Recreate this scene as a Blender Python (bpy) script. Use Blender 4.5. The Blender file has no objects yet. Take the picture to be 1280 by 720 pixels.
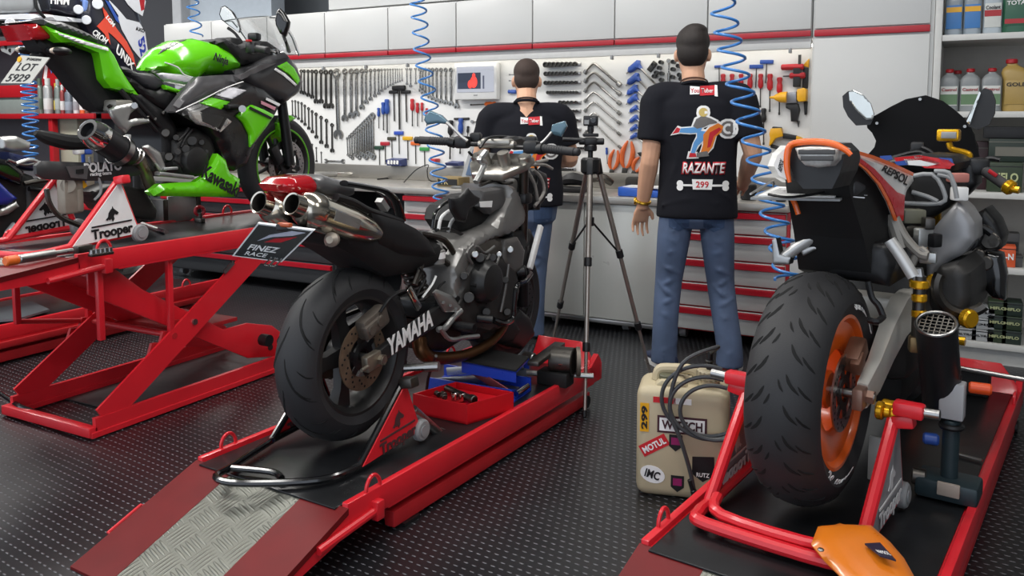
import bpy, bmesh, math, random
from mathutils import Vector, Matrix
from mathutils.geometry import delaunay_2d_cdt
random.seed(7)
SC = bpy.context.scene
COL = SC.collection
V = Vector
PI = math.pi
# ---------------------------------------------------------------- camera model
F_PX, PCX, PCY, HC = 1050.0, 640.0, 242.0, 1.29
PITCH, YAW = math.radians(5), math.radians(28.4)
CAM = V((0, 0, HC))
FW = V((-math.sin(YAW)*math.cos(PITCH), math.cos(YAW)*math.cos(PITCH), -math.sin(PITCH)))
RT = V((math.cos(YAW), math.sin(YAW), 0))
UP = RT.cross(FW)
def ray(x, y): return FW + RT*((x-PCX)/F_PX) - UP*((y-PCY)/F_PX)
def atx(x, y, X): r = ray(x, y); return CAM + r*(X/r.x)
def aty(x, y, Y): r = ray(x, y); return CAM + r*(Y/r.y)
def atz(x, y, Z): r = ray(x, y); return CAM + r*((Z-HC)/r.z)
def atpl(x, y, p, n):
    r = ray(x, y); n = V(n); return CAM + r*((V(p)-CAM).dot(n)/r.dot(n))
cam = bpy.data.cameras.new('camera'); camo = bpy.data.objects.new('camera', cam); COL.objects.link(camo)
R3 = Matrix((RT, UP, -FW)).transposed()
camo.matrix_world = Matrix.Translation(CAM) @ R3.to_4x4()
cam.sensor_width = 36; cam.lens = 36*F_PX/1280
cam.shift_x = 0; cam.shift_y = -(360-PCY)/1280
cam.clip_start = .05; cam.clip_end = 60
SC.camera = camo
SC.view_settings.view_transform = 'Standard'; SC.view_settings.look = 'None'; SC.view_settings.gamma = 1
SC.view_settings.use_curve_mapping = False
# ---------------------------------------------------------------- materials
def srgb(h):
    if isinstance(h, str):
        h = h.lstrip('#'); c = [int(h[i:i+2], 16)/255 for i in (0, 2, 4)]
    else: c = h
    return tuple(((x/12.92) if x <= .04045 else ((x+.055)/1.055)**2.4) for x in c) + (1,)
MATS = {}
def mat(name, col, rough=.5, metal=0, var=0, vscale=20, bump=0, bscale=200, coat=0, emit=None, estr=0, trans=0, alpha=1, spec=.5, sheen=0):
    if name in MATS: return MATS[name]
    m = bpy.data.materials.new(name); m.use_nodes = True; nt = m.node_tree
    b = nt.nodes['Principled BSDF']
    b.inputs['Base Color'].default_value = srgb(col); b.inputs['Roughness'].default_value = rough
    b.inputs['Metallic'].default_value = metal; b.inputs['Coat Weight'].default_value = coat
    b.inputs['Coat Roughness'].default_value = .08
    b.inputs['Specular IOR Level'].default_value = spec
    if sheen: b.inputs['Sheen Weight'].default_value = sheen
    if trans: b.inputs['Transmission Weight'].default_value = trans
    if alpha < 1: b.inputs['Alpha'].default_value = alpha
    if emit: b.inputs['Emission Color'].default_value = srgb(emit); b.inputs['Emission Strength'].default_value = estr
    tc = nt.nodes.new('ShaderNodeTexCoord')
    if not var and not bump: var = .06
    if var:
        n = nt.nodes.new('ShaderNodeTexNoise'); n.inputs['Scale'].default_value = vscale; n.inputs['Detail'].default_value = 5
        nt.links.new(tc.outputs['Object'], n.inputs['Vector'])
        mx = nt.nodes.new('ShaderNodeMix'); mx.data_type = 'RGBA'
        c = srgb(col)
        mx.inputs['A'].default_value = tuple(max(0, x*(1-var*1.6)) for x in c[:3])+(1,)
        mx.inputs['B'].default_value = tuple(min(1, x*(1+var*1.6)) for x in c[:3])+(1,)
        nt.links.new(n.outputs['Fac'], mx.inputs['Factor']); nt.links.new(mx.outputs['Result'], b.inputs['Base Color'])
        mr = nt.nodes.new('ShaderNodeMapRange'); mr.inputs['To Min'].default_value = max(.02, rough-.07); mr.inputs['To Max'].default_value = min(1, rough+.07)
        nt.links.new(n.outputs['Fac'], mr.inputs['Value']); nt.links.new(mr.outputs['Result'], b.inputs['Roughness'])
    if bump:
        n2 = nt.nodes.new('ShaderNodeTexNoise'); n2.inputs['Scale'].default_value = bscale; n2.inputs['Detail'].default_value = 3
        nt.links.new(tc.outputs['Object'], n2.inputs['Vector'])
        bp = nt.nodes.new('ShaderNodeBump'); bp.inputs['Strength'].default_value = bump; bp.inputs['Distance'].default_value = .002
        nt.links.new(n2.outputs['Fac'], bp.inputs['Height']); nt.links.new(bp.outputs['Normal'], b.inputs['Normal'])
    MATS[name] = m
    return m
def mth(nt, op, a, b=None, c=None):
    n = nt.nodes.new('ShaderNodeMath'); n.operation = op
    for i, s in enumerate((a, b, c)):
        if s is None: continue
        if isinstance(s, (int, float)): n.inputs[i].default_value = s
        else: nt.links.new(s, n.inputs[i])
    return n.outputs[0]
def dash_plate(name, col, col2, rough, metal, pitch, lng, wid, height, groups=1, rot=0, spec=.5, alt=True, top=None):
    """raised-dash tread plate: staggered, alternately turned dashes"""
    m = bpy.data.materials.new(name); m.use_nodes = True; nt = m.node_tree; b = nt.nodes['Principled BSDF']
    tc = nt.nodes.new('ShaderNodeTexCoord'); mp = nt.nodes.new('ShaderNodeMapping')
    mp.inputs['Rotation'].default_value = (0, 0, rot)
    nt.links.new(tc.outputs['Object'], mp.inputs['Vector'])
    sx = nt.nodes.new('ShaderNodeSeparateXYZ'); nt.links.new(mp.outputs['Vector'], sx.inputs[0])
    X = mth(nt, 'DIVIDE', sx.outputs[0], pitch); Y = mth(nt, 'DIVIDE', sx.outputs[1], pitch)
    iy = mth(nt, 'FLOOR', Y)
    if not alt: X = mth(nt, 'ADD', X, mth(nt, 'MULTIPLY', iy, .5))
    ix = mth(nt, 'FLOOR', X)
    fx = mth(nt, 'SUBTRACT', mth(nt, 'SUBTRACT', X, ix), .5); fy = mth(nt, 'SUBTRACT', mth(nt, 'SUBTRACT', Y, iy), .5)
    par = mth(nt, 'PINGPONG', mth(nt, 'ADD', ix, iy), 1.0) if alt else mth(nt, 'MULTIPLY', ix, 0.0)
    u = mth(nt, 'ADD', mth(nt, 'MULTIPLY', fx, mth(nt, 'SUBTRACT', 1, par)), mth(nt, 'MULTIPLY', fy, par))
    v = mth(nt, 'ADD', mth(nt, 'MULTIPLY', fy, mth(nt, 'SUBTRACT', 1, par)), mth(nt, 'MULTIPLY', fx, par))
    if groups > 1:
        v2 = mth(nt, 'MULTIPLY', v, groups*1.25); v2 = mth(nt, 'SUBTRACT', v2, mth(nt, 'ROUND', v2))
        lim = mth(nt, 'LESS_THAN', mth(nt, 'ABSOLUTE', v), .44)
        d = mth(nt, 'ADD', mth(nt, 'POWER', mth(nt, 'DIVIDE', u, lng), 2), mth(nt, 'POWER', mth(nt, 'DIVIDE', v2, wid*groups*1.25), 2))
        h = mth(nt, 'MULTIPLY', mth(nt, 'MAXIMUM', mth(nt, 'SUBTRACT', 1, d), 0), lim)
    else:
        d = mth(nt, 'ADD', mth(nt, 'POWER', mth(nt, 'DIVIDE', u, lng), 2), mth(nt, 'POWER', mth(nt, 'DIVIDE', v, wid), 2))
        h = mth(nt, 'MAXIMUM', mth(nt, 'SUBTRACT', 1, d), 0)
    h = mth(nt, 'POWER', h, .5)
    nz = nt.nodes.new('ShaderNodeTexNoise'); nz.inputs['Scale'].default_value = 3; nz.inputs['Detail'].default_value = 6
    nt.links.new(tc.outputs['Object'], nz.inputs['Vector'])
    mx = nt.nodes.new('ShaderNodeMix'); mx.data_type = 'RGBA'; mx.inputs['A'].default_value = srgb(col); mx.inputs['B'].default_value = srgb(col2)
    nt.links.new(nz.outputs['Fac'], mx.inputs['Factor']); colo = mx.outputs['Result']
    if top:      # paler colour on raised dashes paints in their specular glints
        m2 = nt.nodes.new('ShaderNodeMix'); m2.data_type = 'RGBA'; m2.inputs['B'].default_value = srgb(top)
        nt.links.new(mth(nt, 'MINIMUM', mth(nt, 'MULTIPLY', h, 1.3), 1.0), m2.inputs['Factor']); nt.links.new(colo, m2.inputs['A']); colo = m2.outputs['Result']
    nt.links.new(colo, b.inputs['Base Color'])
    mr = nt.nodes.new('ShaderNodeMapRange'); mr.inputs['To Min'].default_value = rough-.08; mr.inputs['To Max'].default_value = rough+.1
    nt.links.new(nz.outputs['Fac'], mr.inputs['Value']); nt.links.new(mr.outputs['Result'], b.inputs['Roughness'])
    b.inputs['Metallic'].default_value = metal; b.inputs['Specular IOR Level'].default_value = spec
    bp = nt.nodes.new('ShaderNodeBump'); bp.inputs['Strength'].default_value = 1; bp.inputs['Distance'].default_value = height
    nt.links.new(h, bp.inputs['Height']); nt.links.new(bp.outputs['Normal'], b.inputs['Normal'])
    MATS[name] = m
    return m
# ---------------------------------------------------------------- objects
WM = {}
def wm(o): return WM.get(o.name, Matrix.Identity(4)) if o else Matrix.Identity(4)
def thing(name, label, cat, loc=(0, 0, 0), rz=0, group=None):
    o = bpy.data.objects.new(name, None); COL.objects.link(o)
    o.location = loc; o.rotation_euler = (0, 0, rz); o.empty_display_size = .05
    o['label'] = label; o['category'] = cat
    if group: o['group'] = group
    WM[o.name] = Matrix.Translation(V(loc)) @ Matrix.Rotation(rz, 4, 'Z')
    return o
def tag(o, label, cat, group=None):
    o['label'] = label; o['category'] = cat
    if group: o['group'] = group
    return o
def struct(o): o['kind'] = 'structure'; return o
def dup(root, loc, label=None, rz=None, group=None, scale=None):
    r = root.copy(); COL.objects.link(r); r.location = loc
    if rz is not None: r.rotation_euler = (0, 0, rz)
    if scale: r.scale = scale
    if label: r['label'] = label
    if group: r['group'] = group
    for ch in list(root.children):
        c = ch.copy(); COL.objects.link(c); c.parent = r
        for g in ch.children:
            d = g.copy(); COL.objects.link(d); d.parent = c
    return r
def link_mesh(name, me, m, parent=None):
    o = bpy.data.objects.new(name, me); COL.objects.link(o)
    if m is not None:
        me.materials.clear(); me.materials.append(m)
    if parent: o.parent = parent
    WM[o.name] = wm(parent)
    return o
def catmull(P, k=6, closed=False):
    P = [V(p) for p in P]; n = len(P); out = []
    rng = range(n if closed else n-1)
    for i in rng:
        if closed: a, b, c, d = P[i-1], P[i], P[(i+1) % n], P[(i+2) % n]
        else: a, b, c, d = P[max(i-1, 0)], P[i], P[i+1], P[min(i+2, n-1)]
        for j in range(k):
            t = j/k
            out.append(.5*((2*b)+(c-a)*t+(2*a-5*b+4*c-d)*t*t+(3*b-a-3*c+d)*t**3))
    if not closed: out.append(P[-1])
    return out
def lerp(a, b, t): return a+(b-a)*t
def pinterp(tab, t):
    for (t0, v0), (t1, v1) in zip(tab, tab[1:]):
        if t <= t1: return lerp(v0, v1, (t-t0)/(t1-t0) if t1 > t0 else 0)
    return tab[-1][1]
class MB:
    def __init__(s, M=None): s.bm = bmesh.new(); s.M = M or Matrix.Identity(4); s.flat = False
    def _v(s, p): return s.bm.verts.new(s.M @ V(p))
    def _merge(s, b2):
        me = bpy.data.meshes.new('t'); b2.to_mesh(me); b2.free(); s.bm.from_mesh(me); bpy.data.meshes.remove(me)
    def box(s, c, d, rot=None, bev=.0, seg=2):
        b = bmesh.new(); bmesh.ops.create_cube(b, size=1)
        bmesh.ops.scale(b, vec=d, verts=b.verts)
        if bev: bmesh.ops.bevel(b, geom=b.edges[:], offset=min(bev, min(d)*.45), segments=seg, profile=.5, affect='EDGES')
        T = Matrix.Translation(V(c))
        if rot is not None:
            if isinstance(rot, (int, float)): T = T @ Matrix.Rotation(rot, 4, 'Z')
            elif isinstance(rot, tuple): 
                from mathutils import Euler
                T = T @ Euler(rot).to_matrix().to_4x4()
            else: T = T @ rot.to_4x4()
        bmesh.ops.transform(b, matrix=s.M @ T, verts=b.verts); s._merge(b); return s
    def bx(s, x0, x1, y0, y1, z0, z1, bev=0): return s.box(((x0+x1)/2, (y0+y1)/2, (z0+z1)/2), (abs(x1-x0), abs(y1-y0), abs(z1-z0)), None, bev)
    def bar(s, p, q, w, h, upv=(0, 0, 1), bev=0):
        p, q = V(p), V(q); d = (q-p); L = d.length; y = d.normalized(); x = y.cross(V(upv)).normalized(); z = x.cross(y)
        R = Matrix((x, y, z)).transposed()
        return s.box((p+q)/2, (w, L, h), R, bev)
    def rings(s, R, cap=True, closed=False):
        vs = [[s._v(p) for p in r] for r in R]; n = len(vs[0])
        m = len(vs)
        for i in range(m if closed else m-1):
            a, b = vs[i], vs[(i+1) % m]
            for j in range(n):
                try: s.bm.faces.new((a[j], a[(j+1) % n], b[(j+1) % n], b[j]))
                except ValueError: pass
        if cap and not closed:
            try: s.bm.faces.new(vs[0][::-1]); s.bm.faces.new(vs[-1])
            except ValueError: pass
        return s
    def tube(s, P, r, n=8, k=0, closed=False, cap=True):
        P = [V(p) for p in P]
        if k: P = catmull(P, k, closed)
        m = len(P); rr = r if isinstance(r, (list, tuple)) else None
        R = []; prev = None
        for i in range(m):
            if closed: t = (P[(i+1) % m]-P[i-1])
            else: t = (P[min(i+1, m-1)]-P[max(i-1, 0)])
            t = t.normalized() if t.length > 1e-9 else V((0, 0, 1))
            if prev is None:
                a = V((0, 0, 1)) if abs(t.z) < .9 else V((1, 0, 0)); x = t.cross(a).normalized()
            else:
                x = (prev - t*prev.dot(t)); x = x.normalized() if x.length > 1e-6 else t.orthogonal().normalized()
            prev = x; y = t.cross(x)
            q = (lerp(0, len(rr)-1, i/(m-1)) if rr else 0)
            ra = (lerp(rr[int(q)], rr[min(int(q)+1, len(rr)-1)], q-int(q)) if rr else r)
            R.append([P[i]+x*math.cos(2*PI*j/n)*ra+y*math.sin(2*PI*j/n)*ra for j in range(n)])
        return s.rings(R, cap, closed)
    def cyl(s, p, q, r, r2=None, n=20, bev=0):
        p, q = V(p), V(q); r2 = r if r2 is None else r2; d = (q-p).normalized()
        if bev:
            return s.lathe([(0, 0), (r-bev, 0), (r, bev), (r2, (q-p).length-bev), (r2-bev, (q-p).length), (0, (q-p).length)], p, d, n)
        return s.lathe([(0, 0), (r, 0), (r2, (q-p).length), (0, (q-p).length)], p, d, n)
    def lathe(s, prof, p, ax=(0, 0, 1), n=24, a0=0, a1=2*PI):
        p, ax = V(p), V(ax).normalized(); x = ax.orthogonal().normalized(); y = ax.cross(x)
        full = abs(a1-a0-2*PI) < 1e-6; cols = []
        poles = {}
        for j in range(n if full else n+1):
            a = a0+(a1-a0)*j/n; d = x*math.cos(a)+y*math.sin(a); c = []
            for i, (r, t) in enumerate(prof):
                if r < 1e-6:
                    if i not in poles: poles[i] = s._v(p+ax*t)
                    c.append(poles[i])
                else: c.append(s._v(p+ax*t+d*r))
            cols.append(c)
        m = len(cols)
        for j in range(m if full else m-1):
            a, b = cols[j], cols[(j+1) % m]
            for i in range(len(prof)-1):
                f = []
                for v in (a[i], b[i], b[i+1], a[i+1]):
                    if v not in f: f.append(v)
                if len(f) > 2:
                    try: s.bm.faces.new(f)
                    except ValueError: pass
        return s
    def torus(s, c, ax, R, r, n=32, m=10, a0=0, a1=2*PI):
        prof = [(R+r*math.cos(2*PI*i/m), r*math.sin(2*PI*i/m)) for i in range(m+1)]
        return s.lathe(prof, c, ax, n, a0, a1)
    def ell(s, c, d, rot=None, n=16):
        b = bmesh.new(); bmesh.ops.create_uvsphere(b, u_segments=n, v_segments=max(6, n*2//3), radius=1)
        T = Matrix.Translation(V(c)) @ ((rot.to_4x4() if rot is not None else Matrix.Identity(4))) @ Matrix.Diagonal(V((d[0], d[1], d[2], 1)))
        bmesh.ops.transform(b, matrix=s.M @ T, verts=b.verts); s._merge(b); return s
    def prism(s, pts, off, bev=0, seg=2):
        """closed 3D outline extruded by vector off"""
        pts = [V(p) for p in pts]; off = V(off)
        b = bmesh.new(); A = [b.verts.new(p) for p in pts]; B = [b.verts.new(p+off) for p in pts]; n = len(pts)
        b.faces.new(A); b.faces.new(B[::-1])
        for i in range(n): b.faces.new((A[i], B[i], B[(i+1) % n], A[(i+1) % n]))
        bmesh.ops.recalc_face_normals(b, faces=b.faces[:])
        if bev:
            top = [e for e in b.edges if e.is_boundary or len(e.link_faces) == 2 and e.calc_face_angle(0) > .3]
            try: bmesh.ops.bevel(b, geom=top, offset=bev, segments=seg, profile=.5, affect='EDGES', clamp_overlap=True)
            except Exception: pass
        bmesh.ops.triangulate(b, faces=[f for f in b.faces if len(f.verts) > 4])
        bmesh.ops.transform(b, matrix=s.M, verts=b.verts); s._merge(b); return s
    def pillow(s, pts, nrm, H, Rr, back=.01, Hb=0, step=None, smooth=3):
        """planar 3D outline, front bulges by H along nrm within Rr of the rim; rim thickness back; rear bulges Hb"""
        pts = [V(p) for p in pts]; nrm = V(nrm).normalized()
        if smooth: pts = pts
        o = pts[0]; ux = (pts[1]-pts[0]); ux = (ux-nrm*ux.dot(nrm)).normalized(); uy = nrm.cross(ux)
        P = [((p-o).dot(ux), (p-o).dot(uy)) for p in pts]
        n = len(P)
        xs = [p[0] for p in P]; ys = [p[1] for p in P]
        st = step or max((max(xs)-min(xs)), (max(ys)-min(ys)))/22
        # densify rim
        Q = []
        for i in range(n):
            a, b = P[i], P[(i+1) % n]; L = math.hypot(b[0]-a[0], b[1]-a[1]); k = max(1, int(L/st))
            for j in range(k): Q.append((lerp(a[0], b[0], j/k), lerp(a[1], b[1], j/k)))
        n = len(Q)
        def inside(x, y):
            c = False; j = n-1
            for i in range(n):
                if (Q[i][1] > y) != (Q[j][1] > y) and x < (Q[j][0]-Q[i][0])*(y-Q[i][1])/(Q[j][1]-Q[i][1])+Q[i][0]: c = not c
                j = i
            return c
        def dist(x, y):
            m = 1e9
            for i in range(len(P)):
                a, b = P[i], P[(i+1) % len(P)]; dx, dy = b[0]-a[0], b[1]-a[1]; L2 = dx*dx+dy*dy
                t = max(0, min(1, ((x-a[0])*dx+(y-a[1])*dy)/L2)) if L2 else 0
                m = min(m, math.hypot(x-a[0]-t*dx, y-a[1]-t*dy))
            return m
        pv = [V(q) for q in Q]; dd = [0]*n
        y = min(ys); row = 0
        while y < max(ys):
            x = min(xs)+(st/2 if row % 2 else 0)
            while x < max(xs):
                if inside(x, y):
                    d = dist(x, y)
                    if d > st*.4: pv.append(V((x, y))); dd.append(d)
                x += st
            y += st*.87; row += 1
        r = delaunay_2d_cdt(pv, [(i, (i+1) % n) for i in range(n)], [], 1, 1e-6)
        ov, of, orig = r[0], r[2], r[3]
        def hh(d, H):
            t = min(1, d/Rr); return H*math.sqrt(max(0, 1-(1-t)**2))
        D = [dist(v.x, v.y) if not any(k < n for k in orig[i]) else 0 for i, v in enumerate(ov)]
        A = [s._v(o+ux*v.x+uy*v.y+nrm*hh(D[i], H)) for i, v in enumerate(ov)]
        B = [s._v(o+ux*v.x+uy*v.y-nrm*(back+hh(D[i], Hb))) for i, v in enumerate(ov)]
        cnt = {}
        for f in of:
            try:
                s.bm.faces.new([A[i] for i in f]); s.bm.faces.new([B[i] for i in f][::-1])
            except ValueError: continue
            for i in range(len(f)):
                e = (f[i], f[(i+1) % len(f)]); cnt[e] = 1
        for (a, b) in cnt:
            if (b, a) not in cnt:
                try: s.bm.faces.new((A[b], A[a], B[a], B[b]))
                except ValueError: pass
        return s
    def build(s, name, m, parent=None, smooth=True, remesh=0, sm_it=0, angle=.6, disp=None):
        bmesh.ops.remove_doubles(s.bm, verts=s.bm.verts[:], dist=1e-6)
        bmesh.ops.recalc_face_normals(s.bm, faces=s.bm.faces[:])
        Mi = wm(parent).inverted()
        bmesh.ops.transform(s.bm, matrix=Mi, verts=s.bm.verts)
        me = bpy.data.meshes.new(name); s.bm.to_mesh(me); s.bm.free()
        o = link_mesh(name, me, m, parent)
        if remesh:
            md = o.modifiers.new('r', 'REMESH'); md.mode = 'VOXEL'; md.voxel_size = remesh
            if sm_it: ms = o.modifiers.new('s', 'SMOOTH'); ms.iterations = sm_it; ms.factor = .5
            dg = bpy.context.evaluated_depsgraph_get(); me2 = bpy.data.meshes.new_from_object(o.evaluated_get(dg))
            o.modifiers.clear(); o.data = me2; me2.materials.clear(); me2.materials.append(m); bpy.data.meshes.remove(me); me = me2; me.name = name
        if smooth:
            me.polygons.foreach_set('use_smooth', [True]*len(me.polygons))
            if not remesh: me.set_sharp_from_angle(angle=angle)
        return o
def text(s, o, xd, yd, size, m, parent, name='lettering', depth=.0015, bold=0, align='CENTER', shear=0, squeeze=1, flip=False):
    """raised lettering on a plane: origin o (centre of the line), x and y directions, cap height about 0.7 size"""
    cu = bpy.data.curves.new('t', 'FONT'); cu.body = s; cu.size = size; cu.align_x = align; cu.align_y = 'CENTER'; cu.extrude = depth/2; cu.offset = bold; cu.shear = shear
    cu.resolution_u = 3
    t = bpy.data.objects.new('t', cu); COL.objects.link(t)
    dg = bpy.context.evaluated_depsgraph_get(); me = bpy.data.meshes.new_from_object(t.evaluated_get(dg))
    bpy.data.objects.remove(t); bpy.data.curves.remove(cu)
    xd = V(xd).normalized(); yd = V(yd); yd = (yd-xd*yd.dot(xd)).normalized(); z = xd.cross(yd)
    if flip: xd = -xd
    M = Matrix.Translation(V(o)+z*depth*.55) @ Matrix((xd*squeeze, yd, z)).transposed().to_4x4()
    me.transform(wm(parent).inverted() @ M)
    me.name = name
    return link_mesh(name, me, m, parent)
def quad_text(s, quad, nrm, u0, v0, sv, m, parent, bold=0, wide=.5, name='lettering', lift=.0012):
    """lettering fitted on a four-cornered plate (bl, tl, tr, br): centre u0 v0, height sv, total width wide (shares of the plate)"""
    cu = bpy.data.curves.new('t', 'FONT'); cu.body = s; cu.size = 1; cu.align_x = 'CENTER'; cu.align_y = 'CENTER'; cu.offset = bold; cu.extrude = .01; cu.resolution_u = 3
    t = bpy.data.objects.new('t', cu); COL.objects.link(t)
    me = bpy.data.meshes.new_from_object(t.evaluated_get(bpy.context.evaluated_depsgraph_get()))
    bpy.data.objects.remove(t); bpy.data.curves.remove(cu)
    xs_ = [v.co.x for v in me.vertices]; ys_ = [v.co.y for v in me.vertices]
    W_, H_ = max(xs_)-min(xs_), max(ys_)-min(ys_); xc, yc = (max(xs_)+min(xs_))/2, (max(ys_)+min(ys_))/2
    nrm = V(nrm).normalized(); Mi = wm(parent).inverted()
    for v in me.vertices:
        u = u0+(v.co.x-xc)/W_*wide; w = v0+(v.co.y-yc)/H_*sv
        p = lerp(lerp(V(quad[0]), V(quad[3]), u), lerp(V(quad[1]), V(quad[2]), u), w)+nrm*(lift+v.co.z*.05)
        v.co = Mi @ p
    me.name = name
    return link_mesh(name, me, m, parent)
def flat(pts, nrm, t, m, parent, name='decal'):
    return MB().prism(pts, V(nrm).normalized()*t).build(name, m, parent, smooth=False)
ORD = ['first', 'second', 'third', 'fourth', 'fifth', 'sixth', 'seventh', 'eighth', 'ninth', 'tenth', 'eleventh', 'twelfth', 'thirteenth', 'fourteenth', 'fifteenth', 'sixteenth', 'seventeenth', 'eighteenth', 'nineteenth', 'twentieth']
# common materials
RED = mat('red_paint', '#d4222d', .32, 0, .08, 8, coat=.25)
RED2 = mat('red_paint_worn', '#b01e24', .45, 0, .15, 10)
DKRED = mat('red_handle', '#a80f22', .35)
BLACK = mat('black_plastic', '#131315', .42, 0, .1, 30)
BLKGL = mat('black_gloss', '#0e0e10', .18, 0, .05, coat=.5)
BLKMT = mat('black_matte', '#0c0c0d', .7, 0, .15, 40, bump=.15, bscale=300)
RUB = mat('rubber_tyre', '#262628', .62, 0, .15, 12, bump=.2, bscale=250)
GROOVE = mat('tyre_groove', '#0a0a0a', .9)
STEEL = mat('steel', '#a9a8a6', .3, 1, .1, 30)
CHROME = mat('chrome', '#d8d6d2', .1, 1, .04, 10)
DSTEEL = mat('dark_steel', '#5c5955', .4, 1, .2, 25)
ALU = mat('aluminium', '#b9bab8', .38, .9, .1, 20)
ENG = mat('engine_casting', '#3b3a39', .5, .5, .2, 25, bump=.2, bscale=150)
WHITE = mat('white_panel', '#c6c7c5', .35, 0, .02, 5)
WSTK = mat('white_sticker', '#e8e8e6', .5)
GREY = mat('grey_paint', '#8d8f90', .45)
BLUE = mat('blue_plastic', '#1c3f9e', .35)
HOSE = mat('blue_hose', '#3d7fc4', .3, 0, .05, coat=.3)
YEL = mat('yellow_plastic', '#e0a516', .4)
GOLD = mat('gold_anodised', '#d9a21c', .25, .7)
ORG = mat('orange_paint', '#e8641a', .25, 0, .05, coat=.5)
GREEN = mat('lime_paint', '#62c60e', .22, 0, .04, 6, coat=.6)
# ================================================================ room
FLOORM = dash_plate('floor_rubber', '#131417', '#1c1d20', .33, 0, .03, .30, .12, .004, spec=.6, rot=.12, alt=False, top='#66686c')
PLATE = dash_plate('tread_plate', '#84857d', '#6c6d66', .4, .8, .075, .5, .062, .003, groups=4, rot=.25)
WALLG = mat('wall_grey', '#8a8f94', .8, 0, .08, 3)
WALLD = mat('wall_dark', '#33353a', .8, 0, .1, 3)
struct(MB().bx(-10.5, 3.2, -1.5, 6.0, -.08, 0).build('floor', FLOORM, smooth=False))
struct(MB().bx(-10.5, 3.2, 5.9, 6.05, 0, 3.3).build('wall_back', WALLG, smooth=False))
struct(MB().bx(-10.6, -10.45, -1.5, 5.9, 0, 3.3).build('wall_left', WALLD, smooth=False))
struct(MB().bx(3.2, 3.35, -1.5, 6.0, 0, 3.3).build('wall_right', mat('wall_shade', '#8a8a8a', .85), smooth=False))
struct(MB().bx(-10.5, 3.2, -1.5, 6.0, 3.3, 3.4).build('ceiling', mat('ceiling_paint', '#b0b0ae', .9), smooth=False))
# dark corner column at the end of the cabinets
o = MB().bx(-7.6, -6.05, 5.28, 5.5, 0, 3.3, .01).build('wall_partition', WALLD, smooth=False); struct(o)
o = MB().bx(-6.05, -5.94, 5.05, 5.2, 0, 3.3, .01).build('trim_1', mat('trim_grey', '#9b9ea2', .5), smooth=False); struct(o)
o = MB().bx(-6.0, -5.0, 5.15, 5.3, 2.12, 2.9).build('wall_upper', mat('wall_bluegrey', '#9aa3ac', .7), smooth=False); struct(o)
# ---------------------------------------------------------------- lights
def area(name, loc, sx, sy, e, col=(1, 1, 1), rot=(0, 0, 0)):
    L = bpy.data.lights.new(name, 'AREA'); L.shape = 'RECTANGLE'; L.size = sx; L.size_y = sy; L.energy = e; L.color = col
    o = bpy.data.objects.new(name, L); COL.objects.link(o); o.location = loc; o.rotation_euler = rot; return o
area('ceiling_tube_light', (-1.6, 3.3, 3.2), 3.4, .25, 44, (1, .98, .95))
area('ceiling_tube_light', (-1.0, 1.2, 3.2), 3.4, .25, 44, (1, .98, .95))
area('ceiling_tube_light', (-4.9, 3.3, 3.2), 2.6, .3, 70, (1, .98, .95))
area('ceiling_tube_light', (-4.6, 1.0, 3.2), 3.0, .25, 65, (1, .98, .95))
area('ceiling_tube_light', (-8.0, 3.6, 3.2), 2.5, .3, 75, (1, .98, .95))
area('ceiling_tube_light', (1.5, 2.2, 3.2), 1.4, .3, 18, (1, .98, .95))
W = bpy.data.worlds.new('world'); SC.world = W; W.use_nodes = True
W.node_tree.nodes['Background'].inputs['Color'].default_value = (.80, .88, 1, 1)
W.node_tree.nodes['Background'].inputs['Strength'].default_value = 1.15
SC.view_settings.exposure = .35
# ---------------------------------------------------------------- upper cabinets
YU = 5.0; ZS = 1.765
seams = [205, 264.5, 334, 406, 485, 570, 665.5, 768, 884, 1014]
sx = [aty(s, 50, YU).x for s in seams]
nth = ['first', 'second', 'third', 'fourth', 'fifth', 'sixth', 'seventh', 'eighth', 'ninth']
for i in range(9):
    a, b = sx[i], sx[i+1]
    t = thing('wall_cabinet', 'white flat-fronted wall cabinet over the tool board, %s counting from the dark column' % nth[i], 'cabinet', ((a+b)/2, YU, ZS), 0, 'white wall cabinets above the tool board')
    MB().bx(a+.002, b-.002, YU+.02, 5.29, ZS-.01, 2.11, .003).build('body', WHITE, t)
    MB().bx(a+.004, b-.004, YU, YU+.02, ZS+.035, 2.1, .003).build('door', WHITE, t)
    MB().bx(a+.004, b-.004, YU-.004, YU+.02, ZS-.005, ZS+.028, .003).build('red_pull_strip', DKRED, t)
# second tier just above
o = MB().bx(sx[3], sx[9]-.005, YU+.05, 5.27, 2.125, 2.7, .004).build('wall_upper_panel', WHITE, smooth=False); struct(o)
# pelmet + light
t = thing('under_cabinet_light', 'long white light strip running beneath the wall cabinets', 'light', (-3, 5.1, 1.72))
MB().bx(sx[0], sx[9]-.005, YU+.03, YU+.06, 1.695, ZS-.012, .003).build('fascia', mat('pelmet', '#c9cac8', .4), t)
LED = mat('led_strip', '#ffffff', .5, emit='#fffaf0', estr=4.5)
MB().bx(sx[0], sx[9]-.02, YU+.15, YU+.19, 1.715, 1.73).build('diffuser', LED, t)
for px in (406, 459, 511, 766, 824, 988):
    p = aty(px, 80, YU+.05); MB().bx(p.x-.008, p.x+.008, YU+.02, YU+.05, 1.672, 1.70, .003).build('joint_clip', GREY, t)
# tool board
tb = MB().bx(sx[0], sx[9]-.004, 5.275, 5.29, .86, 1.75, .002).build('tool_board', mat('tool_board', '#dcdcda', .38, 0, .03, 3, coat=.1), smooth=False)
tag(tb, 'long white tool board on the back wall behind the workbench', 'tool board')
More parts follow.
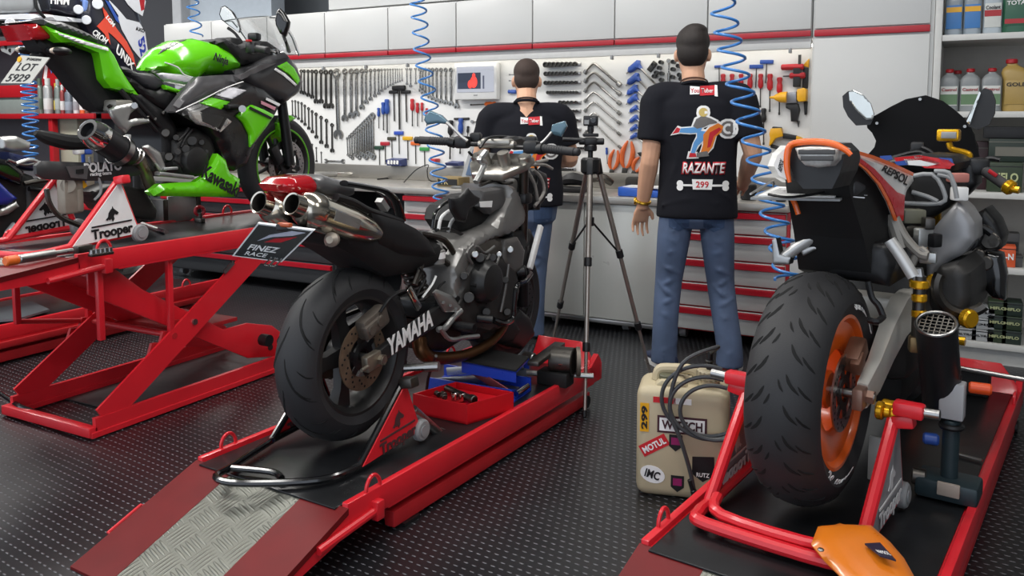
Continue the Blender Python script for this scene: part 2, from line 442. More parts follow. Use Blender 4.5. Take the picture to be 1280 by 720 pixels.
# tall cabinet
a, b = sx[9]+.004, aty(1167, 60, YU).x
t = thing('tall_cabinet', 'tall white storage cabinet with a red strip, between tool board and shelves', 'cabinet', ((a+b)/2, YU+.15, 0))
MB().bx(a, b, YU+.02, 5.45, 0.02, 2.7, .004).build('body', WHITE, t)
MB().bx(a+.012, b-.02, YU, YU+.02, ZS+.035, 2.69, .003).build('upper_door', WHITE, t)
MB().bx(a+.012, b-.02, YU, YU+.02, .06, ZS-.02, .003).build('lower_door', WHITE, t)
MB().bx(a+.012, b-.02, YU-.004, YU+.02, ZS-.008, ZS+.028, .003).build('red_pull_strip', DKRED, t)
# ---------------------------------------------------------------- open shelving
SX0, SX1 = b+.002, 1.25
SHELFM = mat('shelf_white', '#c9c9c5', .5)
t = thing('shelving_unit', 'tall open white shelving unit stocked with oil bottles and parts', 'shelves', ((SX0+SX1)/2, 5.2, 0))
MB().bx(SX0, SX0+.035, YU, 5.5, 0, 2.7, .003).build('side_panel', SHELFM, t)
MB().bx(SX1-.035, SX1, YU, 5.5, 0, 2.7, .003).build('side_panel', SHELFM, t)
MB().bx(SX0+.035, SX1-.035, 5.47, 5.5, 0, 2.7).build('back_panel', mat('shelf_back', '#a7a29a', .6), t)
SHZ = [1.735, 1.335, .915, .525, .12]
for z in SHZ+[2.2]:
    MB().bx(SX0+.035, SX1-.035, YU+.005, 5.47, z-.032, z, .003).build('shelf', SHELFM, t)
MB().bx(SX0+.035, SX1-.035, YU+.05, YU+.07, 0, .088).build('plinth', SHELFM, t)
# ---------------------------------------------------------------- workbench
YB = 4.7; ZB = .835
WORKTOP = mat('stainless_top', '#b3b0aa', .33, .5, .08, 6)
t = thing('workbench_top', 'long stainless worktop with upstand running under the tool board', 'worktop', (-3.2, 5.0, ZB))
MB().bx(-5.9, -.83, YB-.03, 5.26, ZB-.045, ZB, .006).build('top', WORKTOP, t)
MB().bx(-5.9, -.83, 5.245, 5.272, ZB, ZB+.105, .004).build('upstand', mat('upstand', '#8d8a84', .4, .7, .1, 6), t)
SILV = mat('drawer_silver', '#c3c6c4', .35, .25, .06, 5)
CARC = mat('bench_carcass', '#c4c4c0', .4, .15)
EMB = mat('badge_purple', '#8e1f5c', .4)
def drawers(name, label, x0, x1, zs, face, carc, hand, badge=False, casters=True):
    t = thing(name, label, 'drawer unit', ((x0+x1)/2, YB+.25, 0), 0)
    MB().bx(x0, x1, YB+.02, 5.2, .075, ZB-.046, .004).build('carcass', carc, t)
    for z0, z1 in zip(zs, zs[1:]):
        d = MB().bx(x0+.018, x1-.018, YB-.002, YB+.02, z0+.006, z1-.004, .004).build('drawer', face, t)
        MB().prism([(x0+.02, YB-.002, z1-.048), (x0+.02, YB-.026, z1-.04), (x0+.02, YB-.026, z1-.012), (x0+.02, YB-.002, z1-.008)], (x1-x0-.04, 0, 0)).build('handle', hand, d, smooth=False)
        if badge:
            p = x0+.075
            b_ = MB().prism([(p-.02, YB-.002, z1-.06), (p+.02, YB-.002, z1-.06), (p+.02, YB-.002, z1-.105), (p, YB-.002, z1-.125), (p-.02, YB-.002, z1-.105)], (0, -.004, 0)).build('badge', BLACK, d, smooth=False)
            badge = False
    if casters:
        for cx in (x0+.1, x1-.1):
            MB().cyl((cx-.02, YB+.12, .037), (cx+.02, YB+.12, .037), .034, n=14).cyl((cx-.024, YB+.12, .075), (cx+.024, YB+.12, .075), .02).build('caster', GREY, t)
    return t
xs = lambda px, py=300: aty(px, py, YB).x
zs = lambda px, py: aty(px, py, YB).z
drawers('drawer_unit', 'workbench drawer unit with red pulls behind the dark naked bike', xs(503, 250), xs(640, 260), [.08, .27, .41, .54, .66, ZB-.05], SILV, CARC, DKRED, badge=True)
drawers('drawer_unit', 'workbench drawer unit with five red pulls behind the taller man in jeans', xs(828, 330), xs(986, 330), [.08, .22, .36, .5, .65, ZB-.05], SILV, mat('carcass_red', '#b01822', .4), DKRED)
DKF = mat('drawer_shaded', '#3d3f42', .45, .2)  # shadow over these bench drawers is put into dark face and carcass colours
drawers('drawer_unit', 'shadowed workbench drawer unit with red stripes seen under the raised scissor lift', xs(205, 330), xs(418, 320), [.08, .24, .40, .56, .69, ZB-.05], DKF, mat('carcass_shaded', '#2c2d30', .5), DKRED)
t = thing('bench_cupboard', 'plain metal cupboard front of the workbench behind the camera tripod', 'cupboard', (-1.9, YB+.2, 0))
x0, x1 = xs(642, 260), xs(826, 330)
MB().bx(x0, x1, YB+.015, 5.2, .075, ZB-.046, .004).build('carcass', CARC, t)
MB().bx(x0+.01, (x0+x1)/2-.003, YB, YB+.015, .085, ZB-.05, .003).build('door', mat('door_metal', '#c2c3bd', .3, .25, .05, 3), t)
MB().bx((x0+x1)/2+.003, x1-.008, YB, YB+.015, .085, ZB-.05, .003).build('door', MATS['door_metal'], t)
MB().bx(x0, x1, YB-.006, YB+.01, .055, .08, .003).build('bottom_rail', STEEL, t)
for cx in (x0+.25, x1-.25):
    MB().cyl((cx-.02, YB+.12, .034), (cx+.02, YB+.12, .034), .034, n=14).box((cx, YB+.12, .06), (.05, .05, .03)).build('caster', GREY, t)
t = thing('bench_leg_panel', 'narrow pale end panel closing the workbench beside the tall cabinet', 'panel', (-.8, YB+.2, 0))
MB().bx(xs(986, 330)+.004, xs(1003, 330), YB, 4.98, 0, ZB-.046, .004).build('panel', WHITE, t)
# ================================================================ tools on the board
YT = 5.258
pw = lambda x, y: aty(x, y, YT)
z5 = lambda x, y: pw(360+x/4, 40+y/4)      # from two enlargements of the board
z6 = lambda x, y: pw(560+x/4, 40+y/4)
z7 = lambda x, y: pw(780+x/4, 20+y/4)
TOOLS = mat('tool_chrome', '#8f8e8b', .28, .9, .12, 12)
TOOLD = mat('tool_dark', '#4a4947', .4, .8, .15, 12)
KEEP = []
def place(proto, a, b, label, group, used=[], sc=None):
    L = (b-a).length; th = math.atan2(-(b.x-a.x), -(b.z-a.z))
    o = proto.copy() if proto.name in used else proto
    if o is proto: used.append(proto.name)
    else:
        COL.objects.link(o)
        for ch in proto.children:
            c = ch.copy(); COL.objects.link(c); c.parent = o
    s = sc or L; sy = s if s < .35 else .35
    hi = max(v.co.y for x in [o, *o.children] if x.type == 'MESH' for v in x.data.vertices)*sy
    o.location = (a.x, 5.2757-hi, a.z); o.rotation_euler = (0, th, 0); o.scale = (s, sy, s)
    o['label'] = label; o['group'] = group
    return o
def tool(name, cat, parts):
    """parts: list of (name, MB, material); one part -> a single mesh"""
    if len(parts) == 1:
        o = parts[0][1].build(name, parts[0][2]); o['category'] = cat; return o
    t = thing(name, 'x', cat)
    for n, m, mt in parts: m.build(n, mt, t)
    return t
def wrench_mb(w=.055, ring=True, ring2=False):
    m = MB(); R = w
    def ringhead(z): m.torus((0, 0, z), (0, 1, 0), R*.72, R*.34, 14, 6)
    def jaw(z, sgn):
        pts = []
        for i in range(11):
            a = math.radians(-55+290*i/10); pts.append((R*1.15*math.cos(a), z-sgn*0+sgn*R*1.1*math.sin(a)))
        pts += [(-R*.5, z-sgn*R*.9), (-R*.5, z+sgn*R*.1), (R*.45, z+sgn*R*.1), (R*.45, z-sgn*R*.9)]
        m.prism([(x, -.03, zz) for x, zz in pts], (0, .06, 0))
    if ring: ringhead(-R)
    else: jaw(-R, -1)
    if ring2: ringhead(-1+R)
    else: jaw(-1+R*1.1, 1)
    m.bar((0, 0, -R*1.9), (0, 0, -1+R*1.9), R*.75, .045, (0, 1, 0), .008)
    return m
W1 = tool('combination_wrench', 'wrench', [('w', wrench_mb(.062), TOOLS)])
W1D = tool('combination_wrench', 'wrench', [('w', wrench_mb(.07), TOOLD)])
W2 = tool('ring_spanner', 'wrench', [('w', wrench_mb(.075, True, True), TOOLS)])
W3 = tool('open_ended_spanner', 'wrench', [('w', wrench_mb(.075, False), TOOLS)])
W4 = tool('combination_wrench', 'wrench', [('w', wrench_mb(.068), TOOLS)])
g = 'combination wrenches in the long top row'
lst = [(60, 310), (75, 315), (95, 325), (115, 335), (135, 360), (160, 360), (185, 385), (210, 385)]
for i, (x, y) in enumerate(lst[::-1]):
    place(W1D, z5(x, 187), z5(x+2, y), 'dark combination wrench in the top row, %s from the giant wrench towards the green bike' % ORD[i], g)
place(W4, z5(238, 183), z5(250, 540), 'giant chrome combination wrench, the biggest on the board', g)
lst = [(280, 450), (312, 435), (338, 425), (365, 390), (385, 362), (407, 345), (428, 328), (447, 315), (462, 300), (478, 290), (492, 280), (505, 272), (518, 266), (530, 258), (541, 254), (552, 250), (563, 246)]
for i, (x, y) in enumerate(lst):
    place(W1, z5(x, 182), z5(x+2, y), 'chrome combination wrench in the top row, %s from the giant wrench towards the monitor' % ORD[i], g)
g2 = 'wrenches hung beside the monitor'
lst = [(588, 265), (607, 278), (632, 262), (655, 300), (668, 312), (682, 322), (700, 332), (718, 342), (738, 352), (760, 358), (784, 364), (810, 370), (838, 385)]
for i, (x, y) in enumerate(lst[::-1]):
    place(W3 if i > 7 else W1, z5(x, 178), z5(x+2, y), 'slim chrome wrench, %s counting away from the monitor along the top row' % ORD[i], g2)
g3 = 'ratchet wrenches in the slanting middle row'
lst = [(15, 340, 425), (30, 340, 430), (45, 345, 440), (62, 350, 455), (78, 362, 470), (97, 375, 490), (115, 390, 508), (135, 402, 535), (160, 418, 562), (187, 433, 582), (215, 455, 605)]
for i, (x, t_, b_) in enumerate(lst[::-1]):
    place(W1D, z5(x, t_), z5(x+2, b_), 'dark ratchet wrench in the slanting row above the bike wheel, %s counted from its longest' % ORD[i], g3)
g4 = 'short wrenches in the lowest row'
for i, (x, t_, b_) in enumerate([(97, 540, 610), (115, 558, 628), (135, 575, 652), (160, 598, 670)][::-1]):
    place(W1D, z5(x, t_), z5(x+2, b_), 'short dark wrench low on the board by the bike tyre, %s from the level spanner' % ORD[i], g4)
place(W3, z5(178, 645), z5(280, 647), 'open ended spanner hung level, low on the board', 'single spanners')
g5 = 'ring spanners in the fan'
for i in range(12):
    x = 290+i*11.6; y0 = 525-i*11.2
    place(W2, z5(x, y0), z5(x+4, 622+(i % 3)*9), 'ring spanner in the fan of double ring spanners, %s from its shortest' % ORD[i], g5)
# screwdrivers
def driver(name, hm, tip=TOOLD, hl=.45, r=.075):
    h = MB().lathe([(0, 0), (r*.8, .01), (r, .06), (r*.75, .14), (r, .22), (r, hl-.08), (r*.55, hl-.02), (0, hl)], (0, 0, 0), (0, 0, -1), 10)
    s_ = MB().cyl((0, 0, -hl+.01), (0, 0, -.94), .02, n=6).box((0, 0, -.965), (.05, .012, .07))
    return tool(name, 'screwdriver', [('handle', h, hm), ('shaft', s_, tip)])
BLUT = mat('tool_blue', '#2c4f9e', .4); REDT = mat('tool_red', '#b5232c', .4); BLKT = mat('tool_black', '#1a1a1c', .5)
DB, DR, DK = driver('screwdriver', BLUT), driver('screwdriver', REDT), driver('screwdriver', BLKT, hl=.4)
for i, (x, t_, b_) in enumerate([(450, 378, 482), (475, 350, 492), (495, 335, 506)]):
    place(DB, z5(x, t_), z5(x+2, b_), 'blue-handled screwdriver beside the black T handles, %s from the ring spanners' % ORD[i], 'blue screwdrivers')
for i, (x, t_, b_) in enumerate([(620, 333, 472), (645, 353, 472), (667, 352, 450), (690, 380, 470)]):
    place(DR, z5(x, t_), z5(x+1, b_), 'red-handled screwdriver behind the hanging hose, %s from the black T handles' % ORD[i], 'red screwdrivers')
for i, x in enumerate([495, 540, 585, 630, 683, 730, 778]):
    place(DR, z7(x, 288 if x < 770 else 305), z7(x-2, [455, 455, 450, 460, 458, 480, 495][i]), 'red and black screwdriver near the tall cabinet, %s counting from the taller man' % ORD[i], 'screwdrivers near the tall cabinet')
for i, (x, b_) in enumerate([(657, 590), (698, 645)]):
    place(DK, z7(x, 460), z7(x, b_), 'dark screwdriver under the red and black ones, %s from the taller man' % ORD[i], 'dark screwdrivers')
for i, (x, y, b_) in enumerate([(815, 440, 636), (865, 430, 610), (897, 470, 560)]):
    place(DK if i != 1 else DB, z5(x, y), z5(x-4, b_), '%s driver hung below the monitor, %s from the hose' % (['black', 'blue', 'stubby black'][i], ORD[i]), 'drivers under the monitor')
place(DB, z6(790, 578), z6(794, 660), 'small blue screwdriver next to the orange pliers', 'blue screwdrivers')
# T handles
def thandle(hm, w=.3, hh=.1):
    h = MB().box((0, 0, -.05), (w, .09, hh), None, .03)
    return tool('t_handle_key', 'hex key', [('handle', h, hm), ('shaft', MB().cyl((0, 0, -.09), (0, 0, -1), .022, n=8), TOOLD)])
HB = thandle(BLKT, .36, .11)
for i, (x, t_, b_, w) in enumerate([(525, 292, 446, 1), (553, 268, 488, 1), (586, 292, 450, 1)]):
    place(HB, z5(x, t_), z5(x+4, b_), 'black T handle key on the board, %s from the blue screwdrivers' % ORD[i], 'black T handles')
for (x, t_, b_, c, nm) in [(452, 573, 682, '#1d3d2c', 'dark green'), (481, 553, 662, '#a31b2b', 'red'), (514, 528, 628, '#3f3d30', 'olive black'), (550, 500, 610, '#2b4aa8', 'blue'), (594, 526, 640, '#d2a31c', 'yellow'), (633, 552, 660, '#d2642a', 'orange'), (678, 580, 690, '#2f8a44', 'green')]:
    place(thandle(mat('tool_'+nm.replace(' ', '_')+'_t', c, .4), .52, .17), z5(x, t_), z5(x+2, b_), '%s-handled T key in the coloured arch above the small bin' % nm, 'coloured T handles')
place(thandle(BLUT, .5, .14), z7(473, 247), z7(473, 345), 'blue T handle key close by the taller man\'s ear', 'blue T handles')
place(thandle(BLUT, .62, .18), z7(660, 247), z7(656, 358), 'blue T handle key, lower of the two above the screwdrivers', 'blue T handles')
place(thandle(BLUT, .6, .18), z7(712, 223), z7(706, 335), 'blue T handle key, topmost of the two above the screwdrivers', 'blue T handles')
place(thandle(BLKT, .8, .1), z5(864, 428), z5(866, 540), 'black T bar wrench hung under the monitor', 'black T handles')
# storage bin
t = thing('storage_bin', 'small dark blue bin hung low under the coloured T keys', 'bin', z5(555, 670))
a, b = z5(517, 630), z5(590, 668)
MB().prism([(a.x, 5.272, b.z), (a.x, 5.2, b.z), (a.x, 5.18, a.z-.01), (a.x, 5.188, a.z-.01), (a.x, 5.272, a.z)], (b.x-a.x, 0, 0)).build('body', mat('bin_blue', '#26356e', .4), t, smooth=False)
for k in range(4): MB().box((lerp(a.x, b.x, .2+.2*k), 5.186, (a.z+b.z)/2), (.018, .006, .03), (.12, .25, 0)).build('label_mark', WSTK, t)
t = thing('storage_bin', 'little blue bin under the monitor, beside the hose', 'bin', z5(842, 668))
a, b = z5(812, 645), z5(874, 668)
MB().prism([(a.x, 5.272, b.z), (a.x, 5.2, b.z), (a.x, 5.18, a.z-.01), (a.x, 5.188, a.z-.01), (a.x, 5.272, a.z)], (b.x-a.x, 0, 0)).build('body', MATS['bin_blue'], t, smooth=False)
a, b = z5(728, 632), z5(756, 650)
tag(MB().bx(a.x, b.x, 5.21, 5.274, b.z, a.z, .006).build('plastic_box', REDT), 'tiny red box stuck low on the board behind the hose', 'box')
# monitor
t = thing('monitor', 'white-framed computer monitor hung on the tool board', 'monitor', z6(158, 330))
a, b = z6(52, 160), z6(262, 337)
MB().bx(a.x, b.x, 5.2, 5.262, b.z, a.z, .008).build('frame', mat('monitor_frame', '#d2d3d2', .35), t)
c, d = z6(66, 178), z6(250, 300)
MB().bx(c.x, d.x, 5.195, 5.203, d.z, c.z).build('screen', mat('screen_on', '#202530', .2, emit='#b9bcc6', estr=.75), t)
def scr(nm, x0, y0, x1, y1, col, e=.8, dy=.001):
    p, q = z6(x0, y0), z6(x1, y1)
    return MB().bx(p.x, q.x, 5.195-dy-.001, 5.195-dy, q.z, p.z).build(nm, mat('scr_'+nm, col, .3, emit=col, estr=e), t)
scr('video_window', 72, 208, 186, 285, '#1b2232'); scr('title_bar', 68, 180, 250, 190, '#8b8e98'); scr('side_list', 196, 220, 204, 285, '#3a3d4c')
p = z6(152, 245); MB().ell((p.x, 5.192, p.z-.01), (.03, .002, .042)).ell((p.x-.03, 5.192, p.z-.025), (.02, .002, .03)).ell((p.x, 5.192, p.z+.035), (.014, .002, .018)).build('red_picture', mat('scr_redpic', '#d2382e', .3, emit='#d2382e', estr=.8), t)
p = z6(158, 317); MB().box((p.x, 5.1985, p.z), (.03, .004, .008)).build('maker_mark', GREY, t)
MB().bx((a.x+b.x)/2-.05, (a.x+b.x)/2+.05, 5.262, 5.276, a.z-.2, a.z-.08).build('bracket', BLACK, t)
# ratchets under the monitor
def ratchet(hm=TOOLS):
    m = MB().cyl((0, -.05, -.07), (0, .05, -.07), .085, n=16).bar((0, 0, -.14), (0, 0, -.62), .05, .045, (0, 1, 0), .01)
    return tool('ratchet', 'ratchet', [('head_and_neck', m, TOOLS), ('grip', MB().cyl((0, 0, -.55), (0, 0, -1), .06, n=10, bev=.015), hm)])
place(ratchet(REDT), z6(112, 448), z6(192, 450), 'ratchet handle with a red grip, level under the monitor', 'ratchets')
place(ratchet(BLKT), z6(132, 503), z6(200, 498), 'short ratchet by the shorter man\'s elbow, below the red grip one', 'ratchets')
place(driver('extension_driver', mat('tool_orange', '#d5631f', .4), hl=.45), z6(240, 358), z6(110, 364), 'long driver with orange and black handle, level below the monitor', 'single drivers')
place(ratchet(TOOLS), z7(222, 215), z7(222, 340), 'upright ratchet among loose sockets next to the taller man', 'ratchets')
place(wrench_mb(.06, False).build('adjustable_wrench', TOOLS), z6(298, 212), z6(350, 212), 'chrome bit driver beside the shorter man\'s head, uppermost', 'bit drivers')['category'] = 'wrench'
place(wrench_mb(.06, False).build('adjustable_wrench', TOOLS), z6(298, 243), z6(350, 243), 'chrome bit driver beside the shorter man\'s head, second down', 'bit drivers')['category'] = 'wrench'
place(driver('screwdriver', BLUT, hl=.6, r=.13), z6(300, 298), z6(370, 300), 'fat blue-handled driver level behind the shorter man\'s neck', 'single drivers')
# socket rails
SOCK = MB().lathe([(0, -.5), (.4, -.5), (.46, -.42), (.46, .05), (.5, .12), (.5, .45), (.46, .5), (.34, .5), (.34, .2), (0, .2)], (0, 0, 0), (0, -1, 0), 12).build('socket', TOOLD)
tag(SOCK, 'x', 'socket')
rows = [(165, 490, 655, 8, .034), (210, 490, 655, 9, .028), (255, 488, 655, 9, .026), (303, 500, 655, 11, .022), (352, 560, 655, 5, .024), (395, 585, 655, 5, .021), (440, 600, 655, 4, .02), (487, 605, 655, 3, .022), (530, 615, 655, 3, .02), (580, 640, 690, 4, .017), (650, 550, 625, 8, .016), (685, 550, 630, 9, .015)]
first = True
for r, (y, x0, x1, n, s) in enumerate(rows):
    a, b = z6(x0, y), z6(x1, y)
    tag(MB().bx(a.x-.01, b.x+.01, 5.262, 5.274, a.z-.012, a.z+.012, .003).build('socket_rail', STEEL), 'socket rail beside the shorter man, %s from the top' % ORD[r], 'rail', 'socket rails on the board')
    for k in range(n):
        o = SOCK if first else SOCK.copy()
        if not first: COL.objects.link(o)
        first = False
        sc_ = s*(1.15-.35*k/n)
        o.location = (lerp(a.x, b.x, (k+.3)/n), 5.262-sc_*.5, a.z); o.scale = (sc_,)*3
        o['label'] = 'socket on the %s rail from the top, %s from its end towards the shorter man' % (ORD[r], ORD[k]); o['group'] = 'sockets on the rails'
for k, (x, y) in enumerate([(1030, 165), (1068, 152), (1060, 180), (1072, 208), (1045, 205), (1035, 222), (1070, 240), (1130, 150), (1128, 187), (1155, 170), (1160, 215), (1125, 225), (1168, 235), (1050, 268), (1072, 270)]):
    o = SOCK.copy(); COL.objects.link(o); s = .028; o.scale = (s, s*1.6, s); p = z6(x, y); o.location = (p.x, 5.272-s*.8, p.z)
    o['label'] = 'loose socket pegged around the upright ratchet, %s in the cluster counting from its top corner' % ORD[k]; o['group'] = 'sockets pegged around the ratchet'
a, b = z6(1003, 195), z6(1037, 150)
tag(MB().bar((a.x, 5.262, a.z), (b.x, 5.262, b.z), .034, .02, (0, 1, 0), .004).build('bit_holder', TOOLD), 'slanted dark bit holder at the corner of the socket cluster', 'bit holder')
# L wrenches
for i, y in enumerate([160, 205, 253, 303, 352, 407, 462]):
    P = [z6(682, y+47), z6(700, y+22), z6(722, y+1), z6(740, y+3), z6(790, y+47), z6(862, y+108)] if i < 6 else [z6(684, y+45), z6(704, y+20), z6(726, y+1), z6(745, y+6), z6(800, y+62), z6(864, y+118)]
    m = MB().tube(P, .0085-.0006*i, 8, 3); s_ = 1-.07*i
    m.cyl(P[0], lerp(P[0], P[1], .6), .016*s_, n=10); m.cyl(P[-1], lerp(P[-1], P[-2], .2), .017*s_, n=10)
    tag(m.build('angled_socket_wrench', TOOLS), 'angled chrome socket wrench in the column of bent wrenches, %s from its top' % ORD[i], 'wrench', 'angled socket wrenches')
# blue T hex keys (slanted column)
for i, (x, y, ex, ey, s) in enumerate([(935, 170, 1062, 288, 1), (930, 232, 1042, 335, .95), (925, 287, 1025, 370, .85), (925, 332, 1020, 410, .8), (930, 382, 1006, 446, .62), (930, 432, 1002, 496, .65), (930, 477, 1000, 543, .58), (930, 518, 1000, 580, .55)]):
    t = thing('t_handle_key', 'blue hex key with slanted shaft, %s from the top of its column' % ORD[i], 'hex key', z6(x, y), 0, 'blue hex keys in a column')
    O = [(-40, 32), (-34, 6), (-12, -12), (8, -30), (24, -28), (26, -10), (36, 10), (30, 20), (8, 14), (-6, 26), (-24, 34)]
    MB().pillow([z6(x+dx*s, y+dy*s) for dx, dy in O], (0, -1, 0), .012*s, .015, .012, smooth=0, step=.012).build('handle', BLUT, t)
    MB().tube([z6(x+22*s, y+5*s), z6(ex, ey)], .0055*s+.001, 6).build('shaft', TOOLS, t)
    MB().tube([z6(x-32*s, y+28*s), z6(x-44*s, y+38*s)], .0045*s+.001, 6).build('short_tip', TOOLS, t)
# orange handled pliers
ORGH = mat('grip_orange', '#d0622a', .45)
for i, (p, q, w, nm) in enumerate([((840, 590), (815, 712), 1, 'shorter, beside the small blue screwdriver'), ((908, 545), (880, 715), 1.25, 'longest, standing in the middle'), ((965, 630), (925, 712), 1, 'tilted, next to the taller man')]):
    t = thing('pliers', 'orange-gripped pliers on the board, %s' % nm, 'pliers', z6(*p), 0, 'orange pliers')
    A, B = z6(*p), z6(*q); d = (B-A); nx = V((-d.z, 0, d.x)).normalized()
    for sg in (-1, 1):
        MB().tube([A+nx*.012*sg, A+d*.3+nx*.028*sg*w, A+d*.62+nx*.024*sg*w, A+d*.8+nx*.006*sg], [.006, .014*w, .013*w, .006], 8, 4).build('grip', ORGH, t)
    MB().bar(A+d*.78, A+d*1.08, .03*w, .014, (0, 1, 0), .004).build('jaws', TOOLD, t)
t = thing('pliers', 'green and black pliers half behind the taller man\'s arm', 'pliers', z6(985, 680), 0)
for sg in (0, 1): MB().tube([z6(1000-sg*30, 650+sg*15), z6(975-sg*12, 690+sg*6), z6(955, 715)], .012, 8, 4).build('grip', [mat('grip_green', '#2f6a4a', .45), BLKT][sg], t)
tag(MB().prism([z6(x, y) for x, y in ((950, 603), (965, 600), (1003, 615), (1003, 625), (985, 628), (960, 618))], (0, -.02, 0), .003).build('plier_tool', BLKT), 'black hook tool above the tilted orange pliers', 'tool')
# power tools and clamps by the tall cabinet
def poly7(pts, t, m, th=.03, y0=5.2757, bev=.004):
    return MB().prism([V((z7(x, y).x, y0, z7(x, y).z)) for x, y in pts], (0, -th, 0), bev).build
t = thing('impact_driver', 'yellow and black cordless impact driver hung on the board', 'power tool', z7(850, 520))
p, q = z7(735, 408), z7(815, 408)
MB().lathe([(0, 0), (.006, .0), (.01, .025), (.016, .03), (.03, .06), (.034, .1), (0, .1)], (p.x, 5.225, p.z), (1, 0, 0), 16).build('nose', YEL, t)
poly7([(812, 385), (868, 378), (868, 435), (812, 438)], t, None, .06)('motor_housing', mat('powertool_silver', '#8b8c92', .35, .5), t)
poly7([(872, 368), (905, 360), (918, 368), (916, 425), (880, 430), (872, 420)], t, None, .07)('rear_housing', YEL, t)
poly7([(812, 438), (872, 438), (880, 470), (868, 525), (838, 528), (835, 470), (812, 460)], t, None, .045)('grip', BLKT, t)
poly7([(862, 520), (878, 525), (872, 558)], t, None, .02)('belt_clip', TOOLD, t)
t = thing('hand_saw', 'yellow-handled hacksaw hung upright against the tall cabinet', 'saw', z7(905, 350))
poly7([(896, 260), (922, 258), (918, 362), (890, 362)], t, None, .018)('blade_sleeve', BLKT, t)
poly7([(893, 250), (912, 225), (926, 212), (924, 258)], t, None, .02)('tip', YEL, t)
poly7([(898, 430), (918, 425), (914, 492), (902, 496)], t, None, .02)('grip', BLKT, t)
t = thing('drill', 'yellow and black air drill hung level low on the board', 'power tool', z7(800, 600))
poly7([(738, 562), (790, 560), (800, 600), (760, 612), (742, 640), (728, 652), (735, 610), (730, 590)], t, None, .05)('body', YEL, t)
poly7([(745, 552), (788, 556), (790, 566), (742, 564)], t, None, .04)('cap', BLKT, t)
poly7([(798, 585), (866, 598), (862, 620), (796, 612)], t, None, .04)('grip', BLKT, t)
poly7([(864, 598), (895, 610), (892, 622), (862, 620)], t, None, .04)('coupling', YEL, t)
poly7([(738, 640), (800, 662), (800, 674), (732, 658)], t, None, .03)('lever', BLKT, t)
for k, (y, nm) in enumerate([(257, 'upper'), (299, 'lower')]):
    t = thing('bar_clamp', 'red-handled small clamp hung on the board, %s of the two' % nm, 'clamp', z7(830, y), 0, 'red clamps')
    p = z7(788 if k == 0 else 830, y); MB().cyl((p.x, 5.245, p.z), (p.x+.13-.04*k, 5.245, p.z), .018, n=10, bev=.006).build('handle', REDT, t)
    p = z7(850, y-20+k*5); MB().bx(p.x, p.x+.04, 5.23, 5.27, p.z-.085, p.z-.01, .004).build('jaw', BLKT, t)
    MB().tube([z7(795, y+2), z7(882, y)], .004, 6).build('screw', TOOLD, t)
p, q = z7(882, 195), z7(878, 330)
tag(MB().bar((p.x, 5.24, p.z), (q.x, 5.24, q.z), .016, .012, (0, 1, 0)).build('square_rule', TOOLD), 'dark steel square rule hung upright beside the yellow hacksaw', 'rule')
# ---------------------------------------------------------------- things lying on the workbench
ZB += .0015
pb = lambda x, y: atz(x, y, ZB)
t = thing('breaker_bar', 'long chrome ratchet bar lying on the worktop behind the dark bike tail', 'ratchet', pb(430, 215))
a, b = pb(378, 224), pb(462, 221); u = V((0, 0, .03))
MB().tube([a+u, lerp(a, b, .25)+u, lerp(a, b, .5)+u], [.022, .026, .02], 10, 4).build('grip', STEEL, t)
MB().tube([lerp(a, b, .5)+u, b+u], .013, 8).build('shaft', CHROME, t); MB().cyl(b+V((0, 0, .01)), b+V((0, 0, .055)), .03, n=14).build('head', CHROME, t)
a, b = pb(472, 225), pb(500, 222)
tag(MB().tube([a+V((0, 0, .006)), b+V((0, 0, .006))], .006, 6).build('marker_pen', BLKT), 'thin black pen lying on the worktop', 'pen')
t = thing('laptop', 'open laptop on the worktop in front of the shorter man', 'laptop', pb(600, 222))
MB().prism([aty(577, 221, 4.86), aty(640, 221, 4.86), aty(640, 186, 4.93), aty(588, 184, 4.93)], (0, .008, .002)).build('lid', GREY, t)
MB().prism([aty(582, 219, 4.855), aty(638, 219, 4.855), aty(638, 188, 4.922), aty(591, 187, 4.922)], (0, .002, 0)).build('screen', mat('laptop_screen', '#39475c', .15, emit='#4d6078', estr=.5), t)
a = aty(577, 221, 4.86); b = aty(640, 221, 4.86)
MB().bx(a.x, b.x, 4.72, 4.86, ZB, ZB+.015, .004).build('base', STEEL, t)
MB().bx(a.x+.03, b.x-.03, 4.76, 4.84, ZB+.015, ZB+.018).build('keyboard', BLKT, t)
a = aty(546, 222, 4.85); b = aty(573, 222, 4.85)
t = thing('cardboard_box', 'low brown and black box on the worktop behind the hose', 'box', ((a.x+b.x)/2, 4.85, ZB))
MB().bx(a.x, b.x, 4.85, 5.0, ZB, ZB+.062, .003).build('box', mat('box_kraft', '#8f7b52', .7), t); MB().bx(a.x+.01, b.x-.01, 4.846, 4.851, ZB+.008, ZB+.05).build('dark_label', BLKT, t)
text('TK', (lerp(a.x, b.x, .35), 4.846, ZB+.03), (1, 0, 0), (0, 0, 1), .055, mat('label_gold', '#cfc08a', .5), t)
P = [pb(505, 229)+V((0, 0, .006)), aty(513, 219, 4.9), aty(522, 211, 4.95), aty(535, 206, 4.98), aty(534, 214, 4.9), pb(538, 227)+V((0, 0, .006)), pb(560, 227)+V((0, 0, .006))]
tag(MB().tube(P, .004, 6, 6).build('cable', BLKT), 'thin black cable curling up off the worktop', 'cable')
a = pb(720, 236); b = pb(774, 226)
t = thing('tool_case', 'black cordless tool and case lying on the worktop behind the tripod', 'tool', (a.x+.1, 4.95, ZB))
MB().bx(a.x-.1, a.x+.17, 4.8, 4.95, ZB, ZB+.03, .008).build('case', BLKT, t)
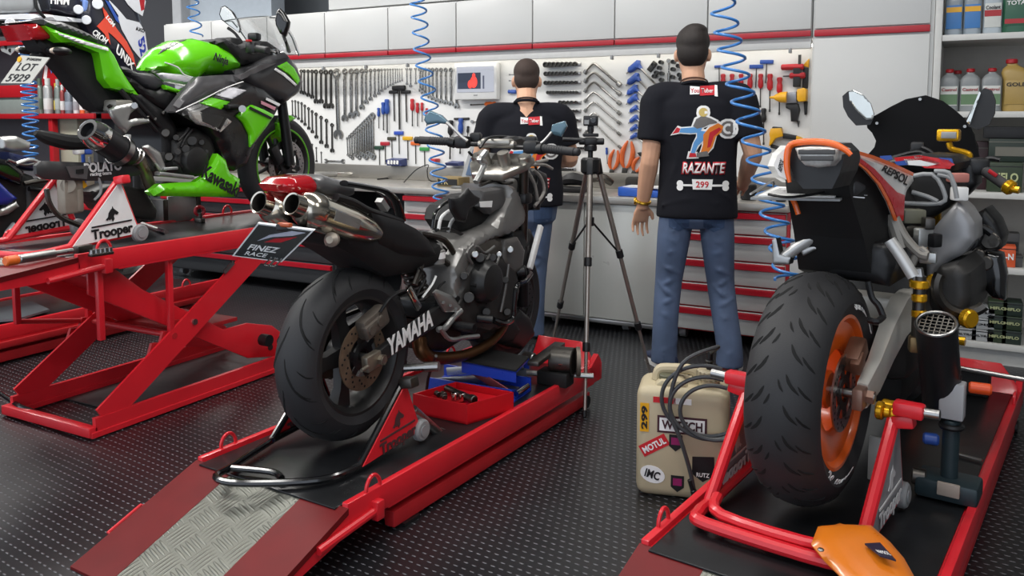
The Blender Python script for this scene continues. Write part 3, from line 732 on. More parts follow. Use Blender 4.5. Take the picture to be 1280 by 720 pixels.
MB().tube([(a.x-.02, 4.93, ZB+.06), (a.x+.06, 4.9, ZB+.08), (a.x+.16, 4.93, ZB+.06)], [.03, .042, .03], 8, 4).build('body', BLKT, t)
MB().tube([(a.x+.1, 4.95, ZB+.07), (a.x+.22, 4.98, ZB+.09), (a.x+.28, 5.02, ZB+.05)], [.03, .028, .02], 8, 4).build('grip', DSTEEL, t)
a = aty(772, 243, 4.72); b = aty(812, 243, 4.72)
t = thing('parts_tray', 'blue plastic tray with paper on the worktop between tripod and taller man', 'tray', ((a.x+b.x)/2, 4.8, ZB))
MB().prism([(a.x, 4.72, ZB), (b.x+.06, 4.72, ZB), (b.x+.06, 4.72, ZB+.035), (a.x, 4.72, ZB+.055)], (0, .2, 0), .006).build('tray', mat('tray_blue', '#2f62c4', .4), t)
MB().bx(a.x+.02, b.x+.05, 4.75, 4.9, ZB+.05, ZB+.056).build('paper', WSTK, t)
a = aty(796, 226, 4.98)
tag(MB().box((a.x, 4.98, ZB+.05), (.14, .1, .1), .3, .02).build('rag', mat('rag_dark', '#33312d', .9)), 'dark crumpled cloth behind the blue tray', 'cloth')
a = aty(963, 262, 4.72)
for k, (dx, c, nm) in enumerate([(-.1, BLKT, 'black can'), (.0, DSTEEL, 'grey clamp'), (.08, BLKT, 'black puck')]):
    tag(MB().cyl((a.x-.05+dx, 4.85, ZB), (a.x-.05+dx, 4.85, ZB+.09-.03*k), .045-.006*k, n=16, bev=.008).build(['small_can', 'clamp_block', 'rubber_puck'][k], c), '%s on the worktop end by the taller man\'s hand' % nm, 'workshop item')
# ================================================================ motorcycle lifts
class Pl:
    """vertical plane frame: origin c on the floor, heading +y turned by rz, r = to the right"""
    def __init__(s, c, rz):
        s.c = V((c[0], c[1], 0)); s.rz = rz; s.h = V((-math.sin(rz), math.cos(rz), 0)); s.r = V((math.cos(rz), math.sin(rz), 0))
        s.M = Matrix.Translation(s.c) @ Matrix.Rotation(rz, 4, 'Z')
    def px(s, x, y, off=0): return atpl(x, y, s.c+s.r*off, s.r)          # pixel -> point on the plane
    def w(s, x, y, z): return s.M @ V((x, y, z))
    def loc(s, p): return s.M.inverted() @ V(p)
RAMPR = mat('ramp_red', '#661517', .45, 0, .25, 6, spec=.2)
MATB = mat('lift_rubber_mat', '#17181a', .3, 0, .12, 5, bump=.12, bscale=60)
def ring_hook(M, x, y, z, t, ang=0):
    c = V((x, y, z))
    MB(M).tube([c+V((0, -.03, 0)), c+V((0, -.03, .025)), c+V((0, -.018, .045)), c+V((0, 0, .053)), c+V((0, .018, .045)), c+V((0, .03, .025)), c+V((0, .03, 0))], .006, 8, 3).build('tie_ring', RED, t)
def lift_top(F, t, L, w, zt, ramp, rise=.0):
    M = F.M; h = w/2
    MB(M).bx(-h, h, 0, L, zt-.045, zt-.006, .003).build('deck_plate', RED, t)
    MB(M).bx(-h+.02, h-.02, -.02, L-.02, zt-.006, zt, .002).build('rubber_mat', MATB, t)
    for s in (-1, 1):
        m = MB(M).bx(s*h-.012, s*h+.012, 0, L+.08, zt-.07, zt+.012, .004)
        m.bx(s*h-.03, s*h+.012, .18, L, zt-.075, zt-.06, .003)
        m.build('side_rail', RED, t)
        ring_hook(M, s*(h+.004), .12, zt, t); ring_hook(M, s*(h+.004), L-.2, zt, t)
        if s > 0: MB(M).cyl((s*(h+.02), -.13, zt-.07), (s*(h+.02), .11, zt-.05), .013, n=10).box((s*(h+.02), .12, zt-.05), (.03, .035, .06), None, .005).build('ramp_strut', RED, t)
    if ramp:
        y1, z1 = ramp
        def quad(x0, x1, up, nm, m):
            d = V((0, y1, z1-zt)); MB(M).prism([(x0, 0, zt+up), (x1, 0, zt+up), (x1, y1, z1+up+.004), (x0, y1, z1+up+.004)], (0, 0, -.02)).build(nm, m, t, smooth=False)
        quad(-h-.015, -h*.49, 0, 'ramp_side', RAMPR); quad(h*.49, h+.015, 0, 'ramp_side', RAMPR)
        quad(-h*.49, h*.49, -.001, 'ramp_tread_plate', PLATE)
        for s in (-1, 1):
            MB(M).prism([(s*h, .005, zt-.004), (s*h, y1, z1), (s*h, y1+.02, max(0, z1-.02)), (s*h, .01, zt-.075)], (s*.012, 0, 0)).build('ramp_flange', RED, t, smooth=False)
        MB(M).tube([(-h-.012, y1*.42, lerp(zt, z1, .42)-.02), (-h-.05, y1*.42, lerp(zt, z1, .42)-.02), (-h-.05, y1*.68, lerp(zt, z1, .68)-.02), (-h-.012, y1*.68, lerp(zt, z1, .68)-.02)], .006, 8).build('ramp_handle', RED, t)
def lift_front(F, t, L, w, zt):
    M = F.M; h = w/2
    MB(M).prism([(.02, L-.02, zt+.012), (.02, L+.03, zt+.105), (h-.07, L+.03, zt+.105), (h, L-.02, zt+.03), (h, L-.05, zt+.0), (.02, L-.05, zt)], (0, .05, -.02), .004).build('front_stop', RED, t)
    MB(M).prism([(h-.012, L-.05, zt), (h-.012, L+.04, zt+.055), (h-.012, L+.07, zt+.02), (h-.012, L+.05, zt-.07)], (.024, 0, 0)).build('front_gusset', RED, t, smooth=False)
def lift_base_low(F, t, L, w):
    M = F.M; h = w/2-.02
    for s in (-1, 1):
        MB(M).bx(s*h-.02, s*h+.02, .22, L-.02, .012, .065, .004).build('base_rail', RED2, t)
    MB(M).bx(-h, h, .25, .3, .015, .06, .004).build('base_crossbar', RED2, t); MB(M).bx(-h, h, L-.1, L-.05, .015, .06, .004).build('base_crossbar', RED2, t)
    for s in (-1, 1):
        MB(M).bar((s*(h-.06), .35, .05), (s*(h-.06), L-.35, .105), .05, .04).bar((s*(h-.1), .35, .1), (s*(h-.1), L-.35, .055), .03, .04).build('scissor_arm', RED2, t)
        MB(M).cyl((s*h-.02, L-.06, .03), (s*h+.03, L-.06, .03), .028, n=14).build('roller', BLACK, t)
    for s in (-1, 1): MB(M).box((s*h, .3, .006), (.06, .08, .012)).build('foot_pad', BLACK, t)
# ---------------------------------------------------------------- middle lift (naked bike)
LM = Pl((-1.865, 1.855), math.radians(-3.2))
t = lift_mid = thing('motorcycle_lift', 'lowered red lift with tread-plate ramp carrying the dark naked bike', 'motorcycle lift', LM.c, LM.rz)
lift_top(LM, t, 1.62, .64, .17, (-.44, .004)); lift_front(LM, t, 1.62, .64, .17); lift_base_low(LM, t, 1.62, .64)
# ---------------------------------------------------------------- lift of the racing bike
LR = Pl((-.376, 2.02), math.radians(-7.6))
t = lift_right = thing('motorcycle_lift', 'lowered red lift carrying the orange-wheeled bike', 'motorcycle lift', LR.c, LR.rz)
lift_top(LR, t, 2.05, .68, .16, (-.45, .004)); lift_front(LR, t, 2.05, .68, .16); lift_base_low(LR, t, 2.05, .68)
# ---------------------------------------------------------------- raised scissor lift (green bike)
LL = Pl((-3.36, 2.05), 0)
t = lift_left = thing('motorcycle_lift', 'raised red scissor lift under the lime green bike', 'motorcycle lift', LL.c, LL.rz)
ZL = .755; h = .31
M = LL.M
lift_top(LL, t, 1.55, .62, ZL, (-.62, ZL-.06))
for s in (-1, 1):
    x = s*.28
    MB(M).prism([(x-.0, .06, .03), (x, 1.3, .03), (x, 1.3, .085), (x, .06, .085)], (.02, 0, 0)).bx(x-.02, x+.025, .04, 1.35, .005, .03, .003).build('base_rail', RED, t, smooth=False)
    # arm rising away from the camera: broad flat bar with toothed latch
    MB(M).bar((x+.012, .1, .07), (x+.012, 1.1, .72), .012, .11, (0, 0, 1)).bar((x, .12, .11), (x, 1.06, .735), .035, .014, (0, 0, 1)).build('scissor_arm', RED, t, smooth=False)
    for k in range(3):
        MB(M).prism([(x-.02, .34+.06*k, .27+.039*k), (x-.02, .36+.06*k, .32+.039*k), (x-.02, .40+.06*k, .315+.039*k)], (.015, 0, 0)).build('latch_tooth', RED2, t, smooth=False)
    MB(M).cyl((x-.02, .57, .375), (x+.026, .57, .375), .014, n=10).build('pivot_bolt', STEEL, t)
    xi = s*.22
    MB(M).prism([(xi, .1, .70), (xi, .1, .58), (xi, .95, .10), (xi, 1.2, .05), (xi, 1.24, .07), (xi, 1.22, .15), (xi, 1.12, .23), (xi, .95, .28), (xi, .8, .28), (xi, .35, .56), (xi, .2, .69)], (.014, 0, 0), .004).build('scissor_plate', RED, t)
    MB(M).bx(s*.285-.012, s*.285+.012, .1, .125, ZL-.36, ZL-.05, .003).build('safety_bar', RED, t); MB(M).bx(s*.285-.012, s*.285+.012, .44, .465, ZL-.43, ZL-.05, .003).build('safety_bar', RED, t)
MB(M).bar((-.22, .52, .42), (-.22, .56, .44), .02, .02).bx(-.22, .22, .55, .9, .30, .32, .003).build('scissor_web', RED2, t)
MB(M).prism([(-.22, .12, .66), (.22, .12, .66), (.22, .62, .40), (-.22, .62, .40)], (0, 0, -.012)).build('scissor_top_plate', RED, t, smooth=False)
MB(M).cyl((-.3, .46, ZL-.42), (.3, .46, ZL-.42), .014, n=10).cyl((-.3, .11, ZL-.35), (-.3, .46, ZL-.42), .012, n=10).build('safety_crossbar', RED2, t)
MB(M).bx(-.3, .3, .03, .07, .01, .05, .004).build('base_crossbar', RED, t); MB(M).bx(-.28, .28, 1.3, 1.35, .01, .06, .004).build('base_crossbar', RED, t)
MB(M).cyl((-.24, 1.1, .12), (.24, 1.1, .12), .016, n=10).build('cross_shaft', DSTEEL, t); MB(M).cyl((-.3, 1.05, .71), (.3, 1.05, .71), .018, n=10).build('cross_shaft', DSTEEL, t)
MB(M).cyl((.28, 1.0, .19), (.33, 1.0, .19), .03, n=14).build('roller', BLACK, t)
MB(M).prism([(.305, .74, .585), (.305, .80, .625), (.305, .81, .605), (.305, .75, .565)], (.004, 0, 0)).prism([(.305, .9, .66), (.305, .955, .70), (.305, .96, .68), (.305, .905, .64)], (.004, 0, 0)).build('silver_sticker', STEEL, t, smooth=False)
MB(M).bx(-.26, .26, .3, 1.3, .003, .008).build('base_sheet', mat('sheet_dark', '#3a3d3e', .4, .3), t)
# ---------------------------------------------------------------- further lift at the edge of view
LF = Pl((-4.78, 1.75), 0)
t = thing('motorcycle_lift', 'lowered red lift half hidden behind the raised scissor lift', 'motorcycle lift', LF.c, LF.rz)
lift_top(LF, t, 2.2, .66, .2, None); lift_base_low(LF, t, 2.2, .66)
MB(LF.M).bx(.315, .36, .3, 2.1, .09, .125, .004).build('step_rail', RED2, t)
MB(LF.M).box((.356, 1.75, .155), (.004, .12, .03)).build('steel_badge', STEEL, t)

# ================================================================ paddock stands
def paddock(name, label, A, B, C, shift, tube_m, pan_m, rear, wheel_ax, letter, lm, wheel_m=None, rear2=None, tube_r=.017):
    """A top, B rear foot, C front foot of the near side panel; shift = vector to the far panel"""
    A, B, C = V(A), V(B), V(C); shift = V(shift); n = -shift.normalized()
    base = (B+C)/2+shift/2; t = thing(name, label, 'paddock stand', (base.x, base.y, min(B.z, C.z)-.03))
    for k in (0, 1):
        o = shift*k
        MB().tube([A+o, B+o], tube_r, 10).tube([A+o, C+o], tube_r*.9, 10).tube([B+o, C+o], tube_r*.9, 10).build('side_frame', tube_m, t)
        g = (A+B+C)/3; f = lambda p, e=1.0: g+(p-g)*e+o+n*(.012 if k == 0 else -.012)
        u1 = (B-A).normalized()
        pan = MB().prism([f(A), f(B), f(lerp(B, C, .5))+V((0, 0, -.0)), f(lerp(B, C, .96)), f(lerp(A, C, .86))], n*(.004 if k == 0 else -.004), .001).build('side_panel', pan_m, t, smooth=False)
        o2 = o+n*.018 if k == 0 else o+n*-.007
        cen = g+o2; xd = (C-B).normalized(); yd = (A-(B+C)/2).normalized()
        if xd.cross(V((0, 0, 1))).dot(n) < 0: xd = -xd
        L = (C-B).length
        if letter:
            txt_n = n
            zc = xd.cross(V((0, 0, 1)))
            text(letter, cen+V((0, 0, -L*.155)), (xd if k == 0 or True else xd), (0, 0, 1), L*.175, lm, pan, 'lettering', bold=.002, flip=(k == 1))
            MB().bar(cen+V((0, 0, -L*.05))-xd*L*.30, cen+V((0, 0, -L*.05))+xd*L*.30, .003, .006, (0, 0, 1)).build('logo_rule', lm, pan)
            H = [(-.9, .15), (-.55, .45), (-.45, .95), (-.2, 1.3), (.05, 1.45), (.1, 1.75), (.25, 1.45), (.6, 1.15), (.95, .85), (.9, .65), (.65, .6), (.4, .75), (.25, .45), (.35, .1), (.1, -.25), (-.1, .2), (-.3, 0), (-.5, .2), (-.65, 0)]
            MB().prism([cen+xd*((x if k == 0 else -x)*L*.105)+V((0, 0, z*L*.105)) for x, z in H], n*.0015).build('horse_head_logo', lm, pan, smooth=False)
            for q in (.8,): 
                for P in (lerp(g, A, .72), lerp(g, B, .7), lerp(g, C, .7)): pass
        MB().cyl(C+o+n*.03+V((0, 0, .0)), C+o-n*.0, .038, n=20, bev=.006).cyl(C+o+n*.034, C+o+n*.028, .02, n=14).build('wheel', wheel_m or GREY, t)
        MB().bar(A+o-n*.0+V((0, 0, .0)), A+o+n*.055*(1 if k == 0 else -1)+V((0, 0, .01)), .045, .035, (0, 0, 1), .006).build('lifting_pad', tube_m if tube_m is RED else DSTEEL, t)
    P = [B]+[V(p) for p in rear]+[B+shift]
    MB().tube(P, tube_r, 10, 5).build('rear_bar', tube_m, t)
    if rear2: MB().tube([V(p) for p in rear2], tube_r*.9, 10, 4).build('rear_brace', tube_m, t)
    return t
ZD = .17
LOGO = mat('logo_black', '#141416', .5)
# near panel of the naked bike's stand, and the sweep of its black rear bar
Xn = .16
q = lambda x, y: LM.px(x, y, Xn+.03)
A, B, C = q(503, 478), atz(449, 588, ZD+.02), q(522, 545)
B = q(449, 588)
C.z = max(C.z, ZD+.045); B.z = ZD+.02
sh = -LM.r*.40
rb = [atz(400, 600, ZD+.02), atz(300, 604, ZD+.02), atz(270, 596, ZD+.02), atz(290, 583, ZD+.02), atz(336, 553, ZD+.025)]
stand_m = paddock('paddock_stand', 'black and red paddock stand under the rear of the dark naked bike', A, B, C, sh, BLKGL, RED, rb, None, 'Trooper', mat('logo_grey', '#4a3032', .5), rear2=[atz(290, 585, ZD+.02), atz(340, 590, ZD+.022), atz(352, 598, ZD+.02)], tube_r=.012)
MB().cyl(LM.px(516, 512, Xn+.03), LM.px(557, 552, Xn+.03)+V((0, 0, .01)), .017, n=14).cyl(LM.px(550, 545, Xn+.03)+V((0, 0, .01)), LM.px(558, 553, Xn+.03)+V((0, 0, .01)), .024, n=6).build('axle_tube', STEEL, stand_m)
# green bike stand
q = lambda x, y: atx(x, y, -3.14)
A, B, C = q(147, 226), q(88, 318), q(172, 300)
B.z = ZL+.03; C.z = ZL+.05
rb = [(-3.14, B.y-.13, ZL+.02), (-3.2, B.y-.2, ZL+.02), (-3.52, B.y-.2, ZL+.02)]
stand_l = paddock('paddock_stand', 'red paddock stand with white side plates under the green bike', A, B, C, (-.42, 0, 0), RED, WSTK, rb, None, 'Trooper', LOGO, GREY, tube_r=.014)
for px in ((134, 254), (152, 245)): pass
# ================================================================ wheels
def tyre_pt(c, ax, R, w, hgt, th, s):
    """point on a tyre: th round the wheel, s -1..1 across"""
    ax = V(ax).normalized(); e1 = V((0, 0, 1)); e1 = (e1-ax*e1.dot(ax)).normalized(); e2 = ax.cross(e1)
    ph = s*1.45; r = R-hgt*(1-math.cos(ph)); x = (w/2)*math.sin(ph)/math.sin(1.45)
    return V(c)+ax*x+(e1*math.cos(th)+e2*math.sin(th))*r
def wheel(parent, c, ax, R, w, hgt, rim_r, rimm, style='spokes', nsp=5, groove=None, tape=None, nm=''):
    c, ax = V(c), V(ax).normalized()
    prof = [(rim_r-.004, -w*.40)]
    for i in range(17):
        ph = -1.45+2.9*i/16; prof.append((R-hgt*(1-math.cos(ph)), (w/2)*math.sin(ph)/math.sin(1.45)))
    prof.append((rim_r-.004, w*.40)); prof.append((rim_r-.006, 0)); prof.append((rim_r-.004, -w*.40))
    ty = MB().lathe(prof, c, ax, 72).build(nm+'tyre', RUB, parent)
    if groove:
        m = MB()
        for (th, curve, wd, side) in groove:
            pts = catmull([V((th+dt, sv*side, 0)) for dt, sv in curve], 6)
            L = []; Rr = []
            n = len(pts)
            for i, p in enumerate(pts):
                hw = wd*min(1, 3.2*min(i+.35, n-1-i+.35)/n)/2
                q0 = pts[min(i+1, n-1)]-pts[max(i-1, 0)]
                a = tyre_pt(c, ax, R+.0006, w+.001, hgt, p.x, p.y); b = tyre_pt(c, ax, R+.0006, w+.001, hgt, p.x+q0.x*.05, p.y+q0.y*.05)
                tdir = (b-a).normalized(); nrm = (a-c-ax*(a-c).dot(ax)).normalized(); sd = tdir.cross(nrm).normalized()
                up = sd.cross(tdir); up = up if up.dot(a-c) > 0 else -up
                L.append([a+sd*hw+up*.0004, a-sd*hw+up*.0004, a-sd*hw*.8-up*.002, a+sd*hw*.8-up*.002])
            m.rings(L)
        go = m.build('tread_grooves', GROOVE, ty, smooth=False); go['kind'] = 'stuff'
    # rim
    rw = w*.40
    m = MB()
    m.lathe([(rim_r-.002, -rw), (rim_r+.004, -rw-.004), (rim_r-.006, -rw-.004), (rim_r-.02, -rw+.012), (rim_r-.026, -rw*.5), (rim_r-.026, rw*.5), (rim_r-.02, rw-.012), (rim_r-.006, rw+.004), (rim_r+.004, rw+.004), (rim_r-.002, rw), (rim_r-.004, 0), (rim_r-.002, -rw)], c, ax, 56)
    m.build(nm+'rim', rimm, parent)
    e1 = V((0, 0, 1)); e1 = (e1-ax*e1.dot(ax)).normalized(); e2 = ax.cross(e1)
    m = MB(); m.cyl(c-ax*.05, c+ax*.05, .055, n=24, bev=.006)
    for k in range(nsp):
        a = 2*PI*k/nsp+.35; d = e1*math.cos(a)+e2*math.sin(a); tdir = ax.cross(d)
        if style == 'spokes':
            for q in (1,):
                m.rings([[c+d*.04+tdir*.034+ax*.02, c+d*.04-tdir*.034+ax*.02, c+d*.04-tdir*.034-ax*.02, c+d*.04+tdir*.034-ax*.02], [c+d*rim_r*.6+tdir*.022+ax*.022, c+d*rim_r*.6-tdir*.022+ax*.022, c+d*rim_r*.6-tdir*.022-ax*.012, c+d*rim_r*.6+tdir*.022-ax*.012], [c+d*(rim_r-.02)+tdir*.034+ax*.03, c+d*(rim_r-.02)-tdir*.034+ax*.03, c+d*(rim_r-.02)-tdir*.034-ax*.02, c+d*(rim_r-.02)+tdir*.034-ax*.02]])
        else:
            for sg in (-1, 1):
                e = c+d*(rim_r-.02)+tdir*sg*.035; s_ = c+d*.045
                m.bar(s_+ax*.01, e+ax*.02, .014, .028, ax, .003)
    m.build(nm+'spokes', rimm, parent)
    if style == 'disc':
        pass
    return ty
def brake_disc(parent, c, ax, r, ri, m, holes=True, nm='brake_disc'):
    c, ax = V(c), V(ax).normalized()
    b = MB().lathe([(ri, -.0025), (r, -.0025), (r, .0025), (ri, .0025), (ri, -.0025)], c, ax, 48)
    o = b.build(nm, m, parent)
    if holes:
        e1 = ax.orthogonal().normalized(); e2 = ax.cross(e1); h = MB()
        for k in range(12):
            for j in range(3):
                a = 2*PI*(k/12+j*.024); rr = lerp(ri, r, .25+.25*j); p = c+(e1*math.cos(a)+e2*math.sin(a))*rr
                h.cyl(p-ax*.0029, p+ax*.0029, .0045, n=8)
        h.build('drill_holes', GROOVE, o)
    h = MB()
    e1 = ax.orthogonal().normalized(); e2 = ax.cross(e1)
    for k in range(6):
        a = 2*PI*k/6; d = e1*math.cos(a)+e2*math.sin(a)
        h.bar(c+d*.03, c+d*(ri+.006), .024, .005, ax)
    h.lathe([(.028, -.004), (.05, -.004), (.05, .004), (.028, .004), (.028, -.004)], c, ax, 24)
    h.build('disc_carrier', BLACK, o)
    return o
# ================================================================ dark naked bike on the middle lift
BY = Pl((-1.862, 2.235), math.radians(-2.2))
px = BY.px; w_ = BY.w
t = bike = thing('motorcycle', 'partly dismantled dark naked motorcycle on the lowered lift, twin silver exhausts under its tail', 'motorcycle', BY.c, BY.rz)
t.location.z = .19; WM[t.name] = Matrix.Translation((BY.c.x, BY.c.y, .19)) @ Matrix.Rotation(BY.rz, 4, 'Z')
AX = BY.r; R = .296; AZ = .19+R
GR = mat('grey_fairing', '#5a5a5b', .3, .2, .08, 15, coat=.3)
FRM = mat('frame_silver_grey', '#7b7976', .34, .35, .1, 12, coat=.3)
TITAN = mat('titanium', '#cfc8ba', .16, 1, .08, 12)
RUST = mat('rusty_disc', '#7a6654', .55, .6, .3, 30)
HDR = mat('header_brown', '#6b4a30', .35, .8, .3, 12)
RIMB = mat('rim_dark', '#2e2d2d', .4, .3, .1, 10)
gr = []
for k in range(9):
    th = 2*PI*k/9
    for sd, o in ((1, 0), (-1, .35)):
        gr.append((th+o, [(0, .04), (.16, .12), (.36, .34), (.5, .62), (.56, .86)], .008, sd))
        gr.append((th+o+.32, [(0, .3), (.1, .48), (.17, .72)], .007, sd))
        gr.append((th+o+.12, [(0, .42), (.08, .66), (.1, .88)], .006, sd))
wheel(t, w_(0, 0, AZ), AX, R, .165, .075, .2, RIMB, 'spokes', 5, gr, nm='rear_')
cR = w_(.07, 0, AZ)
d = brake_disc(t, w_(.075, 0, AZ), AX, .118, .07, RUST, nm='rear_brake_disc')
cal = MB(BY.M).box((.095, .03, AZ+.115), (.05, .13, .075), (.35, 0, 0), .014).box((.115, .01, AZ+.105), (.03, .1, .05), (.35, 0, 0), .01).cyl((.12, .03, AZ+.12), (.135, .03, AZ+.12), .016).cyl((.12, -.015, AZ+.10), (.135, -.015, AZ+.10), .016)
cal.build('rear_caliper', mat('caliper_grime', '#6a625a', .5, .6, .3, 30), t)
MB(BY.M).tube([(.12, .04, AZ+.15), (.13, .08, AZ+.19), (.12, .16, AZ+.2), (.1, .26, AZ+.18)], .006, 8, 5).build('brake_hose', BLACK, t)
# swingarm
sw = MB(BY.M)
sw.prism([(.105, -.05, AZ-.012), (.105, -.02, AZ-.03), (.105, .40, AZ+.045), (.105, .55, AZ+.07), (.105, .55, AZ+.135), (.105, .38, AZ+.115), (.105, .0, AZ+.022), (.105, -.04, AZ+.016)], (.036, 0, 0), .01)
sw.prism([(-.14, -.05, AZ-.012), (-.14, .55, AZ+.06), (-.14, .55, AZ+.135), (-.14, .38, AZ+.115), (-.14, -.04, AZ+.016)], (.036, 0, 0), .01)
sw.bx(-.12, .12, .36, .5, AZ+.05, AZ+.12, .01)
swo = sw.build('swingarm', mat('swingarm_black', '#232324', .35, .3), t)
a0, a1 = BY.loc(px(491, 432, .1425)), BY.loc(px(534, 402, .1425)); yd = V((0, -.13, 1))
text('YAMAHA', BY.M @ ((a0+a1)/2), BY.M.to_3x3() @ (a1-a0), BY.M.to_3x3() @ yd, .088, WSTK, swo, bold=.003, squeeze=.72, shear=.15)
MB(BY.M).box((.14, -.03, AZ), (.03, .075, .055), (.15, 0, 0), .006).cyl((.15, 0, AZ), (.168, 0, AZ), .019, n=6).cyl((.15, -.06, AZ-.008), (.155, -.1, AZ-.012), .006).build('axle_block', mat('axle_grime', '#8d8578', .4, .8, .2, 30), t)
MB(BY.M).cyl((-.15, 0, AZ), (.17, 0, AZ), .012).build('axle', STEEL, t)
MB(BY.M).cyl((-.085, 0, AZ), (-.075, 0, AZ), .1, n=40).cyl((-.085, .58, AZ+.1), (-.075, .58, AZ+.1), .04, n=24).bar((-.08, 0, AZ+.1), (-.08, .58, AZ+.14), .012, .014).bar((-.08, 0, AZ-.1), (-.08, .58, AZ+.06), .012, .014).build('drive_chain', DSTEEL, t)
# stand lug / lever bits low on the swingarm
MB(BY.M).cyl((.13, .16, AZ-.075), (.25, .2, AZ-.06), .013, n=10).cyl((.2, .185, AZ-.066), (.25, .2, AZ-.06), .017, n=10).build('paddock_bobbin', STEEL, t)
# shock
P, Q = w_(.02, .42, AZ+.1), w_(.0, .30, AZ+.36)
m = MB().cyl(P, Q, .022, n=14)
for k in range(9): m.torus(lerp(P, Q, .12+.09*k), Q-P, .036, .007, 20, 6)
m.build('shock_absorber', mat('spring_dark', '#3b3532', .4, .5), t)
# ---- tail section
def slab(name, m, pts, xn, xf, bulge=.02, rr=.05, parent=None, hb=None, step=None):
    P = [px(x, y, xn-bulge) for x, y in pts]
    return MB().pillow(P, AX, bulge, rr, back=(xn-xf)-2*bulge if hb is None else (xn-xf)-bulge-hb, Hb=bulge if hb is None else hb, step=step).build(name, m, parent or t)
slab('undertray', BLKMT, [(404, 292), (430, 283), (460, 286), (500, 285), (520, 292), (545, 300), (560, 312), (548, 330), (520, 338), (484, 346), (470, 338), (440, 318), (418, 306)], .12, -.12, .03, .06)
slab('tail_cowl', GR, [(386, 222), (400, 218), (424, 225), (440, 230), (440, 244), (424, 248), (404, 245), (390, 238)], .075, -.12, .03, .04)
slab('subframe_cover', BLACK, [(464, 266), (500, 276), (520, 286), (536, 300), (545, 318), (532, 322), (500, 318), (474, 305), (470, 285)], .13, .09, .01, .03)
def band(nm, m_, pts, o, r0, r1):
    P_ = catmull([px(x, y, o) for x, y in pts], 6); R_ = []
    for i, p in enumerate(P_):
        tn = (P_[min(i+1, len(P_)-1)]-P_[max(i-1, 0)]).normalized(); sd = tn.cross(AX).normalized()
        R_.append([p+AX*r0*math.cos(2*PI*k/12)+sd*r1*math.sin(2*PI*k/12) for k in range(12)])
    return MB().rings(R_).build(nm, m_, t)
band('grab_rail', BLKGL, [(430, 229), (455, 233), (478, 238), (491, 247), (497, 258), (502, 276)], .10, .02, .010)
band('grab_rail', BLKGL, [(430, 229), (452, 232), (470, 236), (484, 246), (490, 258)], -.10, .02, .010)
band('grab_rail_lower', BLACK, [(420, 246), (440, 252), (458, 262), (474, 268), (502, 277)], .105, .014, .012)
MB().bar(px(474, 250, .02), px(482, 262, .02), .03, .02).build('grey_seat_bracket', ALU, t)
tl = slab('tail_light', mat('tail_red', '#a3121b', .12, 0, .05, coat=.8), [(352, 231), (362, 222), (384, 219), (398, 223), (392, 240), (384, 246), (366, 243), (357, 240)], .065, -.09, .03, .04)
# exhausts
def muffler(cx, a, b, r):
    A_, B_ = V(a), V(b); d_ = (B_-A_).normalized(); L = (B_-A_).length
    o = MB().lathe([(0, .05), (r*.48, .05), (r*.5, -.012), (r*.58, -.014), (r*.6, .022), (r*.8, .032), (r*.98, .06), (r, .075), (r*1.02, .078), (r*1.02, .092), (r*.98, .095), (r*.95, L*.6), (r*.8, L*.85), (r*.5, L), (0, L)], A_, d_, 32).build('exhaust_silencer', TITAN, t)
    MB().lathe([(r*.47, .045), (r*.5, -.012), (r*.49, -.011), (r*.46, .044), (r*.47, .045)], A_, d_, 28).build('outlet_lip', DSTEEL, o)
    MB().cyl(A_+d_*.04, A_+d_*.047, r*.47, n=24).build('outlet_bore', BLKMT, o)
    s_ = d_.cross(V((0, 0, 1))).normalized()
    for k in (1, -1):
        MB().bar(A_+d_*.12+s_*r*.96*k, A_+d_*(L*.62)+s_*r*.93*k, .002, .03, (0, 0, 1)).build('maker_plate', ALU, o)
muffler(0, px(368, 256, .09), px(470, 292, .10), .06)
muffler(0, px(327, 254, -.04), px(430, 288, -.03), .06)
# number plate on its hanger
PN = [(290, 320), (322, 279), (393, 288), (352, 328)]
pl_c = [atpl(x, y, w_(0, -.42, .8), V(BY.h) + V((0, 0, .62))) for x, y in PN]
nn = (pl_c[3]-pl_c[0]).cross(pl_c[1]-pl_c[0]).normalized()
if nn.dot(CAM-pl_c[0]) < 0: nn = -nn
PB = mat('plate_black', '#23282a', .25, 0, .2, 6, coat=.5)
plo = MB().prism([p for p in pl_c], -nn*.006).build('number_plate', WSTK, t, smooth=False)
gc = sum(pl_c, V())/4
MB().prism([gc+(p-gc)*.93 for p in pl_c], nn*.001).build('plate_face', PB, plo, smooth=False)
ex = (pl_c[3]-pl_c[0]).normalized(); ey = ((pl_c[1]+pl_c[2])/2-(pl_c[0]+pl_c[3])/2).normalized()
pq = lambda u, v: lerp(lerp(pl_c[0], pl_c[3], u), lerp(pl_c[1], pl_c[2], u), v)+nn*.0015
quad_text('FINEZ', pl_c, nn, .46, .34, .16, WSTK, plo, bold=.022, wide=.56); quad_text('RACE', pl_c, nn, .42, .15, .11, WSTK, plo, bold=.01, wide=.42)
MB().prism([pq(.24, .54), pq(.36, .74), pq(.66, .92), pq(.9, .92), pq(.74, .80), pq(.44, .70)], nn*.001).build('white_slash', mat('slash_silver', '#b9bccb', .4), plo, smooth=False)
MB().prism([pq(.38, .53), pq(.50, .66), pq(.84, .78), pq(.66, .58)], nn*.001).build('red_slash', REDT, plo, smooth=False)
for u in (.78, .90):
    p = pq(u, .02); MB().tube([p+ey*.02+ex*.008, p-ey*.03+ex*.01, p-ey*.036, p-ey*.03-ex*.01, p+ey*.02-ex*.008], .0022, 6, 3).build('wire_clip', CHROME, plo)
p = pq(.5, 1.0); MB().box(p+V((0, 0, .006)), (.045, .016, .012), BY.rz, .004).build('rear_reflector', mat('reflector', '#a84a20', .25), t)
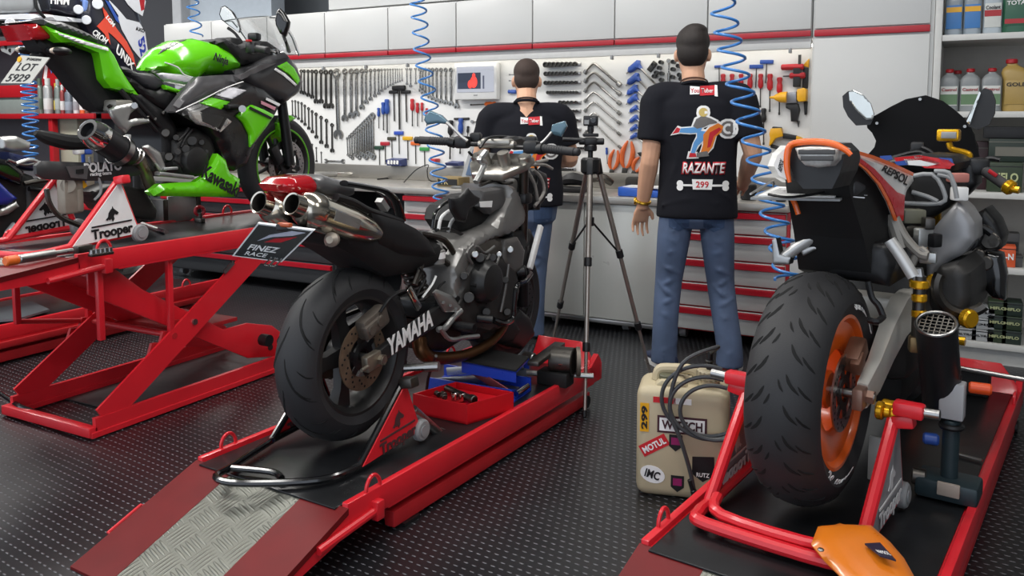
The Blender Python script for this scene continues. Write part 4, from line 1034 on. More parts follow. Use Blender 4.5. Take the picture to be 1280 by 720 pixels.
MB().bar(p+V((0, 0, .0)), w_(0, -.2, .93), .05, .02, bev=.006).build('plate_hanger', BLACK, t)
# indicator stalk knob
MB().lathe([(0, 0), (.014, 0), (.022, .012), (.024, .03), (.012, .045), (0, .045)], px(419, 299, .12), (.3, -1, .1), 14).cyl(px(407, 303, .1), px(420, 300, .13), .012).build('footpeg_end', mat('knob_bone', '#a89f93', .4, .5), t)
# ---- main frame
slab('main_frame', FRM, [(633, 231), (641, 233), (648, 247), (655, 264), (652, 280), (638, 293), (612, 300), (592, 312), (582, 331), (579, 368), (586, 398), (570, 404), (561, 372), (562, 336), (571, 311), (590, 294), (614, 281), (627, 263), (633, 247)], .135, -.135, .025, .03, step=.016)
slab('steering_head', FRM, [(628, 225), (650, 222), (660, 262), (648, 280), (630, 262)], .05, -.09, .02, .03)
slab('airbox', BLKMT, [(572, 258), (598, 244), (632, 240), (636, 258), (622, 272), (600, 284), (575, 290), (566, 276)], .07, -.13, .03, .05)
slab('air_duct', BLACK, [(585, 235), (592, 243), (600, 248), (598, 254), (586, 262), (582, 278), (572, 276), (564, 262), (563, 248), (575, 247)], .115, .085, .01, .03)
slab('battery_box', mat('box_grey', '#4b4a4a', .5), [(600, 238), (628, 234), (632, 256), (612, 268), (599, 258)], .11, .03, .012, .02)
b = px(607, 255, .115); flat([px(599, 252, .112), px(615, 251, .112), px(614, 259, .112), px(600, 259, .112)], AX, .003, WSTK, t, 'info_label')
for k, (pp, m_) in enumerate([([(595, 228), (606, 205), (600, 200), (607, 190)], ALU), ([(540, 286), (545, 265), (560, 252), (578, 246)], BLKGL), ([(548, 288), (553, 270), (572, 258)], WSTK), ([(560, 290), (566, 275), (580, 266), (584, 256)], GREY), ([(600, 232), (618, 226), (630, 230), (640, 228)], DSTEEL), ([(603, 240), (620, 244), (632, 244)], DSTEEL), ([(590, 300), (575, 292), (560, 286), (545, 288)], BLACK)]):
    MB().tube([px(x, y, .06) for x, y in pp], .007 if k else .014, 8, 5).build('wiring_hose' if k else 'fairing_stay', m_, t)
MB().lathe([(0, 0), (.03, 0), (.032, .05), (.024, .055), (.022, .08), (0, .08)], px(546, 329, .09), (0, 0, 1), 18).build('fluid_reservoir', mat('reservoir', '#7d7c79', .4), t)
MB().lathe([(.033, .02), (.0335, .02), (.0335, .045), (.033, .045)], px(546, 329, .09), (0, 0, 1), 18).build('reservoir_label', WSTK, t)
for pts in ([(525, 292), (555, 300), (570, 322)], [(520, 298), (528, 322), (518, 356)], [(560, 330), (545, 318), (530, 302)]):
    MB().tube([px(x, y, .1) for x, y in pts], .012, 8, 4).build('subframe_tube', DSTEEL, t)
for pts in ([(524, 335), (532, 345), (524, 362), (520, 372)], [(545, 345), (540, 356), (528, 372)], [(556, 352), (548, 360), (545, 380)]):
    MB().tube([px(x, y, .12) for x, y in pts], .0045, 6, 4).build('brake_line', WSTK if pts[0][0] == 545 else BLACK, t)
MB().bar(px(510, 360, .14), px(524, 386, .14), .012, .028, bev=.004).build('chrome_bracket', CHROME, t)
# ---- engine
slab('crankcase', ENG, [(574, 342), (584, 324), (604, 316), (622, 318), (640, 330), (646, 360), (640, 395), (622, 412), (598, 418), (572, 412), (560, 396), (566, 372)], .15, -.16, .03, .04)
slab('cylinder_head', mat('engine_grey', '#57534e', .45, .6, .25, 25), [(582, 318), (588, 300), (612, 296), (636, 300), (646, 318), (640, 332), (606, 326)], .13, -.15, .02, .03)
c = px(607, 352, .165)
cv = MB().lathe([(0, .045), (.055, .045), (.072, .038), (.086, .014), (.09, 0), (.09, -.02), (0, -.02)], c, AX, 32)
for k in range(8):
    a = 2*PI*k/8; p = c+V((0, 0, 1))*.082*math.cos(a)+BY.h*.082*math.sin(a); cv.cyl(p-AX*.01, p+AX*.012, .01, n=8)
cv.build('clutch_cover', mat('clutch_black', '#242424', .4, .3, .1, 20), t)
for (x, y, r) in ((586, 372, .022), (580, 345, .016), (600, 322, .02), (616, 322, .016), (594, 318, .014), (632, 350, .015), (634, 390, .016), (608, 390, .018), (624, 318, .012), (638, 312, .014)):
    MB().cyl(px(x, y, .13), px(x, y, .172), r, n=12, bev=.003).build('engine_boss', ALU if r < .015 else ENG, t)
for pp in ([(584, 318), (595, 308), (606, 316), (618, 308)], [(598, 345), (606, 330), (612, 318)], [(610, 360), (618, 338), (624, 320)], [(626, 390), (632, 360), (636, 330)], [(590, 330), (584, 316), (592, 306)]):
    MB().tube([px(x, y, .17) for x, y in pp], .006, 8, 4).build('engine_hose', mat('hose_grey', '#6b6a68', .4, .5), t)
# exhaust headers
MB().tube([px(524, 424, .03), px(528, 440, .05), px(545, 448, .06), px(580, 444, .08), px(610, 430, .1), px(628, 410, .1), px(634, 392, .08)], [.03, .03, .026, .022, .02, .02, .02], 12, 6).build('header_pipe', HDR, t)
MB().tube([px(530, 444, -.05), px(570, 446, -.04), px(610, 432, -.02), px(640, 404, 0)], .02, 10, 5).build('header_pipe', HDR, t)
slab('exhaust_collector', mat('collector_black', '#2c2724', .45, .5, .2, 20), [(524, 400), (540, 392), (570, 402), (575, 425), (552, 440), (530, 438)], .07, -.08, .03, .04)
# foot controls
hg = MB(); hg.pillow([px(x, y, .15) for x, y in ((543, 366), (547, 362), (566, 370), (576, 384), (574, 390), (556, 390), (550, 380))], AX, .006, .02, .01)
hg.build('heel_guard', ALU, t)
for x, y in ((554, 378), (563, 382), (570, 386), (569, 370)):
    MB().cyl(px(x, y, .155), px(x, y, .166), .006, n=10).build('guard_bolt', DSTEEL, t)
MB().tube([px(576, 388, .15), px(566, 398, .15), px(556, 410, .15), px(548, 412, .15)], .012, 8, 4).tube([px(550, 410, .16), px(562, 424, .16), px(580, 422, .17), px(598, 420, .17)], .009, 8, 4).build('footpeg_bracket', ALU, t)
MB().cyl(px(566, 406, .14), px(566, 406, .14)+AX*.10, .013, n=12).cyl(px(566, 406, .14)+AX*.02, px(566, 406, .14)+AX*.10, .017, n=12).build('footpeg', BLACK, t)
MB().cyl(px(596, 397, .15), px(615, 400, .2), .018, n=12).build('rubber_bobbin', BLACK, t)
MB().tube([px(663, 342, .12), px(655, 352, .14), px(645, 358, .15), px(642, 380, .15), px(640, 398, .15), px(630, 404, .15), px(616, 400, .15)], .014, 10, 5).build('crash_bar', BLKGL, t)
MB().cyl(px(645, 340, .12), px(658, 338, .16), .025, n=14, bev=.006).build('crash_bobbin', BLACK, t)
# ---- front end
FA = w_(-.04, 1.12, .17+.28)
wheel(t, FA, AX, .278, .12, .05, .205, RIMB, 'spokes', 5, None, nm='front_')
brake_disc(t, FA+AX*.075, AX, .145, .1, DSTEEL, nm='front_brake_disc'); brake_disc(t, FA-AX*.075, AX, .145, .1, DSTEEL, nm='front_brake_disc')
TOPC = w_(.04, .985, 1.09)
for s in (-1, 1):
    a_ = FA+AX*.1*s; b_ = TOPC+AX*.105*s
    MB().cyl(a_, lerp(a_, b_, .45), .029, n=14).build('fork_slider', BLACK, t); MB().cyl(lerp(a_, b_, .4), b_+(b_-a_).normalized()*.03, .021, n=14).build('fork_tube', DSTEEL, t)
MB().box(lerp(FA, TOPC, .78), (.27, .07, .05), BY.rz, .015).build('lower_yoke', BLACK, t)
cy = BY.loc(TOPC)
ky = MB(BY.M @ Matrix.Translation(cy) @ Matrix.Rotation(.45, 4, 'X'))
ky.prism([(-.15, .03, 0), (-.145, -.04, 0), (-.075, -.14, 0), (.075, -.14, 0), (.145, -.04, 0), (.15, .03, 0), (.1, .06, 0), (-.1, .06, 0)], (0, 0, .035), .01)
for s in (-1, 1): ky.cyl((s*.05, -.05, .02), (s*.05, -.05, .095), .026, n=14).cyl((s*.12, .0, .02), (s*.12, .0, .055), .03, n=18, bev=.004)
ky.cyl((0, -.02, .03), (0, -.02, .055), .032, n=6)
ky.build('top_yoke', mat('yoke_silver', '#a8a49c', .3, .8), t)
hb = cy+V((0, -.05, .095))
MB(BY.M).box((hb.x, hb.y, hb.z+.01), (.15, .045, .03), None, .01).cyl((hb.x-.09, hb.y, hb.z), (hb.x+.09, hb.y, hb.z), .016).build('bar_clamp', mat('yoke_silver', '#a8a49c', .3, .8), t)
hp = [px(570, 176, -.2), px(590, 182, -.12)]
LG, RG = w_(-.29, .86, 1.20), w_(.42, .87, 1.165)
hbw = BY.M @ hb
MB().tube([LG, w_(-.15, .89, 1.195), w_(-.09, .92, 1.185), hbw-AX*.07, hbw+AX*.07, w_(.12, .94, 1.175), w_(.27, .89, 1.175), RG], .011, 10, 4).build('handlebar', BLACK, t)
for s, G, I in ((-1, LG, w_(-.15, .89, 1.195)), (1, RG, w_(.27, .89, 1.175))):
    d_ = (G-I).normalized()
    g_ = MB().cyl(I+d_*.02, G+d_*.03, .018, n=14, bev=.004)
    for k in range(8): g_.torus(lerp(I, G, .25+.08*k), d_, .0175, .002, 14, 6)
    g_.cyl(G+d_*.028, G+d_*.05, .016, n=12, bev=.004)
    go = g_.build('grip', RUB, t)
    MB().box(I-d_*.035+V((0, 0, 0)), (.07, .05, .055), None, .014).cyl(I+V((0, 0, -.005)), I+d_*.025, .024, n=14).build('switch_pod', BLACK, t)
    MB().tube([I-d_*.01+BY.h*.035, lerp(I, G, .3)+BY.h*.06, lerp(I, G, .8)+BY.h*.06-V((0, 0, .012)), G+BY.h*.05-V((0, 0, .015))], [.009, .007, .006, .007], 8, 4).build('lever', BLKGL if s < 0 else STEEL, t)
    MB().box(I-d_*.07+BY.h*.05+V((0, 0, .02)), (.05, .05, .045), .3, .01).build('master_cylinder', BLACK, t)
MIRB = mat('mirror_bluegrey', '#54717f', .25, .3, .1, 15, coat=.4)
def mirror(pts, stem, off, nm='mirror'):
    nv = ((BY.h-AX*.2)*-1).normalized(); q = [atpl(x, y, px(pts[0][0], pts[0][1], off), nv) for x, y in pts]
    o = MB().pillow(q, nv, .006, .02, .012, .012).build(nm, MIRB, t)
    MB().tube([atpl(x, y, px(pts[0][0], pts[0][1], off), nv) for x, y in stem], .007, 8, 4).build('mirror_stem', ALU, o)
mirror([(532, 143), (537, 138), (552, 144), (561, 153), (556, 155), (546, 154), (534, 156), (530, 150)], [(558, 153), (566, 160), (576, 170), (584, 176)], -.2)
mirror([(688, 166), (690, 156), (706, 151), (709, 158), (702, 171), (694, 169)], [(690, 165), (678, 178), (664, 184)], .2)
# front brake line, clutch cable
for pp, o in (([(600, 185), (612, 172), (640, 172), (655, 180)], .02), ([(655, 190), (668, 205), (672, 225), (666, 244)], .1), ([(586, 190), (598, 206), (596, 226)], -.1)):
    MB().tube([px(x, y, o) for x, y in pp], .006, 8, 5).build('control_cable', BLACK, t)
slab('instrument_mount', BLACK, [(628, 175), (645, 170), (662, 172), (664, 180), (640, 184), (626, 182)], .08, -.08, .015, .02)
# loose loom and bag under the bars
slab('wiring_bag', mat('bag_black', '#1b1b20', .6, 0, .2, 20), [(650, 222), (668, 210), (680, 216), (682, 236), (677, 252), (668, 262), (655, 264), (648, 248)], .09, -.02, .03, .04)
for pp in ([(664, 206), (680, 206), (690, 211)], [(666, 212), (676, 222), (680, 240), (668, 258)], [(660, 215), (668, 230), (672, 250)], [(670, 203), (684, 200)]):
    MB().tube([px(x, y, .11) for x, y in pp], .008, 8, 4).build('loom_sleeve', mat('loom_grey', '#8f8b86', .6, 0, .3, 40), t)
slab('air_scoop', mat('scoop_grey', '#5d5b59', .35, .3), [(630, 300), (646, 296), (655, 312), (652, 336), (640, 344), (628, 330)], .15, .11, .012, .03)
slab('radiator', mat('radiator_black', '#1c1c1d', .5, .3, .2, 60), [(640, 290), (662, 286), (668, 300), (662, 330), (648, 345), (640, 330)], .12, -.18, .01, .02)
MB().bar(px(676, 282, .14), px(662, 336, .14), .02, .03, bev=.004).build('white_side_stay', WSTK, t)
MB().lathe([(0, 0), (.026, 0), (.028, .03), (.02, .036), (0, .036)], px(668, 262, .08), (0, 0, 1), 18).build('horn', BLACK, t)
slab('sump', BLKMT, [(580, 412), (612, 408), (640, 398), (650, 412), (640, 428), (600, 428)], .1, -.12, .02, .03)
slab('front_lower_cowl', mat('cowl_black', '#1f1f20', .5, .1, .15, 20), [(622, 406), (646, 384), (660, 396), (666, 418), (650, 436), (628, 430)], .07, -.07, .03, .04)
# ================================================================ lime green sport bike on the raised lift
BK = Pl((-3.45, 2.22), 0)
px = BK.px; AX = BK.r
t = kaw = thing('motorcycle', 'lime green and black sport motorcycle without its rear wheel on the raised scissor lift', 'motorcycle', BK.c, 0)
t.location.z = ZL; WM[t.name] = Matrix.Translation((BK.c.x, BK.c.y, ZL))
def slab(name, m, pts, xn, xf, bulge=.02, rr=.05, parent=None, hb=None, step=None):
    P = [px(x, y, xn-bulge) for x, y in pts]
    return MB().pillow(P, AX, bulge, rr, back=(xn-xf)-2*bulge if hb is None else (xn-xf)-bulge-hb, Hb=bulge if hb is None else hb, step=step).build(name, m, parent or t)
def skin(name, m, pts, xo, parent=None, th=.004):
    return MB().prism([px(x, y, xo) for x, y in pts], AX*th).build(name, m, parent or t, smooth=False)
def skin_on(name, m, pts, on, parent=None, lift=.0015):
    me = on.data; P = wm(on); bv = BVHTree.FromPolygons([P @ v.co for v in me.vertices], [tuple(p.vertices) for p in me.polygons])
    Q = []
    for i in range(len(pts)):
        a, c_ = pts[i], pts[(i+1) % len(pts)]; k = max(1, int(math.hypot(c_[0]-a[0], c_[1]-a[1])/2.5))
        Q += [V((lerp(a[0], c_[0], j/k), lerp(a[1], c_[1], j/k))) for j in range(k)]
    n = len(Q); P2 = list(Q); y = min(q.y for q in Q)
    while y < max(q.y for q in Q):
        x = min(q.x for q in Q)
        while x < max(q.x for q in Q): P2.append(V((x, y))); x += 2.5
        y += 2.5
    r = delaunay_2d_cdt(P2, [(i, (i+1) % n) for i in range(n)], [], 1, 1e-6); b = MB(); vs = []
    for v in r[0]:
        d_ = ray(v.x, v.y).normalized(); h = bv.ray_cast(CAM, d_)
        vs.append(b._v(h[0]-d_*lift*2+V((lift, 0, 0))) if h[0] is not None else None)
    for f in r[2]:
        if all(vs[i] is not None for i in f): b.bm.faces.new([vs[i] for i in f])
    o = b.build(name, m, parent or on); sd = o.modifiers.new('s', 'SOLIDIFY'); sd.thickness = .001
    return o
from mathutils.bvhtree import BVHTree
DKG = mat('fairing_charcoal', '#2a2a2c', .3, .1, .1, 12, coat=.4)
FW_C = px(347, 206, 0)
FW_C.z = ZL+.282
ty = wheel(t, FW_C, AX, .28, .115, .05, .208, RIMB, 'pairs', 5, None, nm='front_')
LIMEL = mat('lime_stripe', '#6fd416', .4)
MB().lathe([(.200, .049), (.207, .0505), (.212, .049), (.207, .048), (.200, .049)], FW_C, AX, 56).build('rim_stripe', LIMEL, t)
brake_disc(t, FW_C+AX*.068, AX, .14, .1, STEEL, nm='front_brake_disc')
MB().box(FW_C+V((.085, -.1, .06)), (.04, .06, .11), (.5, 0, 0), .012).build('front_caliper', BLACK, t)
TOP = px(326, 62, 0)
for s in (-1, 1):
    a_ = FW_C+AX*.095*s; b_ = TOP+AX*.1*s
    MB().cyl(a_, lerp(a_, b_, .55), .028, n=14).build('fork_slider', BLACK, t); MB().cyl(lerp(a_, b_, .5), b_, .021, n=14).build('fork_tube', STEEL, t)
MB().cyl(FW_C-AX*.12, FW_C+AX*.12, .014, n=12).build('axle', STEEL, t)
fd = [px(x, y, .075) for x, y in ((346, 154), (352, 148), (364, 144), (370, 148), (360, 154), (361, 170), (363, 186), (356, 178), (350, 168))]
MB().pillow(fd, AX, .012, .02, .13, .012).build('front_mudguard', GREEN, t)
# tail
slab('undertail', BLKMT, [(43, 50), (60, 48), (77, 53), (105, 60), (124, 68), (131, 100), (141, 111), (172, 119), (164, 126), (142, 132), (128, 140), (120, 136), (110, 124), (95, 107), (84, 92), (67, 73), (50, 62)], .07, -.06, .02, .04)
tailf = slab('tail_fairing', GREEN, [(56, 32), (75, 40), (100, 48), (135, 59), (143, 70), (150, 85), (160, 101), (173, 119), (139, 110), (130, 99), (124, 66), (104, 58), (90, 53), (77, 53), (69, 47)], .135, -.135, .015, .03)
slab('pillion_seat', mat('seat_vinyl', '#333336', .5, 0, .1, 30), [(32, 27), (50, 24), (78, 28), (105, 39), (128, 51), (136, 59), (100, 47), (72, 39), (55, 31)], .105, -.105, .02, .03)
skin_on('white_pinstripe', WSTK, [(72, 41), (100, 50), (134, 60), (135, 64), (98, 54), (73, 44)], tailf, None, .004)
slab('tail_light', mat('tail_red', '#a3121b', .12), [(29, 30), (44, 29), (58, 37), (71, 46), (55, 50), (38, 50)], .1, -.1, .02, .03)
slab('rider_seat', MATS['seat_vinyl'], [(147, 82), (158, 84), (172, 91), (190, 92), (202, 100), (206, 107), (194, 113), (182, 110), (165, 98), (152, 90)], .12, -.12, .02, .03)
slab('seat_base', BLACK, [(152, 92), (168, 100), (182, 111), (196, 114), (207, 108), (222, 118), (210, 139), (196, 132), (176, 118), (164, 105)], .13, -.13, .015, .03)
# number plate and signals
pl_ = [(1, 104), (26, 69), (62, 72), (38, 104)]
n_p = V((0, -1, .25)).normalized(); c0 = BK.w(0, -.14, 1.5)
pp = [atpl(x, y, c0, n_p) for x, y in pl_]
# the plate leans: fit it as the quad seen, thick 4 mm
npl = (pp[3]-pp[0]).cross(pp[1]-pp[0]).normalized(); npl = npl if npl.dot(CAM-pp[0]) > 0 else -npl
plo = MB().prism(pp, -npl*.004).build('number_plate', mat('plate_grey', '#b9b8b0', .45), t, smooth=False)
exd = (pp[3]-pp[0]).normalized(); eyd = ((pp[1]+pp[2])/2-(pp[0]+pp[3])/2).normalized()
pk = lambda u, v: lerp(lerp(pp[0], pp[3], u), lerp(pp[1], pp[2], u), v)+npl*.001
hgt_ = (pp[1]-pp[0]).length; wid_ = (pp[3]-pp[0]).length
uy = (pp[1]-pp[0]).normalized()
quad_text('LOT', pp, npl, .5, .60, .28, LOGO, plo, bold=.01, wide=.62); quad_text('5929', pp, npl, .47, .20, .28, LOGO, plo, bold=.01, wide=.72); quad_text('SP DIADEMA', pp, npl, .55, .89, .09, LOGO, plo, wide=.5)
MB().cyl(pk(.08, .85)-npl*.002, pk(.08, .85)+npl*.004, .012, n=12).build('seal', YEL, plo)
MB().bar(px(44, 72, .0), px(62, 56, .0), .07, .03, bev=.008).build('plate_hanger', BLACK, t)
for a_, b_ in (((60, 62, .06), (76, 64, .16)), ((60, 62, -.06), (33, 63, -.16))):
    A_, B_ = px(*a_), px(*b_)
    MB().cyl(A_, lerp(A_, B_, .7), .012, n=10).ell(B_, (.03, .045, .018)).build('indicator', BLACK, t)
    MB().ell(B_+V((0, -.022, 0)), (.016, .026, .014)).build('indicator_lens', mat('lens_amber', '#c9b9a8', .2), t)
# tank
tank = slab('fuel_tank', GREEN, [(180, 88), (187, 73), (197, 60), (214, 51), (240, 48), (260, 53), (279, 64), (294, 80), (290, 90), (270, 95), (246, 96), (234, 108), (206, 102), (196, 92)], .145, -.145, .13, .13, step=.016)
skin_on('tank_top_pad', mat('pad_grey', '#3a3538', .4), [(197, 68), (205, 58), (222, 50), (234, 49), (222, 54), (208, 62)], tank)
MB().pillow([px(x, y, .125) for x, y in ((196, 92), (204, 91), (226, 93), (242, 98), (236, 106), (206, 101))], AX, .018, .02, .01).build('knee_decal', mat('decal_silver', '#c9c7cc', .3), tank)
o3 = px(276, 74, .148)
text('Ninja', o3, (0, .95, -.22), (0, .2, 1), .055, LOGO, tank, bold=.0015, shear=.2, squeeze=.8)
MB().tube([px(x, y, .148) for x, y in ((206, 78), (222, 84), (230, 93), (242, 97))], .003, 6, 5).build('tank_pinstripe', WSTK, tank)
slab('tank_lower_trim', GREEN, [(206, 106), (226, 113), (240, 107), (230, 118), (208, 112)], .15, .1, .01, .02)
# frame, side plates
slab('frame_plate', BLACK, [(168, 118), (176, 118), (196, 133), (210, 141), (216, 152), (220, 158), (222, 176), (218, 192), (212, 202), (206, 204), (202, 196), (201, 172), (196, 160), (186, 146)], .13, -.13, .012, .03)
for a_, b_, r_ in (((163, 118), (200, 158), .012), ((150, 112), (196, 164), .012), ((136, 132), (160, 158), .01), ((160, 158), (185, 146), .008)):
    MB().cyl(px(*a_, .12), px(*b_, .12), r_, n=10).build('subframe_tube', DSTEEL if r_ < .011 else BLACK, t)
for x, y in ((207, 166), (211, 196), (194, 149), (204, 141)):
    MB().cyl(px(x, y, .12), px(x, y, .142), .02 if y > 160 else .008, n=14, bev=.003).build('frame_bolt', DSTEEL, t)
MB().pillow([px(x, y, .16) for x, y in ((136, 137), (144, 133), (160, 130), (170, 128), (173, 134), (163, 142), (160, 150), (171, 148), (186, 149), (188, 153), (165, 158), (158, 166), (150, 160), (141, 148))], AX, .008, .015, .012).build('footpeg_hanger', ALU, t)
MB().cyl(px(168, 132, .16), px(168, 132, .18), .014, n=12).build('hanger_bolt', STEEL, t)
MB().box(px(147, 132, .1), (.1, .09, .05), None, .01).build('master_cylinder', mat('alu_dull', '#8e8b83', .5, .6), t)
# fairings
slab('upper_side_panel', mat('panel_grey', '#59585a', .3, .3, .15, 12, coat=.4), [(210, 139), (228, 116), (247, 96), (272, 94), (302, 93), (330, 80), (346, 79), (325, 89), (302, 100), (270, 116), (242, 130), (222, 140)], .2, .14, .015, .03)
nose = slab('nose_fairing', DKG, [(290, 88), (318, 82), (340, 70), (356, 66), (368, 82), (376, 102), (373, 116), (352, 131), (330, 124), (304, 108), (296, 98)], .19, -.19, .045, .06)
skin_on('nose_stripe', GREEN, [(346, 83), (358, 77), (368, 86), (375, 100), (372, 106), (362, 94)], nose)
skin_on('nose_pinstripe', WSTK, [(344, 85), (356, 92), (371, 106), (369, 108), (354, 95), (342, 87)], nose, None, .002)
mainf = slab('main_side_fairing', mat('fairing_black', '#161618', .28, .1, .1, 12, coat=.4), [(221, 141), (250, 128), (272, 118), (302, 101), (330, 112), (350, 130), (344, 142), (330, 162), (318, 182), (308, 205), (292, 214), (280, 205), (276, 190), (268, 172), (258, 160), (240, 152)], .215, -.215, .03, .05)
skin_on('side_decal_silver', MATS['decal_silver'], [(262, 117), (284, 108), (308, 113), (290, 124)], mainf); skin_on('side_decal_green', GREEN, [(248, 128), (263, 118), (290, 125), (276, 137)], mainf)
skin_on('decal_edge', LOGO, [(258, 120), (262, 117), (290, 124), (288, 127)], mainf, None, .0025)
MB().tube([px(x, y, .215) for x, y in ((220, 140), (250, 126), (282, 110), (304, 102))], .003, 6, 4).build('fairing_pinstripe', WSTK, t)
sp = slab('lower_side_panel', GREEN, [(296, 145), (303, 138), (315, 131), (330, 137), (343, 144), (334, 158), (323, 172), (313, 184), (312, 168), (305, 154)], .238, .2, .012, .03)
skin('panel_black_line', LOGO, [(312, 133), (340, 147), (338, 149), (311, 136)], .2405, sp)
skin('model_badge', mat('badge_pink', '#c98a98', .4), [(326, 126), (344, 134), (343, 138), (326, 130)], .222)
skin('white_dash', WSTK, [(333, 122), (350, 130), (348, 133), (332, 125)], .222)
MB().pillow([px(x, y, .222) for x, y in ((235, 140), (249, 139), (262, 146), (268, 158), (276, 163), (284, 148), (290, 152), (276, 165), (258, 158), (246, 155), (238, 148))], AX, .004, .01, .006).build('heat_shield', mat('shield_chrome', '#cfcbc6', .2, .8), t)
skin('shield_window', BLKGL, [(252, 140), (280, 146), (272, 160), (254, 152)], .2275)
slab('frame_slider', BLACK, [(285, 131), (296, 130), (306, 133), (305, 138), (294, 137), (286, 136)], .26, .2, .01, .015)
MB().cyl(px(303, 136, .25), px(303, 136, .275), .018, n=14).build('slider_bolt', STEEL, t)
slab('belly_pan', GREEN, [(187, 240), (200, 230), (222, 228), (245, 227), (256, 220), (265, 206), (272, 192), (282, 200), (287, 216), (300, 224), (297, 246), (250, 246), (192, 245)], .225, .15, .02, .04)
slab('belly_pan_far_side', GREEN, [(250, 227), (262, 216), (280, 206), (287, 216), (300, 224), (297, 246), (250, 246), (236, 245)], -.15, -.225, .02, .04)
a_, b_ = px(261, 218, .227), px(292, 236, .227)
bl = (b_-a_).normalized()
text('Kawasaki', (a_+b_)/2, bl, (0, .25, 1), .095, LOGO, t, bold=.003, squeeze=.72)
# engine
slab('crankcase', ENG, [(214, 176), (225, 166), (244, 160), (262, 170), (268, 188), (262, 206), (250, 220), (226, 222), (214, 206)], .16, -.10, .03, .04)
c = px(243, 201, .165)
MB().lathe([(0, .03), (.05, .03), (.066, .024), (.076, .008), (.08, -.02), (0, -.02)], c, AX, 28).build('clutch_cover', MATS['clutch_black'], t)
for x, y, r_ in ((232, 186, .02), (240, 176, .024), (220, 172, .014), (222, 190, .016), (252, 178, .015), (258, 190, .012)):
    MB().cyl(px(x, y, .13), px(x, y, .175), r_, n=12, bev=.003).build('engine_boss', ENG, t)
for q_ in ([(222, 176), (230, 168), (236, 160)], [(226, 184), (232, 172), (240, 162)], [(216, 200), (224, 205), (232, 212)]):
    MB().tube([px(x, y, .165) for x, y in q_], .007, 8, 4).build('engine_hose', BLACK, t)
MB().pillow([px(x, y, .15) for x, y in ((177, 183), (186, 181), (200, 190), (206, 206), (208, 214), (200, 216), (190, 200))], AX, .01, .02, .012).build('heel_guard', ALU, t)
MB().bar(px(196, 217, .2), px(240, 222, .2), .04, .02, bev=.006).build('footpeg', ALU, t)
MB().bar(px(204, 211, .16), px(222, 210, .18), .02, .014, bev=.004).build('brake_pedal', ALU, t)
# exhaust
A_, B_ = px(109, 162, .2), px(157, 193, .17); d_ = (B_-A_).normalized(); L = (B_-A_).length
o = MB().lathe([(0, .03), (.030, .03), (.034, 0), (.048, .0), (.058, .035), (.06, .05), (.062, L-.02), (.06, L), (.045, L+.03), (0, L+.03)], A_, d_, 28).build('exhaust_silencer', mat('carbon_can', '#222224', .4, .2, .15, 60), t)
MB().lathe([(.049, -.001), (.059, .034), (.0625, .05), (.0625, .075), (.0615, .075), (.061, .05), (.057, .034), (.048, 0), (.049, -.001)], A_, d_, 28).build('end_cap', CHROME, o)
text('LEO VINCE', A_+d_*(.17)+V((.04, -.035, .045)), d_, V((.2, 0, 1)), .035, WSTK, o, bold=.0005)
MB().lathe([(.066, L-.05), (.068, L-.05), (.068, L-.02), (.066, L-.02), (.066, L-.05)], A_, d_, 28).build('can_clamp', STEEL, o)
MB().tube([B_+d_*.02, px(172, 198, .15), px(180, 212, .13), px(188, 232, .11), px(196, 240, .09)], [.034, .03, .027, .027, .027], 12, 5).build('link_pipe', mat('pipe_bronze', '#8f8172', .3, .9, .2, 12), t)
for k in (0, 1): MB().torus(px(166+k*5, 194+k*2, .155), d_, .036, .006, 20, 6).build('pipe_clamp', STEEL, t)
MB().bar(px(160, 168, .17), px(158, 186, .17), .012, .035, (1, 0, 0), .004).build('can_bracket', ALU, t)
# swingarm
sw = slab('swingarm', mat('swingarm_grey', '#3a3a3b', .4, .3, .1, 20), [(45, 207), (52, 201), (104, 203), (140, 203), (185, 192), (206, 190), (206, 208), (186, 216), (140, 226), (100, 226), (56, 224), (46, 218)], .14, .10, .01, .02)
slab('swingarm', MATS['swingarm_grey'], [(45, 207), (52, 201), (104, 203), (140, 203), (185, 192), (206, 190), (206, 208), (186, 216), (140, 226), (100, 226), (56, 224), (46, 218)], -.10, -.14, .01, .02)
skin('axle_slot_plate', mat('slot_grey', '#6a6b6c', .4, .6), [(82, 208), (110, 207), (108, 224), (88, 222)], .142, sw); skin('axle_slot', GROOVE, [(95, 212), (104, 211), (104, 217), (95, 217)], .147, sw)
text('POLATO', px(129, 209, .142), (0, 1, .02), (0, 0, 1), .055, WSTK, sw, bold=.002, squeeze=.85); text('racing team', px(126, 217, .142), (0, 1, .02), (0, 0, 1), .022, WSTK, sw, bold=.0005)
MB().tube([px(x, y, .0) for x, y in ((44, 166), (60, 172), (90, 178), (125, 176), (140, 170))], [.012, .03, .035, .03, .02], 10, 5).build('chain_guard', BLKMT, t)
# caliper and chain hanging from the swingarm
MB().box(px(88, 245, .08), (.06, .09, .15), None, .012).cyl(px(85, 232, .05), px(85, 232, .11), .03, n=16).box(px(95, 250, .08), (.07, .03, .1), None, .008).build('rear_caliper', mat('caliper_beige', '#8f887c', .5, .4, .2, 20), t)
MB().tube([px(x, y, .1) for x, y in ((58, 236), (62, 254), (74, 270), (95, 280), (112, 286))], .011, 8, 6).build('drive_chain', DSTEEL, t)
MB().tube([px(x, y, .13) for x, y in ((112, 196), (114, 208), (124, 225), (126, 240), (118, 250))], .006, 8, 6).build('brake_hose', GREY, t)
MB().bar(px(100, 223, .1), px(106, 234, .1), .012, .02).build('yellow_tag', YEL, t)
slab('rear_linkage', ENG, [(112, 240), (140, 230), (180, 236), (196, 262), (194, 276), (160, 272), (130, 262)], .05, -.1, .02, .04)
